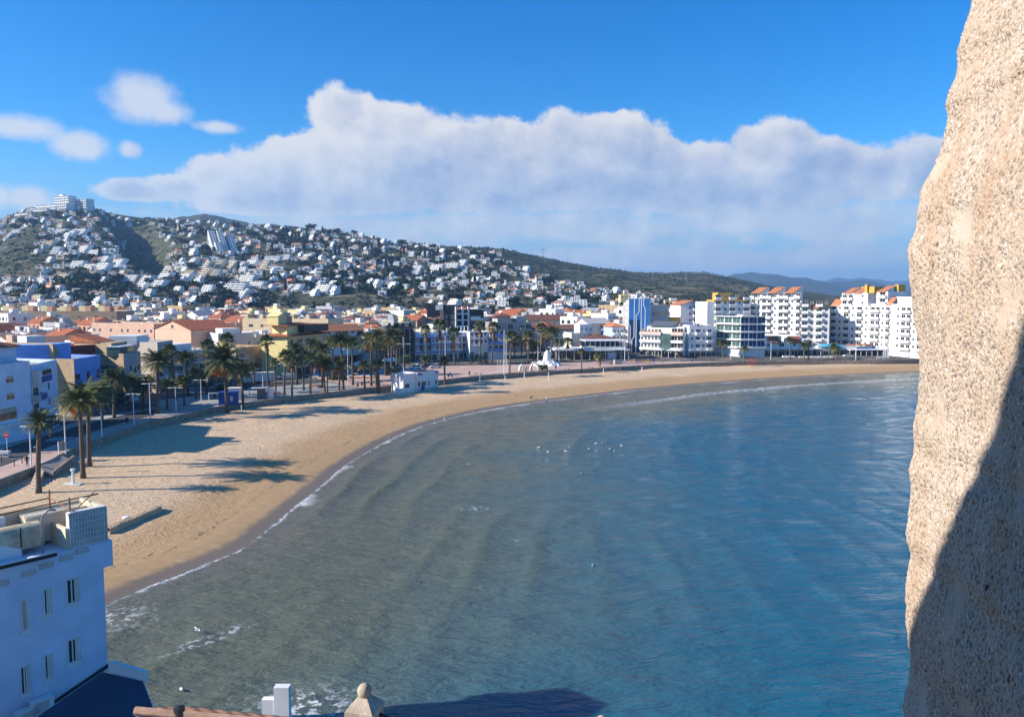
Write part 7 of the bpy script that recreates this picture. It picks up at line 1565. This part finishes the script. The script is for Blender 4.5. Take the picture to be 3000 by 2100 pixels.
# fountain sculpture, arch sculpture, hedges
x, y = G(1603, 1070, 3.0); o = thing('fountain_sculpture', 'white sculpture fountain of waves around a tall twisted sail', 'sculpture', (x, y, 3.0)); q = MB(); n = 36
for ring, (r0, r1, z0, z1) in enumerate(((5.6, 4.2, .1, 1.2), (4.3, 3.0, .3, 1.9), (3.0, 1.5, .5, 2.0))):
    for k in range(n):
        t0, t1 = 2 * PI * k / n, 2 * PI * (k + 1) / n; f0, f1 = abs(math.sin(t0 * 4 + ring)), abs(math.sin(t1 * 4 + ring))
        q.face([(math.cos(t0) * r0, math.sin(t0) * r0, z0 * .2), (math.cos(t1) * r0, math.sin(t1) * r0, z0 * .2), (math.cos(t1) * r1, math.sin(t1) * r1, z0 + (z1 - z0) * f1), (math.cos(t0) * r1, math.sin(t0) * r1, z0 + (z1 - z0) * f0)])
        q.face([(math.cos(t0) * r1, math.sin(t0) * r1, z0 + (z1 - z0) * f0), (math.cos(t1) * r1, math.sin(t1) * r1, z0 + (z1 - z0) * f1), (math.cos(t1) * (r1 - .9), math.sin(t1) * (r1 - .9), z0 * .5), (math.cos(t0) * (r1 - .9), math.sin(t0) * (r1 - .9), z0 * .5)])
q.build('wave_basin', white, o); q = MB(); q.lathe([(1.55, .4), (1.5, 2.2), (1.25, 3.6), (1.0, 4.6), (.45, 5.4), (.15, 5.6)], 14); q.build('sail', white, o, True); MB().tube([(.9, 0, 3.0), (1.3, 0, 4.4), (1.1, 0, 5.4), (1.6, 0, 6.2)], [.35, .3, .2, .1], 8).build('crest', white, o, True)
x, y = G(1545, 1087, 3.0); o = thing('arch_sculpture', 'pale curved arch sculpture on the lawn at the plaza edge', 'sculpture', (x, y, 3.0)); q = MB(); q.tube([(1.0, 0, 0), (1.3, 0, 1.6), (1.9, 0, 2.7), (2.6, 0, 2.9), (3.3, 0, 2.2), (3.7, 0, 1.1), (4.0, 0, 0)], [.5, .42, .38, .34, .38, .42, .5], 9); q.build('arch', white2, o, True); q = MB(); q.tube([(-2.6, 0, 0), (-2.5, 0, 1.2), (-2.0, 0, 2.2), (-1.5, 0, 1.2), (-1.1, 0, 0)], [.5, .5, .42, .4, .4], 9); q.build('small_arch', white, o, True); q = MB(); q.tube([(-.6, .3, 0), (-.2, .3, 1.5), (.1, .3, .5), (.5, .3, 1.7), (.8, .3, 0)], .22, 7); q.build('twisted_bar', tile2, o, True)
def bush(px, py, w_, d_, h_, label, z=3.0, square=False, seed=0):
    x, y = G(px, py, z); rr = random.Random(seed + int(px)); V, Fc, M = [], [], []
    for k in range(520):
        d = Vector((rr.uniform(-1, 1), rr.uniform(-1, 1), rr.uniform(0, 1)))
        if not square:
            if d.length > 1: continue
            d = d.normalized() * rr.uniform(.75, 1.0)
        else:
            i_ = rr.randrange(3); d[i_] = 1 if i_ == 2 else rr.choice((-1, 1)); d = d * rr.uniform(.9, 1.0)
        p = Vector((d.x * w_, d.y * d_, d.z * h_)); s_ = rr.uniform(.12, .3); u_ = Vector((rr.uniform(-1, 1), rr.uniform(-1, 1), rr.uniform(-1, 1))).normalized() * s_; v_ = u_.cross(Vector((.2, .7, .4))).normalized() * s_
        i = len(V); V.extend([p - u_, p - v_, p + u_, p + v_]); Fc.append((i, i + 1, i + 2, i + 3)); M.append(0)
    t = thing('hedge' if square else 'bush', label, 'hedge' if square else 'bush', (x, y, z)); put('foliage', finish('foliage', V, Fc, M, [bushm]), t); q = MB(); q.lathe([(.2, 0), (.1, h_ * .7)], 6); q.build('stem', bark, t)
bush(1404, 1066, 3.6, 2.6, 3.4, 'big round green bush before the white plaza house'); bush(1590, 1085, 1.6, 1.0, 1.7, 'small dark square hedge beside the arch sculpture', 3.0, True); bush(1564, 1056, 2.6, 1.2, 2.6, 'dark green hedge block beside the fountain', 3.0, True); bush(1165, 1108, 1.5, 1.5, 3.2, 'dense round tree like bush beside the beach hut'); bush(978, 1112, 1.8, 1.2, 2.0, 'dark round bush on the esplanade', 3.0, False, 3); bush(998, 1113, 2.2, 1.2, 1.8, 'dark clipped bush beside another on the esplanade', 3.0, False, 5); bush(655, 1142, 1.6, 1.2, 1.6, 'grey green bush in the shaded street', 3.0, False, 9)
# awning tents, flag poles, volley posts, boat, tower
x, y = G(808, 1098, 3.0); o = thing('awning_tent', 'bright turquoise awning of a stall before the yellow house', 'awning', (x, y, 3.0), .3); MB().hip(-3.2, 3.2, -1.4, 2, 2.9, 1.4, 0, .2).build('roof', white, o); MB().box(-3.3, 3.3, -1.75, -1.62, 1.3, 2.85).build('curtain', cyan, o)
for xx in (-3.1, 3.1): MB().box(xx - .06, xx + .06, -1.6, -1.48, 0, 2.9).build('post', metalw, o)
for k, (px, py, w_, lab) in enumerate([(1146, 1080, 5.5, 'grey white parasol roof before the dark framed building'), (1060, 1092, 6.0, 'white market awning behind the date palms'), (985, 1098, 5.0, 'white stall awning behind the esplanade palms'), (1790, 1052, 4.0, 'white stall beside the letters sign')]):
    x, y = G(px, py, 3.0); o = thing('market_awning', lab, 'awning', (x, y, 3.0), .2); MB().hip(-w_ / 2, w_ / 2, -2, 2, 2.7, 1.0, 0, .2).build('roof', canvas, o); MB().box(-w_ / 2 + .2, w_ / 2 - .2, -1.2, 1.5, 0, 2.6).build('stall', greyd if k < 3 else metalw, o)
for k, px in enumerate((1458, 1466, 1474, 1487)):
    x, y = G(px, 1096 - k, 3.0); o = thing('flag_pole', '', 'pole', (x, y, 3.0), 0, 'white flag poles on the lawn strip'); MB().lathe([(.07, 0), (.045, 4.6), (.08, 4.65), (.02, 4.75)], 6).build('pole', metalw, o); MASS.append((o, 'slim white pole on the lawn strip'))
for (px, py, yt) in [(1406, 1116, 1092), (1480, 1126, 1102), (1536, 1108, 1088), (1607, 1114, 1092), (1622, 1096, 1080), (1703, 1092, 1076), (1768, 1098, 1080), (1817, 1086, 1072), (1881, 1089, 1074), (1889, 1079, 1068), (2029, 1070, 1060), (2048, 1070, 1060)]:
    x, y, z = Gs(px, py); h = zat(yt, y) - z; o = thing('net_post', '', 'post', (x, y, z), 0, 'white net posts on the sand'); MB().lathe([(.11, 0), (.11, h), (.05, h + .05)], 8).build('post', metalw, o); MB().box(-.02, .25, -.03, .03, h * .75, h * .8).build('hook', metalg, o); MASS.append((o, 'white net post standing on the sand'))
x, y, z = Gs(2203, 1073); o = thing('climbing_frame', 'red playground post with spread cables on the sand', 'playground', (x, y, z)); MB().tube([(0, 0, 0), (0, 0, 4.0)], .1, 8).build('post', redm, o)
for t in range(6): MB().tube([(0, 0, 3.6), (math.cos(t) * 3, math.sin(t) * 1.5, .05)], .035, 5).build('cable', redm, o)
x, y, z = Gs(2530, 1060); o = thing('beached_boat', 'upturned white boat on the sand near the castle wall', 'boat', (x, y, z), .1); q = MB(); n = 9
rows = [[(-2.6 + 5.2 * i / n, (j - 2) * .45 * math.sin(PI * (i + .6) / (n + 1.2)), max(0, 1.15 - .28 * (j - 2) ** 2) * math.sin(PI * (i + .6) / (n + 1.2))) for j in range(5)] for i in range(n + 1)]
for i in range(n):
    for j in range(4): q.face([rows[i][j], rows[i + 1][j], rows[i + 1][j + 1], rows[i][j + 1]])
q.build('hull', metalw, o, True); MB().box(-2.4, 2.4, -.05, .05, 1.12, 1.22).build('keel', greyw, o)
x, y, z = Gs(2596, 1061); o = thing('lifeguard_tower', 'white lattice lifeguard mast with name boards beside the castle wall', 'tower', (x, y, z)); q = MB(); w_ = .7; h = 8.6
for sx_ in (-1, 1):
    for sy_ in (-1, 1): q.box(sx_ * w_ - .07, sx_ * w_ + .07, sy_ * w_ - .07, sy_ * w_ + .07, 0, h)
for k in range(7):
    z0 = k * 1.2 + .1
    for sy_ in (-1, 1): q.tube([(-w_, sy_ * w_, z0), (w_, sy_ * w_, z0 + 1.2)], .04, 5); q.tube([(sy_ * w_, -w_, z0), (sy_ * w_, w_, z0 + 1.2)], .04, 5)
q.build('lattice', metalw, o); MB().box(-4.4, -.8, -.8, -.7, 1.0, 2.4).build('board', metalw, o); MB().box(.8, 3.2, -.8, -.7, .4, 1.3).build('board', metalw, o); disc(-2.6, 1.7, .35, -.83, -.805, dark, 'mark', o)
# benches, sand berm, driftwood, gulls
for k, (px, py) in enumerate([(1660, 1083), (1730, 1079), (1935, 1061), (1998, 1058), (2083, 1056), (1400, 1096), (2150, 1055)]):
    x, y = G(px, py, 3.0); o = thing('bench', '', 'bench', (x, y, 3.0), .2, 'stone benches along the plaza edge'); MB().box(-1.1, 1.1, -.25, .25, .38, .48).build('seat', conc, o)
    for xx in (-.8, .8): MB().box(xx - .12, xx + .12, -.22, .22, 0, .38).build('leg', conc, o)
    MASS.append((o, 'stone bench along the plaza edge'))
q = MB(); Pb = [Gs(p, yy) for p, yy in ((318, 1562), (350, 1548), (390, 1530), (425, 1515), (455, 1503), (470, 1494))]; prev = None
for i, (x, y, z) in enumerate(Pb):
    j = .5 + .5 * math.sin(i * 2.1); s_ = [(x - 1.3, y + .9, z - .05), (x - .15, y + .1, z + .62 + .15 * j), (x + .25, y - .2, z + .55 + .1 * j), (x + .32, y - .3, z - .1)]
    if prev:
        for a in range(3): q.face([prev[a], s_[a], s_[a + 1], prev[a + 1]])
    prev = s_
struct(q.build('sand_berm', bm_))
sdr = bpy.data.objects['sand_berm'].data; at_ = sdr.attributes.new('shore', 'FLOAT', 'POINT'); at_.data.foreach_set('value', [16.0] * len(sdr.vertices))
for (px, py, lab) in [(370, 1517, 'white plastic scrap on the sand beside the berm')]:
    x, y, z = Gs(px, py); tag(MB().ell((x, y, z + .1), (.5, .2, .15)).build('flotsam', metalw), lab, 'flotsam')
def gull_mesh(fly):
    q = MB(); q.tube([(-.32, 0, .12), (-.12, 0, .16), (.12, 0, .16), (.24, 0, .22)], [.03, .10, .11, .06], 8); q.ell((.29, 0, .28), (.075, .065, .07), 0, 8, 6); q.tube([(.34, 0, .27), (.45, 0, .25)], [.02, .008], 5, 1)
    if fly:
        for s_ in (-1, 1): q.face([(.12, s_ * .05, .2), (.16, s_ * .55, .38), (-.05, s_ * 1.0, .3), (-.02, s_ * .5, .32), (-.12, s_ * .05, .2)], 0)
    else: 
        for s_ in (-1, 1): q.face([(.12, s_ * .105, .2), (.0, s_ * .125, .1), (-.45, s_ * .03, .15), (-.1, s_ * .10, .26)], 2)
    q.face([(-.3, -.05, .13), (-.52, -.07, .12), (-.52, .07, .12), (-.3, .05, .13)], 1); return q.mesh('gull', [whc, blk, greyw], False)
GM = [gull_mesh(False), gull_mesh(True)]
for px, py in [(1578, 1312), (1604, 1325), (1657, 1323), (1667, 1312), (1725, 1316), (1745, 1300), (1765, 1298), (1786, 1317), (1799, 1323), (1820, 1307), (1371, 1362), (1703, 1389), (1737, 1658), (531, 2022)]:
    x, y = G(px, py, .05); o = put('gull', GM[0], None, (x, y, 0.03), rt_.uniform(0, 6)); o.scale = (.85, .85, .85); o['category'] = 'gull'; o['group'] = 'gulls floating on the bay'; MASS.append((o, 'white gull floating on the bay'))
for px, py in [(1141, 1283), (1005, 1301), (1272, 1228), (1302, 1226), (1387, 1205)]:
    x, y, z = Gs(px, py); o = put('gull', GM[0], None, (x, y, z), rt_.uniform(0, 6)); o.scale = (.85, .85, .85); o['category'] = 'gull'; o['group'] = 'gulls standing on the wet sand'; MASS.append((o, 'white gull standing on the damp sand'))
v = at(577, 1848, 62); o = put('gull', GM[1], None, tuple(v), .8); o.scale = (.6, .6, .6); tag(o, 'white gull flying low over the shallows at the lower left', 'gull')
# pylons on the hill
for (a, t, h, lab) in [(38, .45, 34, 'grey lattice pylon on the scrub slope under the summit hotel'), (1590, .8, 26, 'thin lattice pylon on the bare ridge'), (2005, .42, 26, 'thin lattice pylon above the far town')]:
    x, y = hill_xy(a, t); z = ztf(x, y); o = thing('lattice_pylon', lab, 'pylon', (x, y, z - .5)); q = MB(); b0, b1 = 3.0, .5
    for sx_ in (-1, 1):
        for sy_ in (-1, 1): q.tube([(sx_ * b0, sy_ * b0, 0), (sx_ * b1, sy_ * b1, h)], [.22, .15], 4)
    for k in range(6): f0, f1 = k / 6, (k + 1) / 6; w0, w1 = b0 + (b1 - b0) * f0, b0 + (b1 - b0) * f1; q.tube([(-w0, -w0, h * f0), (w1, -w1, h * f1)], .12, 4); q.tube([(w0, -w0, h * f0), (-w1, -w1, h * f1)], .12, 4)
    q.build('lattice', metalg, o); MB().box(-5, 5, -.2, .2, h * .86, h * .88).build('arm', metalg, o); MB().box(-3.6, 3.6, -.2, .2, h * .95, h * .97).build('arm', metalg, o)
# crossing stripes
q = MB()
for k in range(7):
    u = k / 6; a0 = np.array(G(132 + 96 * u, 1291 - 1 * u, 2.93)); e = np.array([-.25, 3.6]); n_ = np.array([.42, .0]); q.face([(*(a0), 2.931), (*(a0 + n_), 2.931), (*(a0 + n_ + e), 2.931), (*(a0 + e), 2.931)])
tag(q.build('zebra_crossing', paint), 'white zebra crossing stripes on the shaded beach street', 'road marking'); bpy.data.objects['zebra_crossing']['kind'] = 'structure'
# ------------------------------------------------------------------ labels of the repeats: their place in the row tells look-alikes apart
bpy.context.view_layer.update()
groups = {}
for o, ph in MASS: groups.setdefault(ph, []).append(o)
for ph, lst in groups.items():
    if len(lst) == 1: lst[0]['label'] = ph; continue
    lst.sort(key=lambda o: proj(o.location.x, o.location.y, o.location.z)[0])
    for k, o in enumerate(lst): o['label'] = '%s, %s from the left' % (ph, ordn(k))
